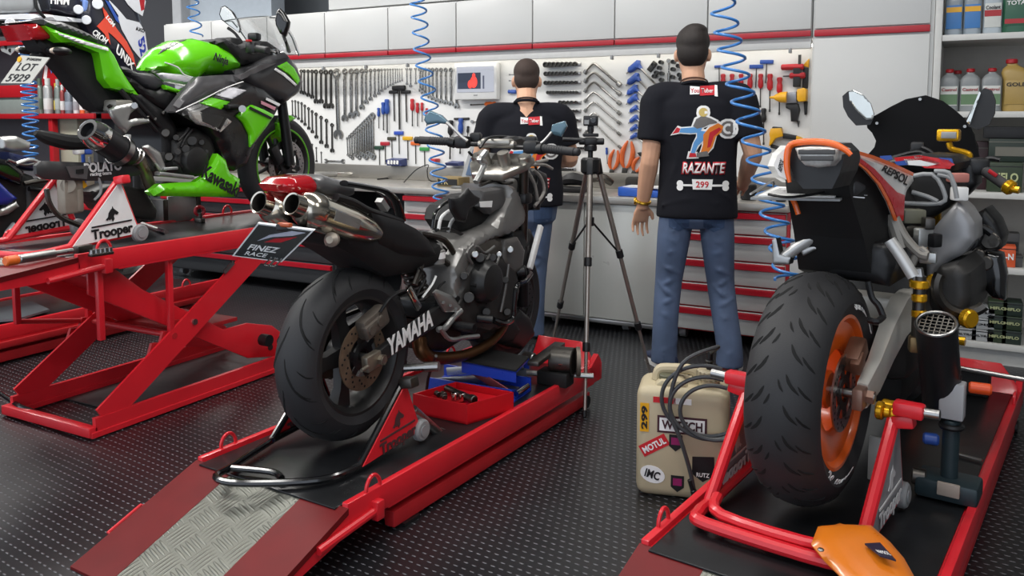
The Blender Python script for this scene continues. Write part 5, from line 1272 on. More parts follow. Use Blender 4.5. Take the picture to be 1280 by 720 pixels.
# cockpit
slab('cockpit', BLACK, [(264, 52), (280, 48), (300, 58), (318, 50), (334, 52), (346, 60), (356, 70), (340, 78), (318, 84), (296, 82), (282, 66)], .1, -.14, .03, .04)
MB().box(px(285, 57, -.05), (.14, .1, .08), None, .02).build('instrument_pod', BLACK, t)
for s, a_, b_ in ((1, (316, 60), (335, 63)), (-1, (296, 62), (284, 60))):
    A_, B_ = px(*a_, .2*s), px(*b_, .32*s) if s > 0 else px(*b_, -.30)
    MB().cyl(A_, B_, .019, n=14, bev=.004).build('grip', RUB, t); MB().box(A_, (.06, .06, .06), .2, .014).build('switch_pod', BLACK, t)
    MB().tube([A_+V((0, .05, .01)), lerp(A_, B_, .5)+V((0, .07, 0)), B_+V((0, .06, -.01))], .007, 8, 4).build('lever', BLACK, t)
MB().box(px(311, 51, .21), (.02, .03, .012), None, .004).build('kill_switch', REDT, t)
MB().box(px(318, 46, .14), (.06, .05, .04), .2, .012).build('brake_reservoir', BLACK, t)
# windscreen
SCRM = mat('screen_clear', '#e8eef0', .03, 0, .01, 5, trans=1, alpha=.28)
cl = [(357, 68), (350, 46), (341, 32), (333, 22), (318, 21)]; ed = [(332, 52), (322, 44), (312, 36), (303, 31), (298, 30)]
Rr = []
for (cx_, cy_), (ex_, ey_) in zip(cl, ed):
    c_ = px(cx_, cy_, 0); e_ = px(ex_, ey_, .0)
    row = []
    for k in range(9):
        a = -PI/2+PI*k/8; row.append(V((-3.45+.17*math.sin(a), lerp(e_.y, c_.y, math.cos(a)*.5+.5) , c_.z-.02*(1-math.cos(a)))))
    Rr.append(row)
m = MB()
for i in range(len(Rr)-1):
    for k in range(8): m.bm.faces.new([m._v(p) for p in (Rr[i][k], Rr[i][k+1], Rr[i+1][k+1], Rr[i+1][k])])
so = m.build('windscreen', SCRM, t); so.modifiers.new('s', 'SOLIDIFY').thickness = .004
MB().tube([r[0] for r in Rr]+Rr[-1]+[r[-1] for r in Rr[::-1]], .0035, 6).build('screen_edge', mat('screen_edge', '#5d6365', .3), so)
# mirrors
MGL = mat('mirror_glass', '#dfe1e0', .25, .25, .02)  # pale base colour stands in for a bright reflection in the glass
def mir(pts, glass, stem, off, nrm):
    nrm = V(nrm).normalized(); c_ = px(pts[0][0], pts[0][1], off); q_ = [atpl(x, y, c_, nrm) for x, y in pts]
    o = MB().pillow(q_, nrm, .004 if glass else .02, .03, .008, .03).build('mirror', BLKGL, t)
    if glass: MB().pillow([atpl(x, y, c_+nrm*.005, nrm) for x, y in glass], nrm, .001, .01, .003).build('mirror_glass', MGL, o)
    MB().tube([atpl(x, y, c_-nrm*.01, nrm) for x, y in stem[:2]]+[px(*stem[2], off*.6)], [.009, .008, .012], 8, 4).build('mirror_stem', BLACK, o)
mir([(274, 18), (276, 9), (281, 7), (290, 14), (297, 25), (300, 36), (299, 41), (286, 32), (277, 25)], [(275, 18), (277, 10), (281, 8), (289, 15), (296, 26), (299, 36), (298, 40), (286, 31), (278, 24)], [(285, 35), (294, 42), (304, 56)], -.28, V((.25, -1, -.05)))
mir([(344, 25), (346, 14), (350, 10), (356, 16), (362, 27), (361, 34), (357, 46), (350, 42), (345, 32)], None, [(354, 44), (358, 54), (361, 64)], .30, V((.3, -1, 0)))
# wheel chock etc. on the lift deck
t = thing('metal_chock', 'pale grey steel wheel chock plate standing on the raised lift below the green belly pan', 'wheel chock', (-3.3, 2.95, ZL))
a_ = atz(211, 278, ZL+.001); b_ = atz(246, 274, ZL+.001); n_ = (b_-a_).cross(V((0, 0, 1))).normalized()
t.location = a_; WM[t.name] = Matrix.Translation(a_)
MB().prism([a_, b_, b_+V((0, 0, .135)), a_+V((0, 0, .135))], -n_*.012, .002).build('plate', ALU, t)
MB().prism([b_, b_-n_*.06, b_-n_*.06+V((0, 0, .16)), b_+V((0, 0, .16))], (b_-a_).normalized()*.03, .002).build('post', DSTEEL, t)
MB().prism([a_, a_-n_*.1, a_-n_*.1+V((0, 0, .12)), a_+V((0, 0, .12))], (a_-b_).normalized()*.03, .002).build('post', DSTEEL, t)
o_ = atz(250, 278, ZL)
t = thing('deck_clamp', 'small clamp with red knob standing on the raised lift deck', 'clamp', (o_.x, o_.y, ZL))
MB().box(o_+V((0, 0, .012)), (.05, .03, .024), None, .004).cyl(o_+V((0, 0, .02)), o_+V((0, 0, .05)), .012).build('foot', DSTEEL, t); MB().torus(o_+V((0, 0, .06)), (1, -.5, 0), .022, .009, 20, 8).build('knob', DKRED, t)
A_, B_ = atz(6, 327, ZL+.035), atz(104, 311, ZL+.035)
t = thing('torque_wrench', 'long silver torque wrench with orange end lying on the raised lift edge', 'torque wrench', (A_.x, A_.y, ZL))
d_ = (B_-A_).normalized()
MB().cyl(A_, A_+d_*.05, .018, n=12, bev=.004).build('orange_cap', mat('tool_orange', '#d5631f', .4), t); MB().cyl(A_+d_*.05, A_+d_*.2, .017, n=12, bev=.004).build('grip', STEEL, t)
MB().cyl(A_+d_*.2, B_-d_*.05, .011, n=10).build('shaft', STEEL, t); MB().box(B_, (.03, .07, .03), d_.to_track_quat('Y', 'Z').to_matrix(), .006).build('head', DSTEEL, t)
A_, B_ = atz(112, 317, ZL+.015), atz(140, 313, ZL+.015)
t = thing('socket_strip', 'short chrome socket strip lying by the white stand plate on the raised lift', 'socket set', (A_.x, A_.y, ZL))
MB().bar(A_-V((0, 0, .008)), B_-V((0, 0, .008)), .03, .012, bev=.003).build('rail', DSTEEL, t)
for k in range(5): MB().cyl(lerp(A_, B_, .1+.2*k)-V((0, 0, .004)), lerp(A_, B_, .1+.2*k)+V((0, 0, .014)), .011, n=12).build('socket', STEEL, t)
A_, B_ = atz(178, 280, ZL+.012), atz(208, 290, ZL+.012)
tag(MB().cyl(A_, B_, .011, n=10).build('steel_bar', STEEL), 'thin steel bar lying across the raised lift deck behind the white stand plate', 'bar')
# ================================================================ people
from mathutils.bvhtree import BVHTree
SKIN = mat('skin', '#d0a184', .5, 0, .06, 15, spec=.35)
SHIRT = mat('shirt_black', '#15161d', .9, 0, .08, 60, bump=.25, bscale=120, spec=.25)
HAIRM = mat('hair_dark', '#221b18', .7, 0, .25, 120, bump=.6, bscale=350)
def denim():
    m = mat('denim', '#4e5e7a', .85, 0, .26, 9, bump=.35, bscale=420)
    return m
DENIM = denim()
def eloft(m, rows, n=20):
    R = []
    for (x, y, z, a, b) in rows:
        R.append([(x+a*math.cos(2*PI*k/n), y+b*math.sin(2*PI*k/n), z) for k in range(n)])
    return m.rings(R)
def hand(m, wrist, d, palm_n, side, L=.18, curl=.35, s=1.0):
    """wrist point, direction to the fingers d, palm normal, side=+1/-1 thumb direction"""
    w = V(wrist); d = V(d).normalized(); pn = V(palm_n); pn = (pn-d*pn.dot(d)).normalized(); sd = d.cross(pn)*side
    pl = L*.5
    R = []
    for t_, hw, th in ((-.12, .026, .02), (.15, .030, .018), (.5, .040, .015), (.9, .041, .013), (1.0, .036, .011)):
        c = w+d*pl*t_
        R.append([c+sd*hw*s*math.cos(2*PI*k/12)+pn*th*s*math.sin(2*PI*k/12) for k in range(12)])
    m.rings(R)
    for k, (o, fl) in enumerate(((.033, .88), (.011, 1.0), (-.011, .93), (-.033, .72))):
        b = w+d*pl*.93+sd*o*s; ln = L*.46*fl; sp = d+sd*(o*2.2)
        p1 = b+sp*ln*.42+pn*ln*.06*curl; p2 = p1+(sp*math.cos(curl)+pn*math.sin(curl)).normalized()*ln*.32; p3 = p2+(sp*math.cos(curl*1.9)+pn*math.sin(curl*1.9)).normalized()*ln*.26
        m.tube([b-d*.01, b, p1, p2, p3], [.0082*s, .0082*s, .0078*s, .0072*s, .0055*s], 8, 2)
    b = w+d*pl*.28+sd*.026*s; p1 = b+(d*.75+sd*.75+pn*.25).normalized()*L*.2; p2 = p1+(d*1.0+sd*.15+pn*.3).normalized()*L*.16
    m.tube([w+d*pl*.1+sd*.012*s, b, p1, p2], [.014*s, .0125*s, .0105*s, .0075*s], 8, 3)
def head(m, c, s=1.0):
    """c: centre of the head; faces +y"""
    c = V(c)
    eloft(m, [(c.x, c.y+.02*s, c.z-.125*s, .02*s, .02*s), (c.x, c.y+.035*s, c.z-.115*s, .045*s, .05*s), (c.x, c.y+.02*s, c.z-.085*s, .06*s, .075*s), (c.x, c.y+.01*s, c.z-.04*s, .07*s, .09*s), (c.x, c.y, c.z, .076*s, .098*s), (c.x, c.y-.005*s, c.z+.05*s, .077*s, .1*s), (c.x, c.y-.008*s, c.z+.085*s, .066*s, .086*s), (c.x, c.y-.008*s, c.z+.11*s, .043*s, .056*s), (c.x, c.y-.008*s, c.z+.12*s, .012*s, .015*s)])
    m.ell(c+V((0, .108*s, -.03*s)), (.014*s, .02*s, .026*s))                 # nose
    m.ell(c+V((0, .088*s, -.07*s)), (.026*s, .012*s, .01*s))                 # lips
    m.ell(c+V((0, .088*s, .022*s)), (.055*s, .015*s, .01*s))                 # brow
    for k in (-1, 1): m.ell(c+V((k*.080*s, -.006*s, -.018*s)), (.012*s, .02*s, .032*s), Matrix.Rotation(.35*k, 3, 'Z'))
def on_surface(bv, M, Mi, x, z, eps=.003):
    h = bv.ray_cast(M @ V((x, -1.2, z)), M.to_3x3() @ V((0, 1, 0)))
    return (h[0]-M.to_3x3() @ V((0, eps, 0))) if h[0] is not None else None
def drape(shirt, M, name, polys, m, eps=.003):
    """print on the back of a shirt: 2-D polygons (x,z) laid on the cloth"""
    me = shirt.data; P = wm(shirt)
    bv = BVHTree.FromPolygons([P @ v.co for v in me.vertices], [tuple(p.vertices) for p in me.polygons])
    b = bmesh.new()
    for poly in polys:
        xs_ = [p[0] for p in poly]; zs_ = [p[1] for p in poly]; st = .022
        Q = []
        for i in range(len(poly)):
            a, c = poly[i], poly[(i+1) % len(poly)]; k = max(1, int(math.hypot(c[0]-a[0], c[1]-a[1])/st))
            Q += [V((lerp(a[0], c[0], j/k), lerp(a[1], c[1], j/k))) for j in range(k)]
        n = len(Q); pts = list(Q)
        z = min(zs_)
        while z < max(zs_):
            x = min(xs_)
            while x < max(xs_): 
                pts.append(V((x, z))); x += st
            z += st
        r = delaunay_2d_cdt(pts, [(i, (i+1) % n) for i in range(n)], [], 1, 1e-6)
        vs = []
        for v in r[0]:
            p = on_surface(bv, M, None, v.x, v.y, eps); vs.append(b.verts.new(P.inverted() @ p) if p is not None else None)
        for f in r[2]:
            if all(vs[i] is not None for i in f):
                try: b.faces.new([vs[i] for i in f])
                except ValueError: pass
    bmesh.ops.recalc_face_normals(b, faces=b.faces[:])
    e = bmesh.new(); me2 = bpy.data.meshes.new(name); b.to_mesh(me2); b.free(); e.free()
    o = link_mesh(name, me2, m, shirt); sd = o.modifiers.new('s', 'SOLIDIFY'); sd.thickness = .0012; sd.offset = 0
    return o
def drape_text(shirt, M, s, cx, cz, w, h, m, shear=.0, bold=.02, eps=.0045, rot=0):
    cu = bpy.data.curves.new('t', 'FONT'); cu.body = s; cu.size = 1; cu.align_x = 'CENTER'; cu.align_y = 'CENTER'; cu.offset = bold; cu.resolution_u = 2; cu.shear = shear
    t = bpy.data.objects.new('t', cu); COL.objects.link(t)
    me = bpy.data.meshes.new_from_object(t.evaluated_get(bpy.context.evaluated_depsgraph_get())); bpy.data.objects.remove(t); bpy.data.curves.remove(cu)
    xs_ = [v.co.x for v in me.vertices]; ys_ = [v.co.y for v in me.vertices]; W_, H_ = max(xs_)-min(xs_), max(ys_)-min(ys_); xc, yc = (max(xs_)+min(xs_))/2, (max(ys_)+min(ys_))/2
    P = wm(shirt); bv = BVHTree.FromPolygons([P @ v.co for v in shirt.data.vertices], [tuple(p.vertices) for p in shirt.data.polygons])
    for v in me.vertices:
        x_, z_ = (v.co.x-xc)/W_*w, (v.co.y-yc)/H_*h; x, z = cx+x_*math.cos(rot)-z_*math.sin(rot), cz+x_*math.sin(rot)+z_*math.cos(rot)
        p = on_surface(bv, M, None, x, z, eps)
        v.co = P.inverted() @ p if p is not None else V((0, 0, 0))
    o = link_mesh('shirt_lettering', me, m, shirt); sd = o.modifiers.new('s', 'SOLIDIFY'); sd.thickness = .001; sd.offset = 0
    return o
def circ(x, z, r, n=14): return [(x+r*math.cos(2*PI*k/n), z+r*math.sin(2*PI*k/n)) for k in range(n)]
def prints(shirt, M, cx, cz, s):
    """logo, racing rider and title; cx cz = centre of the picture, s = scale (1 = 0.3 m wide)"""
    WH = WSTK; RD = mat('print_red', '#c21f2c', .7); BL = mat('print_blue', '#5b97cf', .7); GYp = mat('print_grey', '#6d6a68', .7); OR = mat('print_orange', '#dd7a22', .7); GO = mat('print_gold', '#c3ab62', .7)
    q = lambda L: [(cx+x*s, cz+z*s) for x, z in L]
    lz = cz+.235*s
    drape(shirt, M, 'logo_box', [[(cx-.02*s, lz-.026*s), (cx+.05*s, lz-.022*s), (cx+.05*s, lz+.026*s), (cx-.02*s, lz+.022*s)]], RD)
    drape(shirt, M, 'logo_patch', [[(cx-.068*s, lz-.02*s), (cx-.022*s, lz-.018*s), (cx-.022*s, lz+.018*s), (cx-.068*s, lz+.022*s)], [(cx+.05*s, lz-.028*s), (cx+.066*s, lz-.03*s), (cx+.062*s, lz+.026*s), (cx+.05*s, lz+.028*s)]], WH)
    drape_text(shirt, M, 'You', cx-.045*s, lz, .042*s, .022*s, RD, bold=.02); drape_text(shirt, M, 'Tuber', cx+.015*s, lz, .058*s, .022*s, WH, bold=.02)
    def blob(nm, L, m, e, out=True):
        if out:
            c0, c1 = sum(p[0] for p in L)/len(L), sum(p[1] for p in L)/len(L)
            rr = max(math.hypot(p[0]-c0, p[1]-c1) for p in L); f = 1+.007/rr
            g = [(c0+(x-c0)*f+math.copysign(.004, x-c0), c1+(z-c1)*f+math.copysign(.004, z-c1)) for x, z in L]
            drape(shirt, M, 'print_outline', [q(g)], WH, .003)
        drape(shirt, M, nm, [q(L)], m, e)
    blob('print_wheel', circ(.118, .048, .038), GYp, .0042); drape(shirt, M, 'print_wheel_rim', [q(circ(.118, .048, .026))], WH, .0048); drape(shirt, M, 'print_wheel_hub', [q(circ(.118, .048, .014))], GYp, .0054)
    blob('print_boot', [(-.15, .022), (-.118, .03), (-.11, .048), (-.128, .055), (-.138, .038)], RD, .0044)
    blob('print_leg', [(-.115, .03), (-.06, .026), (-.015, .03), (-.005, .055), (-.05, .055), (-.108, .05)], BL, .0044)
    blob('print_leg', [(-.03, .04), (.012, .035), (.0, -.01), (-.025, -.035), (-.04, -.075), (-.058, -.07), (-.045, -.02), (-.03, .005)], BL, .0044)
    blob('print_boot', [(-.062, -.07), (-.035, -.072), (-.03, -.09), (-.068, -.092)], RD, .0046)
    blob('print_jacket', [(-.05, .06), (-.035, .095), (-.005, .112), (.03, .1), (.06, .085), (.066, .075), (.03, .07), (.0, .055), (-.03, .048)], GYp, .0046)
    blob('print_helmet', circ(-.002, .128, .022), GO, .005); drape(shirt, M, 'print_visor', [q([(.004, .12), (.02, .122), (.018, .134), (.004, .134)])], WH, .0056)
    blob('print_fairing', [(.0, .02), (.03, .055), (.07, .075), (.095, .06), (.085, .03), (.06, .01), (.045, -.04), (.02, -.075), (-.015, -.08), (.0, -.03)], OR, .005)
    drape(shirt, M, 'print_stripe', [q([(.03, .03), (.075, .055), (.085, .045), (.05, .01), (.035, -.04), (.02, -.045), (.025, .0)])], RD, .0056); drape(shirt, M, 'print_belly', [q([(-.03, -.07), (.02, -.06), (.03, -.085), (-.03, -.092)])], GYp, .0052)
    tz = cz-.145*s
    drape_text(shirt, M, 'RAZANTE', cx+.005*s, tz, .215*s, .062*s, RD, .2, .07, .0035); drape_text(shirt, M, 'RAZANTE', cx+.005*s, tz, .205*s, .050*s, WH, .2, .022, .005)
    tz2 = cz-.215*s
    drape(shirt, M, 'title_bones', [q([(-.11, -.235), (.115, -.235), (.115, -.225), (-.11, -.225)]), q(circ(-.108, -.222, .016)), q(circ(-.108, -.242, .016)), q(circ(.112, -.222, .016)), q(circ(.112, -.242, .016)), q([(-.045, -.25), (.045, -.25), (.05, -.2), (-.05, -.2)])], WH, .003)
    drape_text(shirt, M, '299', cx, tz2-.01*s, .062*s, .032*s, RD, 0, .02)
def shoe(M, x, y, rz, t, m, sole, stripe):
    T = M @ Matrix.Translation((x, y, 0)) @ Matrix.Rotation(rz, 4, 'Z')
    rows = []
    s_ = MB(T); R = []
    for yy, hw, h in ((-.095, .02, .05), (-.09, .034, .07), (-.05, .04, .085), (.0, .042, .08), (.06, .046, .06), (.12, .047, .045), (.165, .036, .035), (.18, .012, .028)):
        R.append([V((hw*math.cos(2*PI*k/14), yy, .018+max(0, .5+.5*math.sin(2*PI*k/14))*h)) for k in range(14)])
    s_.rings(R); o = s_.build('shoe', m, t)
    so = MB(T); R = []
    for yy, hw in ((-.10, .02), (-.09, .038), (-.04, .042), (.03, .044), (.1, .05), (.15, .044), (.185, .016)):
        R.append([V((-hw, yy, 0)), V((hw, yy, 0)), V((hw, yy, .026)), V((-hw, yy, .026))])
    so.rings(R).build('sole', sole, o)
    for k in (-1, 1): MB(T).bar((k*.044, -.03, .05), (k*.047, .06, .04), .004, .012, bev=.001).bar((k*.044, .0, .075), (k*.047, .03, .03), .004, .01).build('side_stripe', stripe, o)
    return o
def person(name, label, loc, rz, H, P):
    t = thing(name, label, 'person', loc, rz); M = wm(t)
    k = H/1.75
    hx, hy, hz = P['head']
    m = MB(M); head(m, (hx, hy, hz), P.get('hs', 1))
    m.tube([(P['nx'], -.015, 1.36*k), (lerp(P['nx'], hx, .4), hy*.3-.02, 1.46*k), (hx, hy-.02, hz-.06)], [.075, .058, .056], 14, 3)
    eloft(m, [(P['cx'], 0, .9*k, .15, .10), (P['cx'], 0, 1.1*k, .13, .09), (P['nx'], 0, 1.3*k, .16, .1), (P['nx'], 0, 1.42*k, .1, .07)])
    for s in (-1, 1):
        A = P['armR' if s > 0 else 'armL']; sh, el, wr, tip = [V(p) for p in A]
        m.tube([sh, lerp(sh, el, .5), el, lerp(el, wr, .25), lerp(el, wr, .7), wr, wr+(tip-wr)*.12], [.056, .054, .046, .048, .040, .031, .03], 12, 3)
        hand(m, wr, tip-wr, P['palmR' if s > 0 else 'palmL'], P.get('thR' if s > 0 else 'thL', s), (tip-wr).length*1.05, P.get('curl', .4), 1.12)
        L = P['legR' if s > 0 else 'legL']; m.tube([V(p) for p in L], [.07, .07, .055, .045, .04, .035], 12, 3)
    body = m.build('body', SKIN, t, remesh=.005, sm_it=3)
    # face details
    for s in (-1, 1):
        MB(M).ell((hx+s*.031, hy+.088, hz-.002), (.013, .008, .009)).build('eye', WSTK, body); MB(M).ell((hx+s*.031, hy+.0955, hz-.002), (.005, .003, .005)).build('pupil', LOGO, body)
    # hair
    m = MB(M); s = P.get('hs', 1)
    for (o_, d_) in P['hair']: m.ell((hx+o_[0]*s, hy+o_[1]*s, hz+o_[2]*s), tuple(q*s for q in d_), n=20)
    m.build('hair', P.get('hairm', HAIRM), t, remesh=.008, sm_it=4)
    # shirt
    m = MB(M); eloft(m, P['shirt'], 28)
    for s in (-1, 1):
        sh, el = [V(p) for p in P['armR' if s > 0 else 'armL'][:2]]
        e = lerp(sh, el, P.get('sleeve', .72)); m.tube([V((P['nx']+s*.06, 0, sh.z+.01)), sh+V((0, 0, -.005)), lerp(sh, e, .5), e], [.07, .083, .083, .082], 16, 4)
    if 'fold' in P:
        for f in P['fold']: m.tube([V(p) for p in f], [.002, .008, .003], 6, 4)
    shirt = m.build('t_shirt', SHIRT, t, remesh=.009, sm_it=6)
    MB(M).torus((P['nx'], -.012, 1.462*k), (0, .25, 1), .068, .009, 28, 8).build('collar', SHIRT, shirt)
    # jeans
    m = MB(M); eloft(m, P['hips'], 24)
    for s in (-1, 1):
        L = [V(p) for p in P['legR' if s > 0 else 'legL']]
        m.tube(L[:-1]+[lerp(L[-2], L[-1], .85)], P.get('legr', [.09, .085, .07, .066, .065, .07]), 18, 4)
        for zf in (.32, .36, .88, .93, .97):
            a_ = lerp(L[2], L[4], max(0, (zf-.3)/.7)) if zf > .3 else L[2]
            m.torus(a_+V((0, 0, .0)), (.25*s, -.3, 1), .058, .012, 18, 6)
        for j, (f, sl) in enumerate(((.16, .05), (.21, -.04), (.26, .03), (.34, -.03), (.40, .04), (.46, -.05), (.52, .03), (.60, -.03), (.82, .03), (.87, -.03), (.92, .02))):
            q_ = f*(len(L)-1); a_ = lerp(L[int(q_)], L[min(int(q_)+1, len(L)-1)], q_-int(q_)); rr_ = lerp(.084, .058, min(1, f*1.6))
            m.tube([a_+V((-rr_*.8, -rr_*.55, -sl)), a_+V((0, -rr_*1.0, 0)), a_+V((rr_*.8, -rr_*.55, sl))], [.006, .015, .006], 6, 4)
    jeans = m.build('jeans', DENIM, t, remesh=.008, sm_it=3)
    for s in (-1, 1):
        z0 = .86*k; x0 = P['cx']+s*.085
        drape(jeans, M, 'back_pocket', [[(x0-.055, z0), (x0+.055, z0), (x0+.05, z0-.1), (x0, z0-.125), (x0-.05, z0-.1)]], mat('denim_dark', '#334766', .85, 0, .2, 20, bump=.3, bscale=400), .003)
    return t, M, body, shirt, jeans
PA = dict(head=(-.035, .03, 1.63), nx=-.02, cx=0, hs=1.0,
          armL=((-.20, 0, 1.40), (-.235, -.03, 1.10), (-.275, .04, .855), (-.30, .09, .68)), armR=((.19, 0, 1.40), (.265, -.02, 1.13), (.235, .22, .96), (.19, .36, .90)),
          palmL=(.45, -.85, 0), palmR=(-.3, -.1, -1), thL=-1, thR=1, curl=.45,
          legL=((-.09, 0, .90), (-.112, .0, .70), (-.135, .02, .47), (-.145, .0, .30), (-.15, -.01, .13), (-.15, -.01, .03)), legR=((.09, 0, .90), (.105, .01, .70), (.125, .03, .47), (.15, -.01, .30), (.175, -.04, .14), (.175, -.04, .04)),
          hair=[((0, -.015, .05), (.085, .106, .085)), ((0, -.05, .0), (.079, .066, .085)), ((0, .05, .095), (.066, .05, .035)), ((.01, -.02, .105), (.062, .08, .036))],
          shirt=[(-.0, .0, .80, .205, .125), (0, 0, .83, .203, .128), (0, 0, .95, .195, .12), (0, 0, 1.08, .19, .115), (-.005, 0, 1.2, .2, .12), (-.01, 0, 1.3, .215, .122), (-.015, 0, 1.37, .215, .11), (-.02, 0, 1.42, .165, .09), (-.02, -.005, 1.455, .09, .075), (-.02, -.005, 1.475, .07, .065)],
          hips=[(0, 0, .745, .10, .08), (0, 0, .79, .168, .115), (0, 0, .85, .178, .122), (0, 0, .95, .17, .115), (0, 0, .98, .165, .11)],
          fold=[((-.18, -.075, .86), (-.05, -.118, .9), (.1, -.112, .88)), ((.17, -.08, .9), (.06, -.112, .96), (-.03, -.11, .95)), ((-.16, -.08, 1.22), (-.1, -.1, 1.1), (-.13, -.09, 1.0))])
tA, MA, bodyA, shirtA, jeansA = person('person', 'taller man in black printed t-shirt and jeans standing with arms down, gold watch on wrist', (-1.19, 4.17, 0), math.radians(15.5), 1.75, PA)
prints(shirtA, MA, .025, 1.20, 1.0)
A = [V(p) for p in PA['armL']]; wr = lerp(A[1], A[2], .93); d_ = (A[2]-A[1]).normalized()
wt = MB(MA).torus(wr, d_, .034, .009, 24, 8).build('watch', mat('watch_gold', '#c79a36', .25, .9), tA)
MB(MA).cyl(wr-V((.034, .0, 0)), wr-V((.046, 0, 0)), .02, n=18).build('watch_case', MATS['watch_gold'], wt)
MB(MA).torus((-.025, -.005, 1.478), (0, .35, 1), .066, .0035, 28, 6).build('neck_cord', mat('cord_brown', '#5a3a2c', .7), tA)
SH1 = mat('shoe_navy', '#27304a', .6); SOL = mat('sole_white', '#d8d8d6', .5); ORS = mat('shoe_orange', '#d6683a', .5)
shoe(MA, -.15, .03, .5, tA, SH1, SOL, ORS); shoe(MA, .18, .01, -.2, tA, mat('shoe_rust', '#8e4436', .6), SOL, WSTK)
PB_ = dict(head=(0, .075, 1.525), nx=.0, cx=.01, hs=.95,
          armL=((-.19, .02, 1.31), (-.27, .04, 1.07), (-.20, .27, 1.02), (-.13, .41, 1.02)), armR=((.19, .02, 1.31), (.255, .05, 1.07), (.17, .28, 1.03), (.1, .41, 1.0)),
          palmL=(.2, 0, -1), palmR=(-.2, 0, -1), thL=1, thR=-1, curl=.7, sleeve=.68,
          legL=((-.09, 0, .86), (-.115, .0, .67), (-.14, .03, .46), (-.155, .01, .30), (-.16, .0, .13), (-.16, .0, .03)), legR=((.075, 0, .86), (.065, .01, .67), (.055, .03, .46), (.045, .01, .30), (.04, .0, .13), (.04, .0, .03)),
          hair=[((0, -.012, .045), (.081, .103, .082)), ((0, -.045, .0), (.077, .062, .075))], hairm=mat('hair_cropped', '#3a2d27', .8, 0, .2, 150, bump=.4, bscale=400),
          shirt=[(0.01, .0, .80, .2, .13), (0.01, 0, .9, .205, .13), (0, 0, 1.02, .2, .125), (0, 0, 1.14, .21, .125), (0, .01, 1.22, .225, .125), (0, .015, 1.28, .22, .115), (0, .02, 1.33, .165, .095), (0, .02, 1.375, .085, .075), (0, .02, 1.395, .066, .063)],
          hips=[(0, 0, .66, .10, .08), (0, 0, .72, .17, .12), (0, 0, .80, .182, .125), (0, 0, .9, .17, .115)],
          fold=[((-.17, -.08, .95), (-.05, -.12, 1.0), (.12, -.11, .97))])
tB, MB_, bodyB, shirtB, jeansB = person('person', 'shorter man in black printed t-shirt and jeans bending over the workbench, back turned', (-2.22, 4.28, 0), math.radians(27), 1.66, PB_)
prints(shirtB, MB_, .03, 1.07, .92)
shoe(MB_, -.16, .04, .15, tB, BLKT, mat('sole_dark', '#2a2a2a', .7), DSTEEL); shoe(MB_, .04, .04, -.1, tB, BLKT, MATS['sole_dark'], DSTEEL)
MB(MB_).torus((0, .0, 1.40), (0, .3, 1), .062, .004, 24, 6).build('neckline', SHIRT, tB)
# ================================================================ tripod with action camera
tc = atz(733, 470, 0); TC = V((-1.375, 3.62, 0))
t = thing('tripod', 'silver camera tripod with black joints standing by the end of the lowered lift', 'tripod', TC)
apex = aty(738, 205, TC.y); TC.x = apex.x
TSIL = mat('tripod_silver', '#aaa29a', .3, .8)
feet = [(731, 520, 3.30), (690, 415, None), (814, 474, 3.93)]
ends = [atz(731, 521, 0), atz(690, 432, 0), atz(815, 476, 0)]
for e in ends:
    d_ = e-apex; top = apex+V((e.x-apex.x, e.y-apex.y, 0)).normalized()*.035
    leg = MB().cyl(top, lerp(top, e, .40), .0125, n=12).build('leg', TSIL, t)
    MB().cyl(lerp(top, e, .38), lerp(top, e, .74), .0102, n=12).build('middle_tube', TSIL, leg); MB().cyl(lerp(top, e, .72), lerp(top, e, .985), .008, n=12).build('lower_tube', TSIL, leg)
    for f in (.40, .735): MB().cyl(lerp(top, e, f-.018), lerp(top, e, f+.018), .0175, n=12, bev=.003).build('clamp', BLACK, leg)
    MB().cyl(lerp(top, e, .975), e, .010, n=10).build('foot', BLACK, leg)
    MB().bar(top+V((0, 0, .025)), lerp(top, e, .045), .03, .028, bev=.005).build('leg_hinge', BLACK, t)
    MB().cyl(apex-V((0, 0, .26)), lerp(top, e, .40), .005, n=8).build('brace', BLACK, t)
MB().cyl(apex-V((0, 0, .28)), apex+V((0, 0, .06)), .012, n=14).build('centre_column', BLACK, t)
MB().cyl(apex-V((0, 0, .045)), apex+V((0, 0, .03)), .045, n=18, bev=.01).build('spider', BLACK, t)
MB().cyl(apex-V((0, 0, .29)), apex-V((0, 0, .25)), .02, n=12).build('brace_collar', BLACK, t)
hp = apex+V((0, 0, .06))
MB().cyl(hp, hp+V((0, 0, .03)), .03, n=16, bev=.005).box(hp+V((0, 0, .045)), (.06, .05, .04), YAW, .01).cyl(hp+V((-.05, -.02, .045)), hp+V((.06, .02, .045)), .016, n=12, bev=.004).build('pan_head', BLACK, t)
MB().cyl(hp+RT*-.01+V((0, 0, .05)), hp-RT*.13+V((0, 0, .055)), .011, n=12, bev=.003).build('pan_handle', BLACK, t)
MB().box(hp+V((0, 0, .075)), (.07, .055, .016), YAW, .004).build('quick_plate', BLACK, t)
cb = hp+V((0, 0, .083))
t = thing('action_camera', 'small black action camera mounted on top of the tripod', 'camera', cb)
RY = Matrix.Rotation(YAW-.3, 3, 'Z')
MB().cyl(cb, cb+V((0, 0, .03)), .012, n=12).box(cb+V((0, 0, .02)), (.03, .014, .03), RY, .004).build('mount', BLACK, t)
MB().box(cb+V((0, 0, .058)), (.066, .032, .048), RY, .006).build('body', BLACK, t)
f_ = RY @ V((0, -1, 0)); r_ = RY @ V((1, 0, 0))
MB().cyl(cb+V((0, 0, .06))+r_*.016+f_*.014, cb+V((0, 0, .06))+r_*.016+f_*.021, .014, n=20, bev=.002).build('lens', BLKGL, t)
MB().box(cb+V((0, 0, .052))-r_*.016+f_*.0165, (.022, .002, .02), RY).build('status_window', GREY, t)
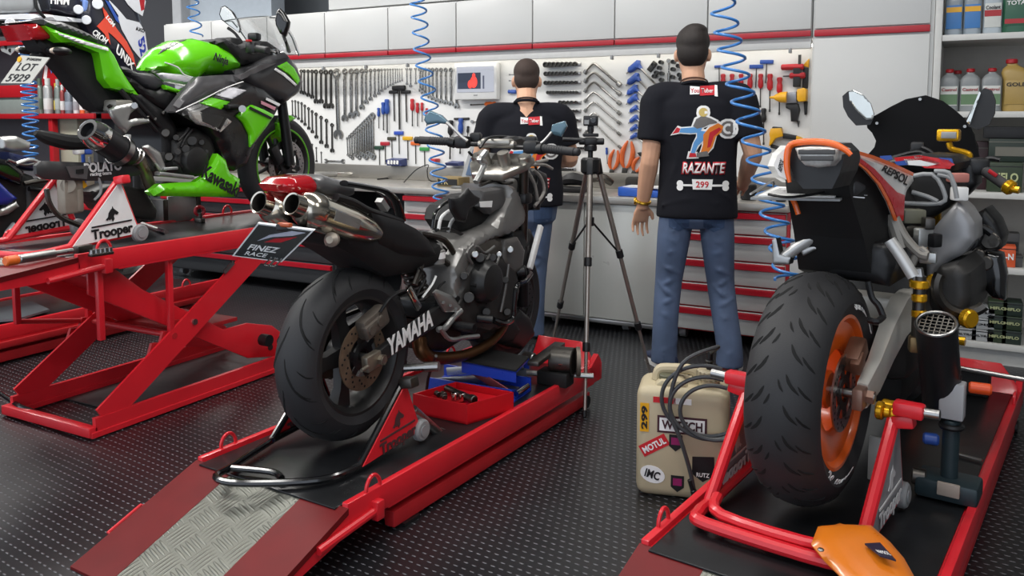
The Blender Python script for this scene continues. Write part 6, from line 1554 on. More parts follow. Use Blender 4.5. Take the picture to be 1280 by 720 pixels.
# ================================================================ coiled air hoses
def coil_path(name, label, pxs, Y, turns, rr, r, pw_=1.0):
    P = catmull([aty(x, y, Y) for x, y in pxs], 40); N = int(turns*16); pts = []
    for i in range(N+1):
        f = (i/N)**pw_*(len(P)-1); k = min(int(f), len(P)-2); c = lerp(P[k], P[k+1], f-k); a = 2*PI*i/16
        pts.append(c+V((rr*math.cos(a), rr*math.sin(a), 0)))
    pts = [V((pts[0].x, pts[0].y, 3.29))]+pts
    return tag(MB().tube(pts, r, 8).build(name, HOSE), label, 'air hose', 'coiled blue air hoses')
coil_path('air_hose', 'coiled blue air hose hanging beside the monitor behind the dark bike', [(520, -14), (524, 20), (528, 70), (536, 120), (543, 170), (548, 215), (552, 250)], 4.3, 15, .048, .0062)
coil_path('air_hose', 'coiled blue air hose hanging in front of the taller man\'s shoulder', [(900, -18), (907, 30), (916, 75), (928, 120), (942, 170), (955, 220), (966, 265), (978, 310), (985, 350)], 3.55, 16.6, .052, .0062)
coil_path('air_hose', 'short coiled blue air hose over the tank of the lime green bike', [(240, -8), (242, 15), (246, 45)], 4.6, 4.2, .045, .006)
coil_path('air_hose', 'tightly coiled blue air hose hanging behind the green bike\'s number plate', [(35, -8), (34, 30), (34, 70), (36, 110), (38, 150), (38, 198)], 3.4, 25, .046, .0062)
# ================================================================ jug with stickers
J0 = atz(833, 622, 0); c = V((J0.x+.025, J0.y+.10, 0)); rzJ = math.radians(14)
t = thing('jerrycan', 'beige plastic jug covered in stickers standing on the floor by the racing bike\'s lift', 'jerrycan', c, rzJ)
M = wm(t); w2, d2, h2 = .155, .10, .385
JM = mat('jug_beige', '#b7aa8c', .5, 0, .12, 5)
m = MB(M); m.box((0, 0, h2/2), (2*w2, 2*d2, h2), None, .035, 4)
m.prism([(-w2+.05, -d2+.03, h2-.01), (w2-.13, -d2+.03, h2-.01), (w2-.16, -d2+.03, h2+.02), (-w2+.08, -d2+.03, h2+.02)], (0, 2*d2-.06, 0), .01)
jb = m.build('body', JM, t)
MB(M).tube([(-w2+.06, 0, h2), (-w2+.07, 0, h2+.035), (-w2+.11, 0, h2+.042), (.03, 0, h2+.04), (.05, 0, h2)], .018, 10, 4).build('handle', JM, t)
MB(M).cyl((w2-.07, -.02, h2-.01), (w2-.07, -.02, h2+.03), .036, n=24, bev=.004).build('neck', JM, t)
cap = MB(M).cyl((w2-.07, -.02, h2+.02), (w2-.07, -.02, h2+.055), .042, n=24, bev=.006)
for k in range(16): cap.box((w2-.07+.042*math.cos(k*PI/8), -.02+.042*math.sin(k*PI/8), h2+.037), (.005, .005, .03))
cap.build('cap', mat('cap_beige', '#a89d83', .5), t)
MB(M).cyl((w2-.07, -.02, h2+.05), (w2-.07, -.02, h2+.12), .011, n=12).torus((w2-.07, -.02, h2+.085), (0, 0, 1), .012, .004, 12, 6).build('fuel_fitting', BLACK, t)
MB(M).cyl((-.06, -.03, h2), (-.06, -.03, h2+.03), .024, n=18, bev=.003).build('small_cap', mat('cap_olive', '#595945', .5), t)
fy = -d2-.0006
def stick(nm, x, z, w, h, m_, txt=None, tm=None, rot=0, wide=.85, hh=.6, bold=.02, y=fy, pts=None):
    ca, sa = math.cos(rot), math.sin(rot)
    cs = pts or [(-w/2, -h/2), (-w/2, h/2), (w/2, h/2), (w/2, -h/2)]
    P_ = [M @ V((x+a*ca-b*sa, y, z+a*sa+b*ca)) for a, b in cs]
    nv = M.to_3x3() @ V((0, -1, 0))
    o = MB().prism(P_, nv*.0012).build(nm, m_, jb, smooth=False)
    if txt:
        q_ = [M @ V((x+a*ca-b*sa, y-.0012, z+a*sa+b*ca)) for a, b in [(-w/2, -h/2), (-w/2, h/2), (w/2, h/2), (w/2, -h/2)]]
        quad_text(txt, q_, nv, .5, .5, hh, tm or WSTK, o if False else jb, bold=bold, wide=wide, name='sticker_lettering')
    return o
DPR = mat('sticker_maroon', '#3c1420', .5); RDS = mat('sticker_red', '#c21f28', .45)
stick('tech_sticker', .0, .262, .165, .06, DPR); stick('tech_sticker_inner', -.0, .262, .15, .045, WSTK, 'W-TECH', DPR, 0, .9, .7, .03, y=fy-.0013)
stick('oil_sticker', -.092, .185, .10, .042, RDS, 'MOTUL', WSTK, .55, .85, .55, .03)
stick('oval_sticker', -.096, .082, .085, .05, WSTK, 'IMC', LOGO, -.25, .6, .6, .03, pts=[(.0425*math.cos(k*PI/10), .03*math.sin(k*PI/10)) for k in range(20)])
shield = [(-.022, .028), (.022, .028), (.022, -.012), (0, -.03), (-.022, -.012)]
for x, z in ((-.02, .20), (-.012, .058)): 
    stick('shield_sticker', x, z, .05, .06, LOGO, pts=shield); stick('shield_mark', x, z+.006, .03, .025, mat('badge_purple', '#8e1f5c', .4), y=fy-.0013)
stick('dark_sticker', .072, .118, .08, .085, LOGO, pts=[(-.036, .04), (.036, .045), (.038, -.02), (0, -.045), (-.036, -.02)]); stick('dark_sticker_text', .072, .098, .05, .018, LOGO, 'RUTZ', WSTK, y=fy-.0013, hh=.8, bold=.02)
stick('yellow_sticker', -.126, .28, .03, .1, YEL, y=fy); quad_text('299', [M @ V((a_, fy-.0013, b_)) for a_, b_ in ((-.113, .235), (-.139, .235), (-.139, .325), (-.113, .325))], M.to_3x3() @ V((0, -1, 0)), .5, .5, .8, LOGO, jb, bold=.04, wide=.9, name='sticker_lettering')
stick('red_tape', -.06, .345, .075, .02, RDS); stick('white_tape', .0, .345, .06, .02, WSTK)
# right flank
nv = M.to_3x3() @ V((1, 0, 0))
def side_st(nm, y0, z0, w, h, m_, txt=None, tm=None, vert=False):
    P_ = [M @ V((w2+.0006, y0+a, z0+b)) for a, b in ((-w/2, -h/2), (-w/2, h/2), (w/2, h/2), (w/2, -h/2))]
    MB().prism(P_, nv*.0012).build(nm, m_, jb, smooth=False)
    if txt: quad_text(txt, [P_[3], P_[0], P_[1], P_[2]] if vert else P_, nv, .5, .5, .7, tm or WSTK, jb, bold=.02, wide=.9, name='sticker_lettering', lift=.0014)
side_st('helmet_sticker', .0, .23, .045, .19, mat('sticker_pink', '#9a2452', .5), 'LSL', WSTK, True); side_st('small_sticker', .0, .1, .05, .05, WSTK, 'W', LOGO)
# black cable coiled over the jug
c1 = M @ V((.02, -.02, h2+.0)); pts = []
cab = mat('cable_dark', '#3a3c3e', .45)
def loop(pl): return [M @ V(p) for p in pl]
m = MB()
for k, (dx, rr_, hz) in enumerate(((0, .13, .36), (.012, .115, .34), (.03, .10, .33))):
    L = []
    for i in range(26):
        a = 2*PI*i/25*.96+1.2
        L.append((.075+dx+rr_*math.cos(a)*1.1, -d2-.02-.012*k, hz+rr_*.92*math.sin(a)))
    m.tube(loop(L), .007, 8, 2)
m.tube(loop([(w2-.07, -.02, h2+.11), (.11, -.08, h2+.15), (.0, -d2-.03, h2+.1), (-.04, -d2-.03, h2-.05), (0.0, -d2-.035, .22), (.03, -d2-.03, .12), (.045, -d2-.03, .05)]), .007, 8, 6)
tag(m.build('cable', cab), 'dark cable coiled in loops over the sticker covered jug', 'cable')
tag(MB().cyl(M @ V((.042, -d2-.03, .055)), M @ V((.058, -d2-.03, .0)), .011, n=12, bev=.002).cyl(M @ V((.03, -d2-.03, .09)), M @ V((.043, -d2-.03, .05)), .009, n=12, bev=.002).build('plug', BLACK), 'black plug at the hanging end of the coiled cable', 'plug')
tag(MB().tube([atz(0, 492, .06), atz(25, 508, .05), atz(40, 514, .04), atz(72, 528, .035)], .012, 8, 4).build('foot_bar', BLKGL), 'black bar poking over the base of the raised scissor lift', 'bar')
# ================================================================ things on the middle lift
ZD = .171
cs = [atz(x, y, ZD) for x, y in ((519, 524), (585, 530), (642, 516), (566, 494))]
t = thing('tool_tray', 'red plastic tray holding small tools on the lowered lift deck', 'tray', cs[0])
TR = mat('tray_red', '#c4141f', .35)
hh = .075
cs = [atz(x, y, ZD+hh) for x, y in ((516, 492), (584, 506), (642, 490), (570, 477))]
cs = [V((p.x, p.y, ZD)) for p in cs]
up = V((0, 0, hh)); MB().prism(cs, V((0, 0, .008))).build('bottom', TR, t, smooth=False)
ce = sum(cs, V())/4
for i in range(4):
    a_, b_ = cs[i], cs[(i+1) % 4]; ii = lambda p: p+(ce-p)*.06
    MB().prism([a_, b_, b_+up, a_+up], (ii(a_)-a_+ii(b_)-b_)*.35, .0).build('wall', TR, t, smooth=False)
f = lambda u, v, z=.0: lerp(lerp(cs[0], cs[1], u), lerp(cs[3], cs[2], u), v)+V((0, 0, hh*.75+z))
MB().prism([f(.04, .04, -.01), f(.96, .04, -.01), f(.96, .96, -.01), f(.04, .96, -.01)], V((0, 0, .004))).build('inner_shelf', TR, t, smooth=False)
t2 = thing('extension_bar', 'dark knurled bar lying across the red tool tray', 'extension bar', f(.3, .5))
A_, B_ = f(.08, .66, .012), f(.84, .35, .012); MB().cyl(A_, B_, .013, n=12, bev=.003).build('bar', DSTEEL, t2); MB().cyl(lerp(A_, B_, .85), B_, .017, n=12, bev=.003).build('socket_end', DSTEEL, t2)
for k, (u, v, nm) in enumerate(((.12, .38, 'first'), (.2, .42, 'second'), (.3, .3, 'third'))):
    tag(MB().cyl(f(u, v, .008), f(u+.1, v-.06, .008), .011, n=12, bev=.002).build('socket', DSTEEL), 'dark socket lying in the red tray, %s from its end by the bike wheel' % nm, 'socket', 'sockets in the red tray')
for k, (u, v, nm) in enumerate(((.52, .3, 'nearer the wheel'), (.62, .34, 'farther from the wheel'))):
    tag(MB().cyl(f(u, v, 0), f(u, v, .03), .012, n=12, bev=.002).build('socket', CHROME), 'small chrome socket standing in the red tray, the one %s' % nm, 'socket', 'chrome sockets in the red tray')
tag(MB().cyl(f(.42, .12, .006), f(.72, .08, .006), .005, n=8).build('small_bit', STEEL), 'thin chrome bit lying along the front of the red tray', 'bit')
# scissor jack
BLJ = mat('jack_blue', '#1f3fae', .3, 0, .06, coat=.3)
b0 = [atz(x, y, ZD) for x, y in ((534, 488), (640, 505), (664, 488), (556, 470))]
t = thing('scissor_jack', 'blue scissor jack with silver arms propping up the dark naked bike', 'jack', (b0[0]+b0[2])/2)
def chan(P, h_, th=.008):
    m_ = MB(); c_ = sum(P, V())/4
    m_.prism(P, V((0, 0, .006)))
    for a_, b_ in ((P[0], P[1]), (P[3], P[2])):
        inn = (c_-(a_+b_)/2); inn.z = 0; inn = inn.normalized()*th; m_.prism([a_, b_, b_+V((0, 0, h_)), a_+V((0, 0, h_))], inn)
    return m_
chan(b0, .055).build('base_channel', BLJ, t, smooth=False)
zt = .42
tp = [atz(x, y, zt-.06) for x, y in ((578, 448), (645, 461), (664, 446), (610, 432))]
tp = [atpl(575, 449, (0, b0[0].y+.15, 0), (0, 1, 0))]*1
cx_, cy_ = (b0[0]+b0[2])/2, 0
dx = (b0[1]-b0[0]).normalized(); dy = (b0[3]-b0[0]); dy.z = 0; wj = dy.length; dy = dy.normalized()
T0 = atpl(577, 452, b0[0], dy)
T1 = atpl(645, 465, b0[0], dy)
tp = [T0, T1, T1+dy*wj, T0+dy*wj]
m = MB().prism([p+V((0, 0, -.006)) for p in tp], V((0, 0, .006)))
for a_, b_ in ((tp[0], tp[1]), (tp[3], tp[2])): m.prism([a_, b_, b_-V((0, 0, .045)), a_-V((0, 0, .045))], dy*(.006 if a_ is tp[0] else -.006))
m.build('top_channel', BLJ, t, smooth=False)
MB().prism([p+V((0, 0, .001)) for p in tp], V((0, 0, .006))).build('rubber_pad', BLKMT, t, smooth=False)
ZA, ZB_ = V((0, 0, .03)), V((0, 0, -.03))
for k in (.12, .88):
    o_ = dy*wj*k
    a_, b_ = lerp(b0[0], b0[1], .05)+ZA+o_, lerp(T0, T1, .92)+ZB_+o_; c_, d__ = lerp(b0[0], b0[1], .92)+ZA+o_, lerp(T0, T1, .05)+ZB_+o_
    MB().bar(a_, b_, .008, .035, (0, 0, 1), .003).build('scissor_arm', STEEL, t); MB().bar(c_+dy*.01, d__+dy*.01, .008, .035, (0, 0, 1), .003).build('scissor_arm', mat('arm_red', '#7d3a3f', .4, .5), t)
A_ = lerp(b0[0], b0[1], .95)+ZA+dy*wj*.5; MB().cyl(A_-dx*.3, A_+dx*.02, .008, n=10).build('screw', STEEL, t)
MB().cyl(lerp(b0[1], b0[2], .2)+ZA, lerp(b0[1], b0[2], .8)+ZA, .012, n=12).build('pivot_bar', CHROME, t)
# wheel clamp (front of the deck)
A_ = atz(668, 452, ZD+.09); B_ = atz(722, 452, ZD+.09)
t = thing('wheel_clamp', 'dark steel wheel clamp with a round end cap at the front of the lowered lift', 'wheel clamp', (A_.x, A_.y, ZD))
MB().cyl(atz(690, 449, ZD+.1), atz(718, 452, ZD+.1), .058, n=28, bev=.004).build('cylinder', DSTEEL, t); MB().cyl(atz(720, 452, ZD+.1), atz(725, 452, ZD+.1), .062, n=28).build('end_cap', mat('cap_rust', '#6f665c', .5, .5, .3, 20), t)
MB().bar(atz(666, 455, ZD+.13), atz(700, 430, ZD+.13), .05, .02, bev=.004).build('jaw_plate', DSTEEL, t)
MB().cyl(atz(658, 466, ZD+.025), atz(742, 470, ZD+.025), .012, n=10).build('slide_bar', STEEL, t); MB().cyl(atz(655, 445, ZD+.11), atz(668, 448, ZD+.11), .022, n=14, bev=.004).build('clamp_nut', STEEL, t)
MB().prism([atz(x, y, ZD+.1) for x, y in ((698, 456), (704, 454), (704, 446), (698, 447))], V((.01, -.006, 0))).build('red_tag', mat('faded_red', '#b0605c', .5), t, smooth=False)
MB().bx(A_.x+.02, A_.x+.16, A_.y-.02, A_.y+.06, ZD, ZD+.06, .006).build('bracket', BLKMT, t)
tag(MB().tube([atz(514, 515, ZD+.012), atz(530, 500, ZD+.03), atz(536, 470, .3), atz(545, 445, .42)], .006, 8, 6).build('air_line', BLACK), 'thin black air line hanging beside the blue scissor jack', 'hose')
# ================================================================ racing bike on the near lift
BH = Pl((-.362, 2.50), math.radians(-9.0))
px = BH.px; AX = BH.r; w_ = BH.w; HD = BH.h
def py(x, y, yl): return atpl(x, y, BH.c+HD*yl, HD)
ZR = .16
t = hon = thing('motorcycle', 'orange, white and red racing motorcycle with a fat tyre on an orange rear wheel', 'motorcycle', BH.c, BH.rz)
t.location.z = ZR; WM[t.name] = Matrix.Translation((BH.c.x, BH.c.y, ZR)) @ Matrix.Rotation(BH.rz, 4, 'Z')
R = .333; AZ = ZR+.03+R
gr = []
for k in range(26):
    th = 2*PI*k/26
    for sd, o in ((1, 0), (-1, .12)):
        gr.append((th+o, [(0, .18), (.08, .27), (.15, .44)], .009, sd)); gr.append((th+o+.08, [(0, .4), (.06, .52), (.11, .70)], .008, sd))
        if k % 2: gr.append((th+o+.05, [(0, .06), (.05, .10), (.09, .16)], .006, sd))
ORW = mat('wheel_orange', '#e2601a', .3, 0, .05, coat=.4)
C0 = w_(0, 0, AZ)
ty = wheel(t, C0, AX, R, .205, .085, .216, ORW, 'spokes', 3, gr, nm='rear_')
MB().lathe([(.115, .052), (.2, .066), (.205, .07), (.2, .072), (.118, .058), (.115, .052)], C0, AX, 56).build('rear_wheel_face', ORW, t)
for k, (s_, a0, st) in enumerate((('SUPER 200', 1.02, .105), ('RACING SC', -1.85, .115))):
    for i, ch in enumerate(s_):
        if ch == ' ': continue
        a = a0-(i-4)*st*(1 if k == 0 else 1)
        e1, e2 = V((0, 0, 1)), AX.cross(V((0, 0, 1)))
        rad = e1*math.sin(a)+(-e2)*math.cos(a)*-1 if False else V((0, 0, 1))*math.sin(a)+HD*math.cos(a)
        p = C0+rad*.246+AX*.0955; tn = AX
        nrm_ = (AX*.9+rad*.42).normalized(); up_ = (rad-nrm_*rad.dot(nrm_)).normalized()
        text(ch, p+nrm_*.004, up_.cross(nrm_), up_, .04, WSTK, ty, 'sidewall_letter', bold=.001)
brake_disc(t, C0+AX*.085, AX, .112, .075, STEEL, nm='rear_brake_disc')
MB(BH.M).box((.1, .05, AZ+.10), (.05, .1, .06), (.5, 0, 0), .012).box((.115, .02, AZ+.085), (.03, .06, .045), (.5, 0, 0), .008).build('rear_caliper', mat('caliper_brown', '#6b4a3a', .5, .4), t)
MB(BH.M).cyl((-.16, 0, AZ), (.17, 0, AZ), .013).build('axle', STEEL, t)
MB(BH.M).box((.135, -.01, AZ), (.03, .085, .06), None, .006).cyl((.15, 0, AZ), (.168, 0, AZ), .02, n=6).build('axle_block', mat('axle_bronze', '#8b6f62', .4, .6, .15, 25), t)
SWM = mat('swingarm_alu', '#c6c3bb', .32, .35, .1, 10)
R_ = []
for (yy, zz, hw, hh) in ((.0, AZ, .016, .035), (.12, AZ+.03, .02, .05), (.26, AZ+.10, .024, .06), (.40, AZ+.15, .028, .065), (.55, AZ+.16, .03, .06)):
    R_.append([BH.M @ V((.135+hw*math.copysign(min(1, abs(math.cos(a))*1.3), math.cos(a)), yy, zz+hh*math.copysign(min(1, abs(math.sin(a))*1.3), math.sin(a)))) for a in [2*PI*k/16 for k in range(16)]])
sw = MB().rings(R_)
R_ = [[BH.M @ V((-.28+BH.loc(p).x*1.0+.0, BH.loc(p).y, BH.loc(p).z)) for p in r] for r in R_]
sw.rings(R_); sw.box(w_(0, .48, AZ+.15), (.26, .1, .1), BH.rz, .02)
swo = sw.build('swingarm', SWM, t)
# paddock bobbins
for s, y0 in ((1, .07), (-1, .07)):
    for k, (a, b, r_) in enumerate(((.165, .185, .026), (.185, .205, .017), (.205, .225, .026))):
        MB(BH.M).cyl((s*a, y0-.03, AZ-.045), (s*b, y0-.03, AZ-.045), r_, n=18, bev=.004).build('gold_spool', GOLD, t)
MB(BH.M).cyl((.16, .12, AZ-.055), (.2, .12, AZ-.055), .02, n=14, bev=.004).build('gold_spool', GOLD, t)
# hugger, seat underside
TP0, TP1 = V((.078, -.23, 0)), V((.15, .45, 0)); _td = (TP1-TP0).normalized(); TN = BH.M.to_3x3() @ V((_td.y, -_td.x, 0)); TPW = BH.M @ TP0
def ps(x, y, o=0): return atpl(x, y, TPW+TN*o, TN)
def mirx(p): q = BH.loc(p); return BH.M @ V((-q.x, q.y, q.z))
def yslab(name, m, pts, y0, y1, H=.0, Rr=.03, Hb=0, parent=None, step=None):
    P = [py(x, y, y0) for x, y in pts]
    return MB().pillow(P, -HD, H, Rr, back=(y1-y0), Hb=Hb, step=step).build(name, m, parent or t)
up_ = [ps(x, y, -.012) for x, y in ((1054, 198), (1066, 201), (1084, 215), (1100, 233), (1111, 254), (1118, 280), (1119, 330), (1106, 352), (1090, 346), (1080, 300), (1064, 246))]
MB().rings([up_, [mirx(p) for p in up_]]).build('undertray', BLKMT, t, smooth=False)
yslab('rear_hugger', BLACK, [(1026, 306), (1080, 300), (1112, 304), (1120, 330), (1112, 358), (1080, 352), (1040, 348), (1026, 330)], .18, .45, .02, .04)
# tail: rear frame and side panels
WHP = mat('tail_white', '#d9d8d4', .3, 0, .03, coat=.4); RDP = mat('tail_red_paint', '#c4161f', .28, 0, .04, coat=.4)
tailu = MB().tube([py(x, y, -.215) for x, y in ((987, 228), (984, 212), (984, 194), (988, 182), (1000, 178), (1020, 177), (1042, 180), (1056, 187), (1064, 194))], [.005, .008, .009, .009, .009, .009, .009, .008, .006], 12, 5).build('tail_unit', ORG, t)
MB().prism([py(x, y, -.19) for x, y in ((986, 200), (988, 184), (1000, 178), (1042, 180), (1052, 190), (1054, 200), (1050, 216), (1040, 236), (1004, 236), (992, 222))], HD*.16).build('tail_core', BLACK, t, smooth=False)
yslab('tail_light', mat('lens_clear_grey', '#b5b3ae', .2, .1, .3, 70, coat=.6), [(994, 185), (1010, 183), (1035, 184), (1047, 187), (1045, 200), (1038, 208), (1022, 210), (1006, 207), (998, 198)], -.235, -.12, .014, .02)
for k, yy in enumerate((190, 198)):
    A_, B_ = py(998+k*3, yy, -.252), py(1044-k*2, yy, -.252); MB().bar(A_, B_, .004, .012, (0, 0, 1), .001).build('lens_divider', mat('lens_dark', '#3d3c3b', .3), t)
sp_ = MB().pillow([ps(x, y) for x, y in ((1052, 182), (1066, 188), (1090, 195), (1115, 205), (1140, 217), (1142, 226), (1132, 240), (1130, 252), (1128, 276), (1121, 276), (1112, 252), (1100, 230), (1084, 212), (1066, 198), (1056, 192))], TN, .008, .02, .02).build('tail_side_panel', WHP, t)
def pskin(nm, m, pts, o=.0085, par=None): return MB().prism([ps(x, y, o) for x, y in pts], TN*.003).build(nm, m, par or sp_, smooth=False)
pskin('orange_top_edge', ORG, [(1052, 181), (1066, 187), (1090, 194), (1116, 204), (1141, 216), (1140, 220), (1114, 208), (1088, 198), (1062, 190)])
pskin('red_stripe', RDP, [(1060, 193), (1076, 199), (1092, 211), (1108, 228), (1120, 240), (1130, 244), (1128, 276), (1122, 276), (1113, 252), (1101, 230), (1085, 212), (1068, 199)])
pskin('orange_lower_edge', ORG, [(1056, 192), (1066, 198), (1084, 212), (1100, 230), (1112, 252), (1121, 276), (1117, 276), (1108, 252), (1096, 230), (1081, 213), (1064, 200)])
q_ = [ps(1098, 214, .0095), ps(1105, 203, .0095), ps(1139, 218, .0095), ps(1132, 236, .0095)]
quad_text('REPSOL', q_, TN, .52, .5, .62, LOGO, sp_, bold=.02, wide=.92)
MB().pillow([px(x, y, -.125) for x, y in ((984, 182), (986, 228), (976, 222), (968, 208), (974, 192))], AX, .008, .02, .02).build('tail_side_panel', WHP, t)
lp = [py(x, y, -.2) for x, y in ((983, 184), (986, 226), (974, 220), (967, 206), (972, 194))]
MB().prism(lp, HD*.05).build('tail_flank', WHP, t, smooth=False)
quad_text('REPSOL', [py(980, 221, -.2), py(969, 207, -.2), py(973, 192, -.2), py(983, 205, -.2)], -HD, .5, .5, .4, LOGO, t, bold=.02, wide=.9)
MB(BH.M).box((0, .25, 1.10), (.2, .5, .05), None, .02).build('seat', MATS['seat_vinyl'], t)
# footrest arms
for pl, o in (([(1016, 297), (996, 310), (974, 326)], 0.12), ([(1112, 300), (1126, 320), (1142, 346)], .1)):
    MB().tube([py(x, y, o) for x, y in pl], .017, 12, 3).build('subframe_arm', mat('arm_white', '#c6c5c2', .35, .5), t)
yslab('footrest_bracket', STEEL, [(965, 300), (970, 298), (974, 318), (988, 322), (986, 331), (966, 330)], .1, .14, .002, .01)
yslab('footrest_bracket', STEEL, [(1000, 312), (1020, 306), (1020, 312), (1004, 320)], .12, .15, .002, .01)
MB().tube([py(x, y, .0) for x, y in ((990, 248), (994, 256), (998, 268))], .008, 8, 3).build('orange_hose', ORG, t)
MB().tube([py(x, y, .2) for x, y in ((1008, 320), (1014, 308), (1022, 330), (1016, 340))], .01, 8, 4).build('linkage', STEEL, t)
# engine zone seen past the tail (traced on rear facing planes)
yslab('frame_spar', mat('frame_grey', '#98989a', .4, .4, .06, 8), [(1163, 290), (1180, 270), (1197, 252), (1208, 262), (1218, 278), (1219, 300), (1204, 318), (1184, 328), (1170, 345), (1158, 350), (1158, 318)], .6, .75, .02, .04, .02)
yslab('airbox', BLKMT, [(1140, 216), (1160, 210), (1188, 212), (1196, 236), (1190, 252), (1172, 266), (1150, 280), (1134, 276), (1136, 240)], .62, .8, .02, .04)
for pl in ([(1132, 222), (1165, 218), (1180, 240), (1176, 254), (1130, 254)], [(1140, 240), (1160, 246), (1172, 252)], [(1168, 214), (1186, 216), (1192, 232)], [(1172, 218), (1190, 224), (1196, 248)]):
    MB().tube([py(x, y, .48) for x, y in pl], .007, 8, 3).build('wiring_hose', GREY, t)
MB().box(py(1140, 270, .46), (.07, .05, .045), .5, .006).build('connector_box', mat('connector_olive', '#6c6b5c', .5), t)
for pl, r_ in (([(1112, 268), (1120, 290), (1126, 310)], .022), ([(1118, 272), (1130, 296), (1148, 316), (1160, 320)], .016), ([(1140, 330), (1150, 312), (1158, 318)], .012)):
    MB().tube([py(x, y, .3) for x, y in pl], r_, 10, 4).build('frame_tube', mat('tube_grey', '#8b8780', .45, .4), t)
for k, (x, y, s_) in enumerate(((1160, 279, .03), (1152, 296, .05), (1165, 300, .035), (1145, 290, .03), (1160, 322, .03))):
    MB().box(py(x, y, .42), (s_, .05, s_*1.2), .3+.3*k, .006).build('small_bracket', (DSTEEL, ALU, BLACK)[k % 3], t)
yslab('engine_case', ENG, [(1162, 350), (1176, 332), (1200, 326), (1214, 340), (1216, 372), (1208, 398), (1196, 412), (1172, 404), (1162, 380)], .55, .95, .04, .04)
MB().torus(py(1206, 358, .52), HD*-1+AX*.6, .085, .018, 24, 8, -1.2, 1.6).build('case_rim', DSTEEL, t)
MB().cyl(py(1206, 397, .5), py(1206, 397, .5)+(AX*.8-HD*.6).normalized()*.03, .03, n=20, bev=.006).build('gold_filler_cap', GOLD, t)
MB().cyl(py(1168, 350, .5), py(1168, 350, .5)-HD*.03, .022, n=16, bev=.005).build('gold_adjuster', GOLD, t)
MB().cyl(py(1193, 425, .45), py(1193, 425, .45)+AX*.03, .014, n=12).build('gold_bolt', GOLD, t)
yslab('lower_fairing', BLKGL, [(1222, 318), (1234, 312), (1252, 318), (1257, 345), (1256, 376), (1240, 372), (1226, 356), (1217, 344)], .85, .92, .02, .03)
yslab('side_fairing', BLACK, [(1218, 268), (1232, 260), (1246, 276), (1254, 296), (1250, 312), (1232, 318), (1220, 330), (1214, 310)], .95, 1.1, .02, .03)
for x, y, r_ in ((1224, 318, .02), (1232, 328, .026), (1238, 300, .03), (1243, 302, .022), (1214, 298, .02), (1216, 322, .014)):
    MB().cyl(py(x, y, .84), py(x, y, .84)-HD*.02, r_, n=16, bev=.004).build('engine_boss', DSTEEL, t)
MB().torus(py(1208, 300, .71), HD, .03, .008, 20, 8).build('frame_hole', BLACK, t)
MB().tube([py(x, y, .8) for x, y in ((1212, 310), (1222, 300), (1228, 285), (1240, 292))], .014, 10, 4).build('water_hose', BLACK, t)
# shock / linkage column with gold rings
MB().cyl(py(1150, 345, .28), py(1146, 435, .28), .018, n=14).build('ride_height_rod', DSTEEL, t)
for yy in (355, 372, 392): MB().cyl(py(1149, yy, .28)-V((0, 0, .012)), py(1149, yy, .28)+V((0, 0, .012)), .028 if yy == 355 else .022, n=18, bev=.004).build('gold_ring', GOLD, t)
MB().box(py(1147, 430, .28), (.05, .04, .05), .2, .008).build('rod_end', mat('rod_brass', '#8a7350', .4, .7), t)
MB().bar(py(1146, 335, .28), py(1150, 362, .28), .03, .03, bev=.004).build('shock_clevis', STEEL, t)
# exhaust with mesh outlet
A_, B_ = py(1170, 404, .22), py(1164, 492, .36); d_ = (A_-B_).normalized()
d_ = (V((0, 0, 1))-HD*.55).normalized(); B_ = A_-d_*.34
ex_ = MB().lathe([(0, 0), (.05, 0), (.056, .02), (.056, .33), (.055, .338), (.049, .338), (.049, .3), (0, .3)], B_, d_, 28).build('exhaust_silencer', mat('carbon_can', '#222224', .4), t)
MB().torus(A_-d_*.002, d_, .0525, .005, 32, 8).build('outlet_ring', STEEL, ex_)
xa, ya = AX, d_.cross(AX).normalized(); mh = MB()
for i in range(-3, 4):
    L = math.sqrt(max(0, .048**2-(i*.0145)**2))
    mh.bar(A_+xa*i*.0145-ya*L-d_*.006, A_+xa*i*.0145+ya*L-d_*.006, .003, .003, d_); mh.bar(A_+ya*i*.0145-xa*L-d_*.006, A_+ya*i*.0145+xa*L-d_*.006, .003, .003, d_)
mh.build('outlet_mesh', DSTEEL, ex_)
# body mass under the sponsor sheet
R_ = []
for yy, hw, z0, z1 in ((.42, .09, .86, 1.02), (.55, .13, .84, 1.10), (.72, .15, .84, 1.13), (.9, .12, .88, 1.08), (1.0, .08, .92, 1.0)):
    R_.append([BH.M @ V((hw*math.cos(2*PI*k/18), yy, (z0+z1)/2+(z1-z0)/2*math.sin(2*PI*k/18))) for k in range(18)])
MB().rings(R_).build('tank_cover', BLKMT, t)
MB(BH.M).box((0, .72, .62), (.3, .42, .4), None, .05).build('engine_block', ENG, t)
MB(BH.M).box((0, .85, .4), (.26, .6, .16), None, .05).build('sump', BLKMT, t)
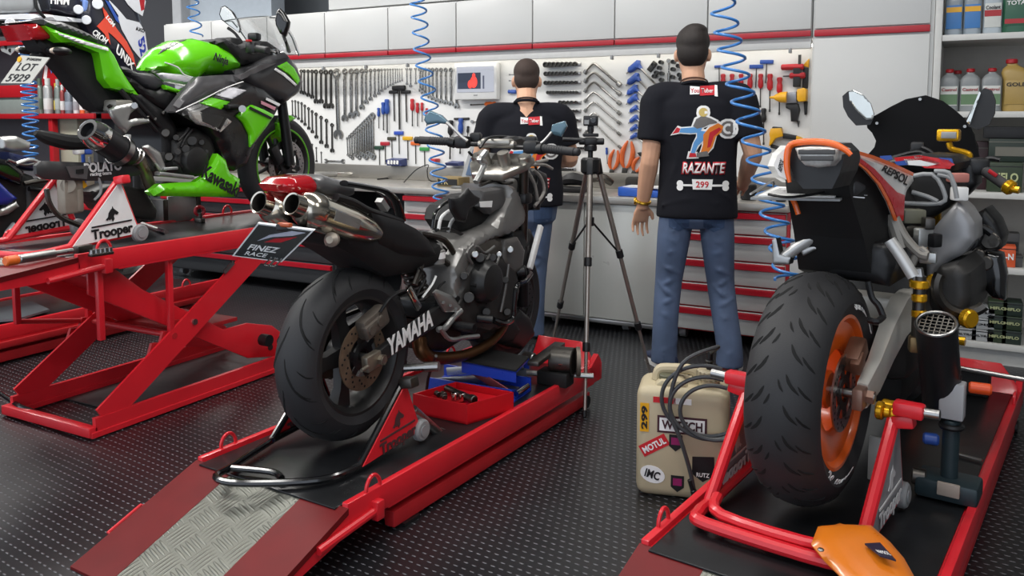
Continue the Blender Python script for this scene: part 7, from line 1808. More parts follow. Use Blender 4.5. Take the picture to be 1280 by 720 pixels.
# tank top with sponsor colours
tk = yslab('fuel_tank', BLACK, [(1098, 204), (1116, 197), (1150, 193), (1182, 196), (1196, 204), (1192, 214), (1150, 218), (1110, 214)], .62, .92, .03, .04, .05)
TK = lambda nm, m, pts: MB().prism([py(x, y, .575) for x, y in pts], -HD*.003).build(nm, m, tk, smooth=False)
TK('blue_patch', BLUT, [(1100, 195), (1114, 194), (1116, 199), (1102, 201)]); TK('red_band', RDP, [(1118, 197), (1150, 194), (1186, 200), (1194, 206), (1186, 209), (1150, 200), (1120, 202)]); TK('white_band', WSTK, [(1130, 199), (1160, 198), (1176, 204), (1160, 208), (1134, 206)]); TK('blue_patch', BLUT, [(1174, 197), (1190, 198), (1192, 204), (1178, 204)]); TK('blue_patch', BLUT, [(1118, 202), (1134, 200), (1136, 206), (1122, 207)]); TK('red_band', RDP, [(1150, 206), (1190, 207), (1188, 211), (1156, 210)]); TK('white_mark', WSTK, [(1142, 195), (1152, 194), (1154, 197), (1144, 198)])
# screen and nose
scr_ = yslab('windscreen', mat('screen_black', '#08080a', .6, 0, .3, 12, spec=.15), [(1083, 150), (1098, 142), (1114, 133), (1132, 124), (1157, 119), (1178, 126), (1190, 135), (1202, 145), (1213, 158), (1219, 175), (1224, 196), (1170, 206), (1110, 202), (1085, 193), (1093, 184), (1095, 176), (1090, 166), (1084, 160)], 1.2, 1.21, 0, .1, .22)
for x, y in ((1150, 124), (1096, 154), (1206, 158)): MB().cyl(py(x, y, 1.19), py(x, y, 1.2), .006, n=10).build('screen_bolt', STEEL, scr_)
for s, gl, bk in ((-1, [(1061, 115), (1066, 112), (1078, 118), (1088, 129), (1092, 142), (1091, 149), (1083, 150), (1070, 138), (1062, 126)], [(1053, 120), (1060, 114), (1066, 113), (1086, 132), (1092, 148), (1088, 156), (1070, 157), (1060, 146), (1054, 134)]), (1, None, [(1216, 134), (1222, 118), (1230, 110), (1239, 113), (1244, 126), (1243, 142), (1236, 156), (1222, 162), (1210, 158), (1208, 148)])):
    o = yslab('mirror', BLACK, bk, 1.1, 1.12, 0, .03, .04)
    if gl: yslab('mirror_glass', mat('mirror_pale', '#c9ccc8', .08, .85), gl, 1.09, 1.1, .002, .01, parent=o)
    else: yslab('mirror_glass', mat('mirror_pale', '#c9ccc8', .08, .85), [(1208, 152), (1216, 134), (1224, 114), (1226, 116), (1218, 138), (1212, 156)], 1.085, 1.1, .002, .01, parent=o)
# bars
MB().tube([py(1196, 196, .95), py(1214, 204, .93), py(1232, 214, .9), py(1262, 236, .86)], [.012, .012, .012, .012], 10, 3).build('clip_on_bar', BLACK, t)
MB().cyl(py(1230, 213, .9), py(1259, 233, .87), .018, n=14, bev=.004).build('grip', mat('grip_grey', '#3a3839', .8), t)
MB().bar(py(1236, 213, .875), py(1246, 220, .865), .006, .012, bev=.001).build('red_grip_mark', REDT, t)
MB().cyl(py(1257, 231, .87), py(1266, 237, .86), .026, n=16, bev=.006).cyl(py(1264, 236, .86), py(1274, 238, .855), .012, n=10).build('gold_bar_end', GOLD, t)
MB().box(py(1222, 208, .92), (.07, .06, .06), .2, .014).build('switch_pod', BLACK, t)
MB().tube([py(x, y, .95) for x, y in ((1226, 206), (1236, 198), (1250, 200))], .009, 8, 4).build('lever', BLACK, t)
MB().tube([py(x, y, 1.0) for x, y in ((1186, 178), (1190, 186), (1204, 190), (1212, 194), (1210, 202))], .011, 8, 4).build('gold_lever_guard', GOLD, t)
g_ = MB().box(py(1186, 169, 1.0), (.075, .05, .045), BH.rz, .008).build('gold_reservoir', GOLD, t); MB().box(py(1186, 169, .97), (.05, .01, .024), BH.rz, .003).build('reservoir_window', GREY, g_)
MB().box(py(1147, 185, 1.05), (.05, .04, .05), 0, .01).build('dash_unit', BLACK, t)
for pl in ([(1100, 202), (1120, 196), (1146, 190), (1160, 194)], [(1152, 184), (1164, 190), (1176, 202)], [(1196, 200), (1204, 206), (1200, 222)], [(1204, 196), (1212, 206), (1206, 230)]):
    MB().tube([py(x, y, .98) for x, y in pl], .008, 8, 4).build('control_cable', BLACK, t)
yslab('yoke', BLACK, [(1150, 196), (1200, 194), (1220, 206), (1222, 230), (1206, 246), (1190, 232), (1170, 214)], .9, 1.0, .02, .03)
MB().box(py(1197, 222, .6), (.06, .04, .03), .4, .006).build('connector_pink', mat('connector_pink', '#b5746a', .5), t); MB().box(py(1199, 242, .6), (.045, .04, .045), .4, .006).build('connector_white', WSTK, t)
# front wheel below the nose, only partly seen
FC = w_(0, 1.2, ZR+.3)
wheel(t, FC, AX, .295, .12, .055, .216, ORW, 'spokes', 3, None, nm='front_')
for s in (-1, 1): MB().cyl(FC+AX*.1*s, w_(.1*s, 1.0, 1.1), .027, n=12).build('fork_leg', GOLD, t)
MB().tube([py(x, y, .1) for x, y in ((1085, 352), (1090, 372), (1098, 382), (1104, 396))], .009, 8, 4).tube([py(1086, 400, .05), py(1096, 402, .05), py(1104, 396, .1)], .009, 8, 3).build('brake_hose', BLACK, t)
# ---------------------------------------------------------------- its paddock stand
q = lambda x, y: px(x, y, .215)
A, B, C = q(1126, 522), q(1092, 668), q(1136, 640)
B.z = ZR+.02; C.z = ZR+.045
B = w_(.195, -.2, ZR+.02); A = w_(.212, .03, ZR+.30); C = w_(.205, .15, ZR+.045)
rb = [w_(.195, -.29, ZR+.03), w_(.15, -.335, ZR+.03), w_(-.17, -.335, ZR+.03), w_(-.215, -.29, ZR+.03)]
stand_r = paddock('paddock_stand', 'red paddock stand with grey side plates under the orange wheel', A, B, C, -AX*.42, RED, mat('stand_grey', '#8a8a8c', .4), rb, None, 'Trooper', mat('logo_pale', '#c9c9c9', .5), GREY, rear2=[w_(.165, -.22, ZR+.06), w_(.14, -.30, ZR+.05), w_(-.14, -.30, ZR+.05), w_(-.19, -.22, ZR+.06)], tube_r=.018)
# lifting arm with silver pin
t2 = stand_r
A_, B_ = py(1117, 508, .02), py(1156, 516, .02); MB().bar(A_, B_, .045, .04, bev=.008).build('red_sleeve', RED, t2); MB().cyl(B_, py(1175, 519, .02), .014, n=14).build('silver_pin', STEEL, t2)
t2 = stand_r
A_, B_ = py(938, 476, .02), py(908, 470, .02); MB().bar(A_, B_, .045, .04, bev=.008).build('red_sleeve', RED, t2); MB().cyl(B_, py(890, 466, .02), .014, n=14).build('silver_pin', STEEL, t2)
# clipboard on the tail
cp = [py(x, y, -.3) for x, y in ((940, 246), (978, 232), (1054, 240), (1056, 248))]
zc = 1.075
cp = [atz(x, y, zc) for x, y in ((938, 247), (966, 234), (1064, 238), (1050, 249))]
t2 = thing('clipboard', 'clipboard with printed papers and a yellow clip lying across the racing bike\'s tail', 'clipboard', cp[0])
MB().prism(cp, V((0, 0, -.006))).build('board', GREY, t2, smooth=False)
ce = sum(cp, V())/4; pc = [ce+(p-ce)*.86 for p in cp]
po = MB().prism([p+V((0, 0, .001)) for p in pc], V((0, 0, .004))).build('paper', WSTK, t2, smooth=False)
for k in range(7):
    u = .12+.11*k; a_ = lerp(lerp(pc[0], pc[1], u), lerp(pc[3], pc[2], u), .08); b_ = lerp(lerp(pc[0], pc[1], u), lerp(pc[3], pc[2], u), .9)
    MB().bar(a_+V((0, 0, .0055)), b_+V((0, 0, .0055)), .004, .0006).build('printed_line', mat('print_line', '#77777a', .7), po)
MB().box(lerp(cp[2], cp[3], .45)+V((0, 0, .012)), (.035, .03, .03), .2, .004).build('yellow_clip', YEL, t2)
MB().tube([lerp(cp[0], cp[3], .2)+V((0, 0, .01)), lerp(cp[0], cp[3], .5)+V((0, -.01, .005)), lerp(cp[3], cp[2], .4)+V((0, 0, .02))], .004, 6, 5).build('pen', LOGO, t2)
MB().tube([cp[1], cp[1]+V((0, 0, .02)), cp[0]+V((0, 0, .01))], .003, 6, 2).build('wire_edge', STEEL, t2)
for k in range(3): MB().bar(lerp(cp[2], cp[3], .3+.25*k)+V((0, 0, .004)), lerp(cp[2], cp[3], .3+.25*k)+AX*.06+V((0, 0, .002)), .006, .003).build('ruler_edge', STEEL, t2)
# ---------------------------------------------------------------- things on the near lift
t2 = thing('bottle_jack', 'upright jack with pale head, blue knob and dark base on the racing bike\'s lift', 'jack', atz(1185, 625, ZR))
K0 = atz(1185, 622, ZR+.0); K0.z = ZR+.002
up = lambda dz, dx=0, dy=0: K0+V((dx, dy, dz))
Mz = LR.rz
def atk(y): return aty(1184, y, K0.y).z
MB().box(up(.035), (.17, .12, .06), Mz, .012).build('base', mat('jack_teal', '#27353a', .4, .2), t2)
MB().box(up(.05, .0, -.07), (.06, .012, .04), Mz, .003).build('base_plate', mat('plate_tan', '#9b8f84', .5), t2)
MB().cyl(up(.06), up(.24), .024, n=20, bev=.004).build('pump_column', MATS['jack_teal'], t2)
MB().torus(up(.22), (0, 0, 1), 0.026, .010, 24, 8).build('collar', BLACK, t2)
MB().cyl(up(.17, -.03), up(.17, -.075), .018, n=14, bev=.006).build('blue_knob', BLUT, t2)
MB().box(up(.30), (.066, .055, .11), Mz, .005).build('pale_head', mat('head_pale', '#a9aaac', .4), t2)
MB().cyl(up(.36), up(.385), .022, n=16, bev=.006).build('top_cap', BLACK, t2)
MB().cyl(up(.345, .04), up(.345, .10), .017, n=14, bev=.005).build('orange_knob', mat('knob_orange', '#e0501c', .35), t2)
MB().cyl(up(.055, -.1, -.02), up(.055, -.06, -.02), .025, n=14, bev=.004).build('valve', DSTEEL, t2)
A_ = atz(1096, 575, ZR)
tag(MB().box(w_(.13, .30, ZR+.075), (.09, .012, .14), BH.rz, .003).build('splash_plate', mat('plate_pale', '#b4b5b3', .4)), 'pale metal plate standing on the lift behind the orange wheel', 'plate')
A_, B_ = atz(1192, 566, ZR+.008), atz(1228, 576, ZR+.008)
tag(MB().cyl(A_, B_, .006, n=8).build('steel_rod', STEEL), 'thin steel rod lying on the deck beside the upright jack', 'rod')
t2 = thing('wheel_clamp', 'dark wheel clamp with a silver bar at the front of the racing bike\'s lift', 'wheel clamp', LR.w(.1, 1.9, ZR))
MB(LR.M).box((.1, 1.92, ZR+.05), (.3, .08, .1), None, .01).build('bracket', BLKMT, t2); MB(LR.M).cyl((.12, 1.88, ZR+.11), (.5, 1.84, ZR+.11), .01, n=10).build('silver_bar', STEEL, t2)
# orange body panel lying in front
pp = [atz(x, y, ZR+.075) for x, y in ((1014, 680), (1022, 665), (1050, 664), (1090, 668), (1112, 682), (1130, 697), (1158, 732), (1172, 760), (1120, 756), (1060, 716), (1031, 695))]
t2 = thing('fairing_panel', 'orange body panel lying loose at the foot of the racing bike\'s lift', 'body panel', pp[0])
fo = MB().pillow(pp, V((.05, -.25, 1)), .02, .06, .004, -.016).build('panel', mat('panel_orange', '#d9761c', .3, 0, .05, coat=.5), t2)
ce = V((0, 0, .021))
dq = [atz(x, y, ZR+.099) for x, y in ((1100, 696), (1081, 681), (1100, 680), (1120, 702))]
MB().prism(dq, V((0, 0, .004))).build('decal', mat('decal_navy', '#20243a', .4), fo, smooth=False); quad_text('REPSOL', dq, (0, 0, 1), .5, .3, .22, WSTK, fo, wide=.8, lift=.006)
MB().ell(atz(1026, 687, ZR+.092), (.008, .008, .004)).build('rivet', STEEL, fo)
# ================================================================ goods on the shelving unit
def shelf_pt(x, z, Y=5.15): 
    p = aty(x, 100, Y); return V((p.x, Y, z+.001))
def bottle(name, label, x, z, w, h, d, body, cap, lab=None, txt=None, tm=None, Y=5.14, neck=.5, capoff=0, group='oil bottles on the upper shelves', band=None, pts=None):
    p = shelf_pt(x, z, Y); t = thing(name, label, 'bottle', p, 0, group)
    R = []
    for f, s_ in ((0, .94), (.02, 1), (.62, 1), (.74, .96), (.82, .75), (.88, neck*.8), (.93, neck*.7)):
        ox = capoff*w*max(0, (f-.62)/.31)
        R.append([p+V((ox+math.copysign(abs(math.cos(a))**.6, math.cos(a))*w/2*s_, math.copysign(abs(math.sin(a))**.6, math.sin(a))*d/2*min(1, s_*1.05), h*f)) for a in [2*PI*k/20 for k in range(20)]])
    MB().rings(R).build('body', body, t)
    MB().cyl(p+V((capoff*w, 0, h*.91)), p+V((capoff*w, 0, h)), w*neck*.42, n=18, bev=.004).build('cap', cap, t)
    if lab:
        MB().box(p+V((0, -d/2-.0012, h*.36)), (w*.82, .003, h*.46), None, .001).build('label', lab, t)
        if band: MB().box(p+V((0, -d/2-.003, h*band[1])), (w*.82, .002, h*band[2])).build('label_band', band[0], t)
        if txt: 
            L = [p+V((a, -d/2-.004, h*b)) for a, b in ((-w*.4, .45), (-w*.4, .57), (w*.4, .57), (w*.4, .45))]
            quad_text(txt, L, (0, -1, 0), .5, .5, .6, tm or LOGO, t, wide=.9, bold=.02, name='label_lettering')
    return t
CLR = mat('bottle_clear', '#8f99a0', .2, 0, .1, 15, coat=.3); GRB = mat('bottle_grey', '#878b8c', .35); GRN = mat('bottle_green', '#24573f', .35); GLD = mat('bottle_gold', '#a58a4c', .4)
LBB = mat('label_blue', '#3f78b5', .45); LBW = mat('label_white', '#c9cbc6', .5); LBG = mat('label_green', '#5f7d5a', .5); CPR = mat('cap_red', '#a51a22', .4)
z0 = SHZ[0]
for k, x in enumerate((1189, 1212)): bottle('water_bottle', 'clear bottle with blue and yellow label %s' % ('next to the tall cabinet' if k == 0 else 'beside the silver and red bottle'), x, z0, .088, .27, .08, CLR, LBB, LBB, band=(YEL, .5, .1), Y=5.12, group='coolant bottles')
bottle('coolant_bottle', 'silver bottle with red band between clear bottles and green jug', 1237, z0, .092, .27, .07, mat('bottle_silver', '#aab4ba', .3), LBW, LBW, 'Coolant', LOGO, band=(CPR, .40, .12), Y=5.12)
bottle('oil_jug', 'dark green oil jug with red band on the upper shelf', 1267, z0, .135, .3, .1, GRN, GRN, GRN, 'TOTAL', WSTK, band=(CPR, .2, .08), Y=5.12, capoff=-.2)
z1 = SHZ[1]
for k, x in enumerate((1187, 1213, 1240)):
    bottle('oil_bottle', 'grey red-capped oil bottle with green label, %s' % ['next to the tall cabinet', 'middle of three', 'beside the gold jug'][k], x, z1, .098, .225, .07, GRB, CPR, LBW, 'Castrol', mat('ink_red', '#98252b', .5), Y=5.10, band=(LBG, .28, .24), group='grey oil bottles with red caps')
bottle('oil_bottle', 'grey oil bottle with red cap standing behind the row of three', 1197, z1, .09, .225, .07, GRB, CPR, None, Y=5.26, group='grey oil bottles with red caps')
bottle('oil_jug', 'gold oil jug with a red cap on the second shelf', 1271, z1, .13, .27, .09, GLD, CPR, GLD, 'GOLD', LOGO, Y=5.12, capoff=-.2)
# third shelf: dark boxes, battery, filter box
z2 = SHZ[2]
def carton(name, label, x, z, w, h, d, m_, txt=None, tm=None, Y=5.1, group=None, lab=None, cat='box', sz=.5):
    p = shelf_pt(x, z, Y); t = thing(name, label, cat, p, 0, group)
    MB().box(p+V((0, d/2, h/2)), (w, d, h), None, .003).build('box', m_, t)
    MB().box(p+V((0, d/2, h*.86)), (w+.003, d+.003, .004)).build('lid_edge', lab or LOGO, t)
    if lab: MB().box(p+V((0, -.001, h*.45)), (w*.7, .002, h*.4)).build('label', lab, t)
    if txt: quad_text(txt, [p+V((-w*.45, -.0025, h*.2)), p+V((-w*.45, -.0025, h*.8)), p+V((w*.45, -.0025, h*.8)), p+V((w*.45, -.0025, h*.2))], (0, -1, 0), .5, .5, sz, tm or WSTK, t, wide=.85, bold=.03)
    return t
OLV = mat('box_olive', '#2c3a26', .5); MAR = mat('box_maroon', '#3d2328', .5); GRY2 = mat('box_grey', '#7d8184', .5)
carton('filter_box', 'olive green filter box with pale lettering on the third shelf', 1262, z2, .16, .155, .15, OLV, 'HIFLO', mat('ink_pale', '#b9c08e', .5), Y=5.06)
carton('filter_box', 'dark maroon box standing on the third shelf behind the mirror', 1236, z2, .13, .26, .12, MAR, None, None, Y=5.2, lab=mat('label_dim', '#6c6a60', .5))
carton('battery_box', 'dark green battery box on top of the olive filter box', 1268, z2+.157, .2, .12, .15, mat('box_darkgreen', '#1f2d25', .5), None, Y=5.08, lab=mat('label_dim', '#6c6a60', .5))
carton('battery_box', 'black battery pack stacked above the dark green battery box', 1266, z2+.28, .24, .06, .15, BLKT, None, Y=5.08)
z3 = SHZ[3]
for k, (x, w, h, c, tx, nm) in enumerate(((1222, .08, .05, mat('box_white', '#b9b6b2', .5), None, 'white packet'), (1250, .10, .045, CPR, None, 'flat red packet'), (1240, .06, .08, mat('box_white', '#b9b6b2', .5), None, 'small white packet'), (1270, .08, .11, mat('box_orange', '#d2562a', .5), 'K-N', 'small orange box'), (1276, .1, .06, GRY2, None, 'grey packet'), (1262, .06, .04, LOGO, None, 'black packet'))):
    carton('parts_packet', '%s among the small parts on the fourth shelf' % nm, x, z3, w, h, .1, c, tx, Y=5.04+.02*(k % 3), group='packets on the fourth shelf')
for k, x in enumerate((1234, 1256, 1274)):
    p = shelf_pt(x, z3, 5.2); t = thing('spark_plug_box', ('red and white box standing %s on the fourth shelf' % ['behind the small white packet', 'mid rear row', 'at the rear row end'][k]), 'box', p, 0, 'boxes at the rear of the fourth shelf')
    MB().box(p+V((0, .05, .08)), (.08, .1, .16), None, .003).build('box', [WSTK, CPR, GRY2][k], t); MB().box(p+V((0, -.001, .09)), (.07, .002, .05)).build('label', [CPR, WSTK, LOGO][k], t)
z4 = SHZ[4]
n = 0
for col in range(3):
    for row in range(4 if col < 2 else 3):
        carton('filter_carton', 'flat grey carton on the bottom shelf, %s in the %s' % (['lowest', 'second up', 'third up', 'topmost'][row], ['stack next to the exhaust', 'middle stack', 'stack beside the olive boxes'][col]), 1200+col*22, z4+row*.062, .105, .06, .14, mat('carton_pale', '#a8abac', .5), 'FILTRO' if row != 1 else 'OIL', LOGO, Y=5.03, group='grey filter cartons', sz=.3)
for col in range(2):
    for row in range(3):
        carton('filter_carton', 'olive carton on the bottom shelf, %s in the %s' % (['lowest', 'second up', 'topmost'][row], ['stack by the grey cartons', 'outer stack'][col]), 1262+col*19, z4+row*.075, .09, .072, .14, [OLV, mat('box_darkgreen', '#1f2d25', .5)][(row+col) % 2], 'HIFLO', MATS.get('ink_pale'), Y=5.03, group='olive filter cartons', sz=.35)
# ================================================================ dark end of the workshop
YS = 5.0
wl = lambda x, y, Y=YS: aty(x, y, Y)
RSH = mat('rack_red', '#a3121c', .4); RDK = mat('rack_dark', '#3a3b3f', .5)
xl, xr = wl(-60, 140).x, wl(117, 140).x
t = thing('tool_rack', 'red-edged dark rack holding spray cans behind the green bike', 'rack', ((xl+xr)/2, YS+.2, 0))
MB().bx(xl, xr, YS+.38, YS+.4, 0, 2.5).build('back_panel', mat('rack_back', '#5d5f63', .6), t)
zsh = wl(60, 142).z; ztop = wl(15, 50).z
for z_, nm in ((zsh, 0), (ztop, 1), (.5, 2)):
    MB().bx(xl, xr, YS, YS+.38, z_-.05, z_, .004).build('shelf', RSH, t)
for x, zt_ in ((xl, 2.5), (wl(58, 160).x, zsh-.051), (xr-.06, 2.5)): MB().bx(x, x+.06, YS+.02, YS+.08, 0, zt_, .003).build('upright', RSH if x > xl+.5 and x < xr-.2 else RDK, t)
zb = wl(20, 128).z
MB().bx(xl, wl(40, 130).x, YS+.03, YS+.3, zsh, zb+.05, .004).build('drawer_box', mat('drawer_grey', '#7d8480', .4), t); MB().bx(xl, wl(39, 130).x, YS+.01, YS+.29, zb+.05, zb+.17, .004).build('red_drawer', RSH, t)
MB().bx(wl(62, 160).x, wl(84, 160).x, YS+.1, YS+.3, .5, wl(70, 147).z, .004).build('beige_panel', mat('panel_beige', '#9d9a88', .6), t)
CANS = [(43, 105, 11, '#c8552a', '#dcdcd8'), (51, 98, 9, '#6f7a72', '#4a5a4c'), (61, 98, 11, '#a4a6a6', '#c9c9c7'), (71, 104, 6, '#39362f', '#b9a63a'), (73.5, 99, 8, '#77807c', '#9aa19e'), (79, 106, 6, '#8a3b3a', '#c9c9c7'), (87, 108, 10, '#69707a', '#8c95a0'), (96, 107, 8, '#c9c9c9', '#8d8d92'), (104, 106, 8, '#d8632e', '#dededb'), (109, 108, 6, '#6d4a40', '#c9b9a8')]
nms = ['orange and white', 'dull green', 'silver', 'thin dark', 'grey green', 'thin red', 'slate grey', 'white and grey', 'orange banded', 'brown']
for k, (x, yt, wpx, c1_, c2_) in enumerate(CANS):
    p = wl(x, 138, YS+.1); h_ = wl(x, yt, YS+.1).z-zsh; r_ = wpx*.5*7.6/1050*1.05
    p.z = zsh+.001
    t = thing('spray_can', '%s spray can on the red shelf, %s from the coiled hose' % (nms[k], ORD[k]), 'spray can', p, 0, 'spray cans on the red shelf')
    MB().lathe([(0, 0), (r_, .0), (r_, h_*.72), (r_*.85, h_*.78), (r_*.45, h_*.82), (0, h_*.82)], p, (0, 0, 1), 18).build('can', mat('can_%d' % k, c1_, .35, .3), t)
    MB().cyl(p+V((0, 0, h_*.8)), p+V((0, 0, h_)), r_*.6, n=14, bev=.004).build('cap', mat('can_cap_%d' % k, c2_, .4), t)
    MB().lathe([(r_+.001, h_*.12), (r_+.0015, h_*.13), (r_+.0015, h_*.42), (r_+.001, h_*.43)], p, (0, 0, 1), 18).build('label', mat('can_cap_%d' % k, c2_, .4), t)
for k, (x, y, c_, nm) in enumerate(((83, 168, REDT, 'red glove-like tool cap'), (90, 172, REDT, 'small red bottle'), (99, 168, BLUT, 'blue tin'))):
    p = wl(x, y, YS+.15); p.z = .503
    hgt = wl(x, y-10, YS+.15).z-.5
    tag(MB().lathe([(0, 0), (.05, 0), (.05, hgt*.7), (.02, hgt*.85), (.02, hgt), (0, hgt)], p, (0, 0, 1), 16).build('small_bottle', c_), '%s on the low shelf of the dark rack, %s of three' % (['red bottle', 'second red bottle', 'blue bottle'][k], ORD[k]), 'bottle', 'bottles on the low rack shelf')
# ---- race bike with white and orange fairing, up on a stand behind the green bike
XB = -5.15
bx_ = lambda x, y, o=0: atx(x, y, XB+o)
c_ = bx_(150, 60)
t = thing('motorcycle', 'dark race motorcycle with orange and white fairing standing high behind the lime green bike', 'motorcycle', (XB-.15, c_.y, .02))
NAVY = mat('fairing_navy', '#1b1c28', .3, 0, .08, 8, coat=.4); WHF = mat('fairing_white', '#d0d3d8', .3, 0, .03, coat=.4); ORF = mat('fairing_orange', '#d6452c', .35, coat=.3)
def bslab(nm, m, pts, o0, o1, b=.03, rr=.06, par=None):
    return MB().pillow([bx_(x, y, o0-b) for x, y in pts], (1, 0, 0), b, rr, back=(o0-o1)-2*b, Hb=b).build(nm, m, par or t)
def bskin(nm, m, pts, o=.004, par=None): return MB().prism([bx_(x, y, o) for x, y in pts], V((.003, 0, 0))).build(nm, m, par or t, smooth=False)
bslab('fairing', NAVY, [(104, -30), (150, -30), (172, 12), (184, 60), (186, 88), (182, 112), (166, 104), (146, 82), (128, 58), (112, 42), (102, 22)], 0, -.2)
bskin('orange_sweep', ORF, [(127, 7), (133, 15), (145, 35), (158, 52), (166, 68), (170, 84), (164, 74), (152, 56), (140, 44), (135, 40), (138, 56), (130, 42), (121, 33), (131, 22)])
bskin('white_nose', WHF, [(136, 0), (146, 10), (158, 24), (174, 28), (181, 40), (185, 67), (184, 80), (176, 74), (166, 62), (152, 37), (147, 22), (138, 6)]); bskin('blue_line', BLUT, [(131, 0), (137, 3), (148, 20), (150, 30), (145, 26)])
bskin('white_screen', WHF, [(152, -6), (176, -10), (182, 2), (178, 20), (168, 14), (160, 6)]); bskin('red_crest', REDT, [(173, -6), (181, -6), (180, 12), (176, 14)])
q_ = [bx_(176, 74, .008), bx_(171, 50, .008), bx_(180, 40, .008), bx_(184, 66, .008)]
quad_text('52', [q_[1], q_[2], q_[3], q_[0]], (1, 0, 0), .5, .5, .85, mat('number_blue', '#20349c', .4), t, bold=.04, wide=.8)
for tx, qq, m_ in (('AXO', [(169, 38), (169, 32), (181, 36), (181, 42)], LOGO), ('LGM', [(131, 22), (135, 18), (145, 30), (141, 35)], WSTK), ('CROM', [(113, 42), (119, 35), (137, 49), (131, 58)], WSTK), ('UNIX', [(143, 66), (147, 52), (170, 80), (166, 90)], WSTK), ('S', [(174, 84), (173, 77), (180, 78), (181, 86)], WSTK), ('HMM', [(62, 6), (62, -8), (88, -8), (87, 8)], WSTK)):
    quad_text(tx, [bx_(x, y, .008) for x, y in qq], (1, 0, 0), .5, .5, .8, m_, t, bold=.03, wide=.92)
bslab('tail', NAVY, [(50, -20), (110, -30), (112, 24), (88, 22), (60, 14)], -.06, -.34)
bslab('white_subframe', WHF, [(-10, 19), (28, 17), (60, 18), (104, 24), (102, 28), (60, 25), (28, 24), (8, 24), (-10, 24)], -.02, -.06, .01, .02)
bslab('blue_bracket', mat('bracket_blue', '#5d78b0', .4), [(104, 0), (113, 0), (112, 16), (104, 14)], -.01, -.06, .01, .02)
bslab('grey_bodywork', mat('body_silver', '#9fa3a6', .35, .3), [(-12, -20), (40, -20), (52, 14), (30, 17), (-12, 18)], -.03, -.3)
bslab('black_understructure', BLKMT, [(-10, 26), (60, 26), (104, 28), (122, 46), (110, 54), (60, 46), (-10, 44)], -.08, -.25)
for x, y, r_ in ((122, 5, .035), (108, 25, .03), (13, 29, .03), (98, 12, .03)): MB().cyl(bx_(x, y, -.01), bx_(x, y, .02), r_, n=16, bev=.004).build('round_fitting', WHF, t)
MB().tube([bx_(x, y, -.02) for x, y in ((44, -10), (46, 10), (56, 22))], .01, 8, 4).build('cable', BLACK, t)
for (x, y) in ((150, 80), (172, 92)):
    p = bx_(x, y, -.2); MB().bx(p.x-.04, p.x+.04, p.y-.04, p.y+.04, .0, p.z+.05, .01).build('stand_leg', BLKMT, t)
# red, white and blue visor-like panel on the rack near the plate
p = wl(68, 88, 5.3)
t = thing('painted_panel', 'red, white and blue painted panel leaning on the rack behind the green bike\'s plate', 'panel', (p.x, 5.3, zsh))
PP = [(52, 100), (56, 76), (64, 72), (76, 84), (82, 98), (78, 138), (58, 138)]
MB().prism([wl(x, min(y, 133), 5.3) for x, y in PP], (0, .04, 0), .006).build('panel', RSH, t); MB().prism([wl(x, y, 5.294) for x, y in ((60, 80), (64, 73), (70, 79), (64, 92))], (0, .004, 0)).build('blue_part', mat('panel_blue', '#5a78c0', .4), t, smooth=False); MB().prism([wl(x, y, 5.295) for x, y in ((54, 98), (57, 76), (60, 76), (58, 100))], (0, .004, 0)).build('white_part', WSTK, t, smooth=False)
p = wl(14, 62, 5.03)
t = thing('metal_bracket', 'flat grey drilled bracket hanging under the top red shelf edge', 'bracket', p)
MB().prism([wl(x, y, 5.03) for x, y in ((0, 60), (8, 54), (25, 56), (13, 69), (2, 64))], (0, .01, 0)).build('plate', GREY, t, smooth=False)
for x, y in ((8, 59), (13, 63)): MB().cyl(wl(x, y, 5.025), wl(x, y, 5.035), .02, n=12).build('hole', GROOVE, t)
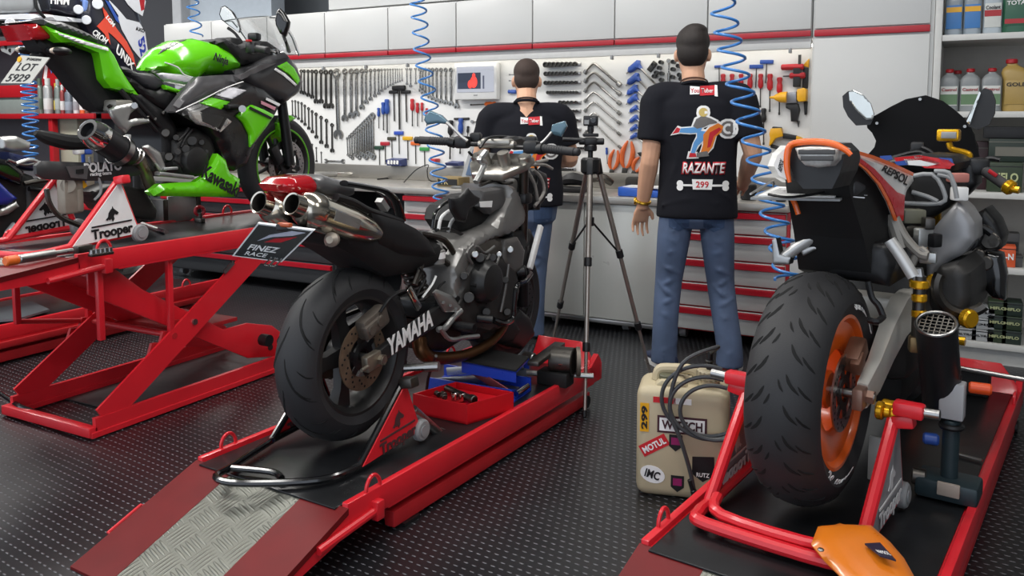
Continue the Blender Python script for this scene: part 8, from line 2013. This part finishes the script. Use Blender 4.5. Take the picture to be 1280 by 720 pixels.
# ---- dark blue bike on the further lift
XF = -4.75
fx = lambda x, y, o=0: atx(x, y, XF+o)
t = thing('motorcycle', 'dark motorcycle with blue side panel on the further lift beyond the reversed lettering', 'motorcycle', (XF-.1, 3.0, .2))
def fslab(nm, m, pts, o0, o1, b=.03, rr=.05):
    return MB().pillow([fx(x, y, o0-b) for x, y in pts], (1, 0, 0), b, rr, back=(o0-o1)-2*b, Hb=b).build(nm, m, t)
fslab('body', BLKMT, [(-30, 215), (0, 206), (40, 220), (60, 250), (84, 262), (100, 300), (90, 340), (40, 350), (-30, 350)], .1, -.25)
fslab('blue_side_panel', mat('panel_deepblue', '#22308a', .25, .2, .08, coat=.5), [(-30, 216), (-6, 222), (12, 240), (22, 248), (10, 256), (-30, 260)], .16, .08, .015, .03)
fslab('silver_trim', ALU, [(-30, 266), (0, 262), (20, 252), (24, 258), (10, 268), (-30, 276)], .15, .09, .01, .02)
fslab('upper_cowl', BLKGL, [(-20, 195), (10, 200), (30, 215), (26, 232), (4, 224), (-20, 212)], .14, -.1, .02, .03)
fslab('blue_tank', mat('tank_navy', '#1d2548', .3, .2, .08, coat=.4), [(10, 190), (34, 196), (54, 206), (40, 214), (16, 208)], .1, -.15, .02, .03)
fslab('engine_cover', ALU, [(0, 172), (20, 170), (38, 178), (36, 188), (14, 190), (2, 186)], .05, -.05, .02, .03)
fslab('engine_block', ENG, [(30, 225), (70, 222), (96, 240), (90, 290), (50, 300), (30, 270)], .12, -.15)
fslab('grey_fork_guard', GREY, [(8, 290), (18, 278), (24, 290), (20, 306), (6, 304)], .14, .1, .01, .02)
for pl, m_, r_ in (([(20, 205), (40, 200), (58, 212), (48, 224)], ALU, .012), ([(30, 230), (50, 226), (80, 224)], DSTEEL, .014), ([(36, 236), (56, 240), (60, 262), (84, 282)], BLKGL, .014), ([(38, 262), (60, 256), (76, 262)], STEEL, .01), ([(10, 200), (30, 206), (44, 204)], STEEL, .008)):
    MB().tube([fx(x, y, .14) for x, y in pl], r_, 8, 4).build('hose_or_tube', m_, t)
wheel(t, (XF-.05, 3.55, .2+.3), (1, 0, 0), .29, .12, .05, .21, RIMB, 'spokes', 5, None, nm='front_')
for k, (x, y, c_, nm) in enumerate(((82, 180, REDT, 'red'), (98, 186, WSTK, 'white'), (110, 186, BLUT, 'blue'))):
    MB().box(fx(x, y, .02), (.05, .06, .07), .4*k, .012).build('%s_fitting' % nm, c_, t)
p = [atz(x, y, .21) for x, y in ((0, 396), (34, 392), (62, 388), (50, 382), (0, 385))]
tag(MB().prism([atz(x, y, .215) for x, y in ((-4, 388), (40, 379), (62, 389), (22, 401), (-4, 403))], V((0, 0, .012))).build('metal_sheet', mat('sheet_grey', '#6e757a', .35, .4)), 'grey metal sheet lying on the further lift deck', 'sheet')
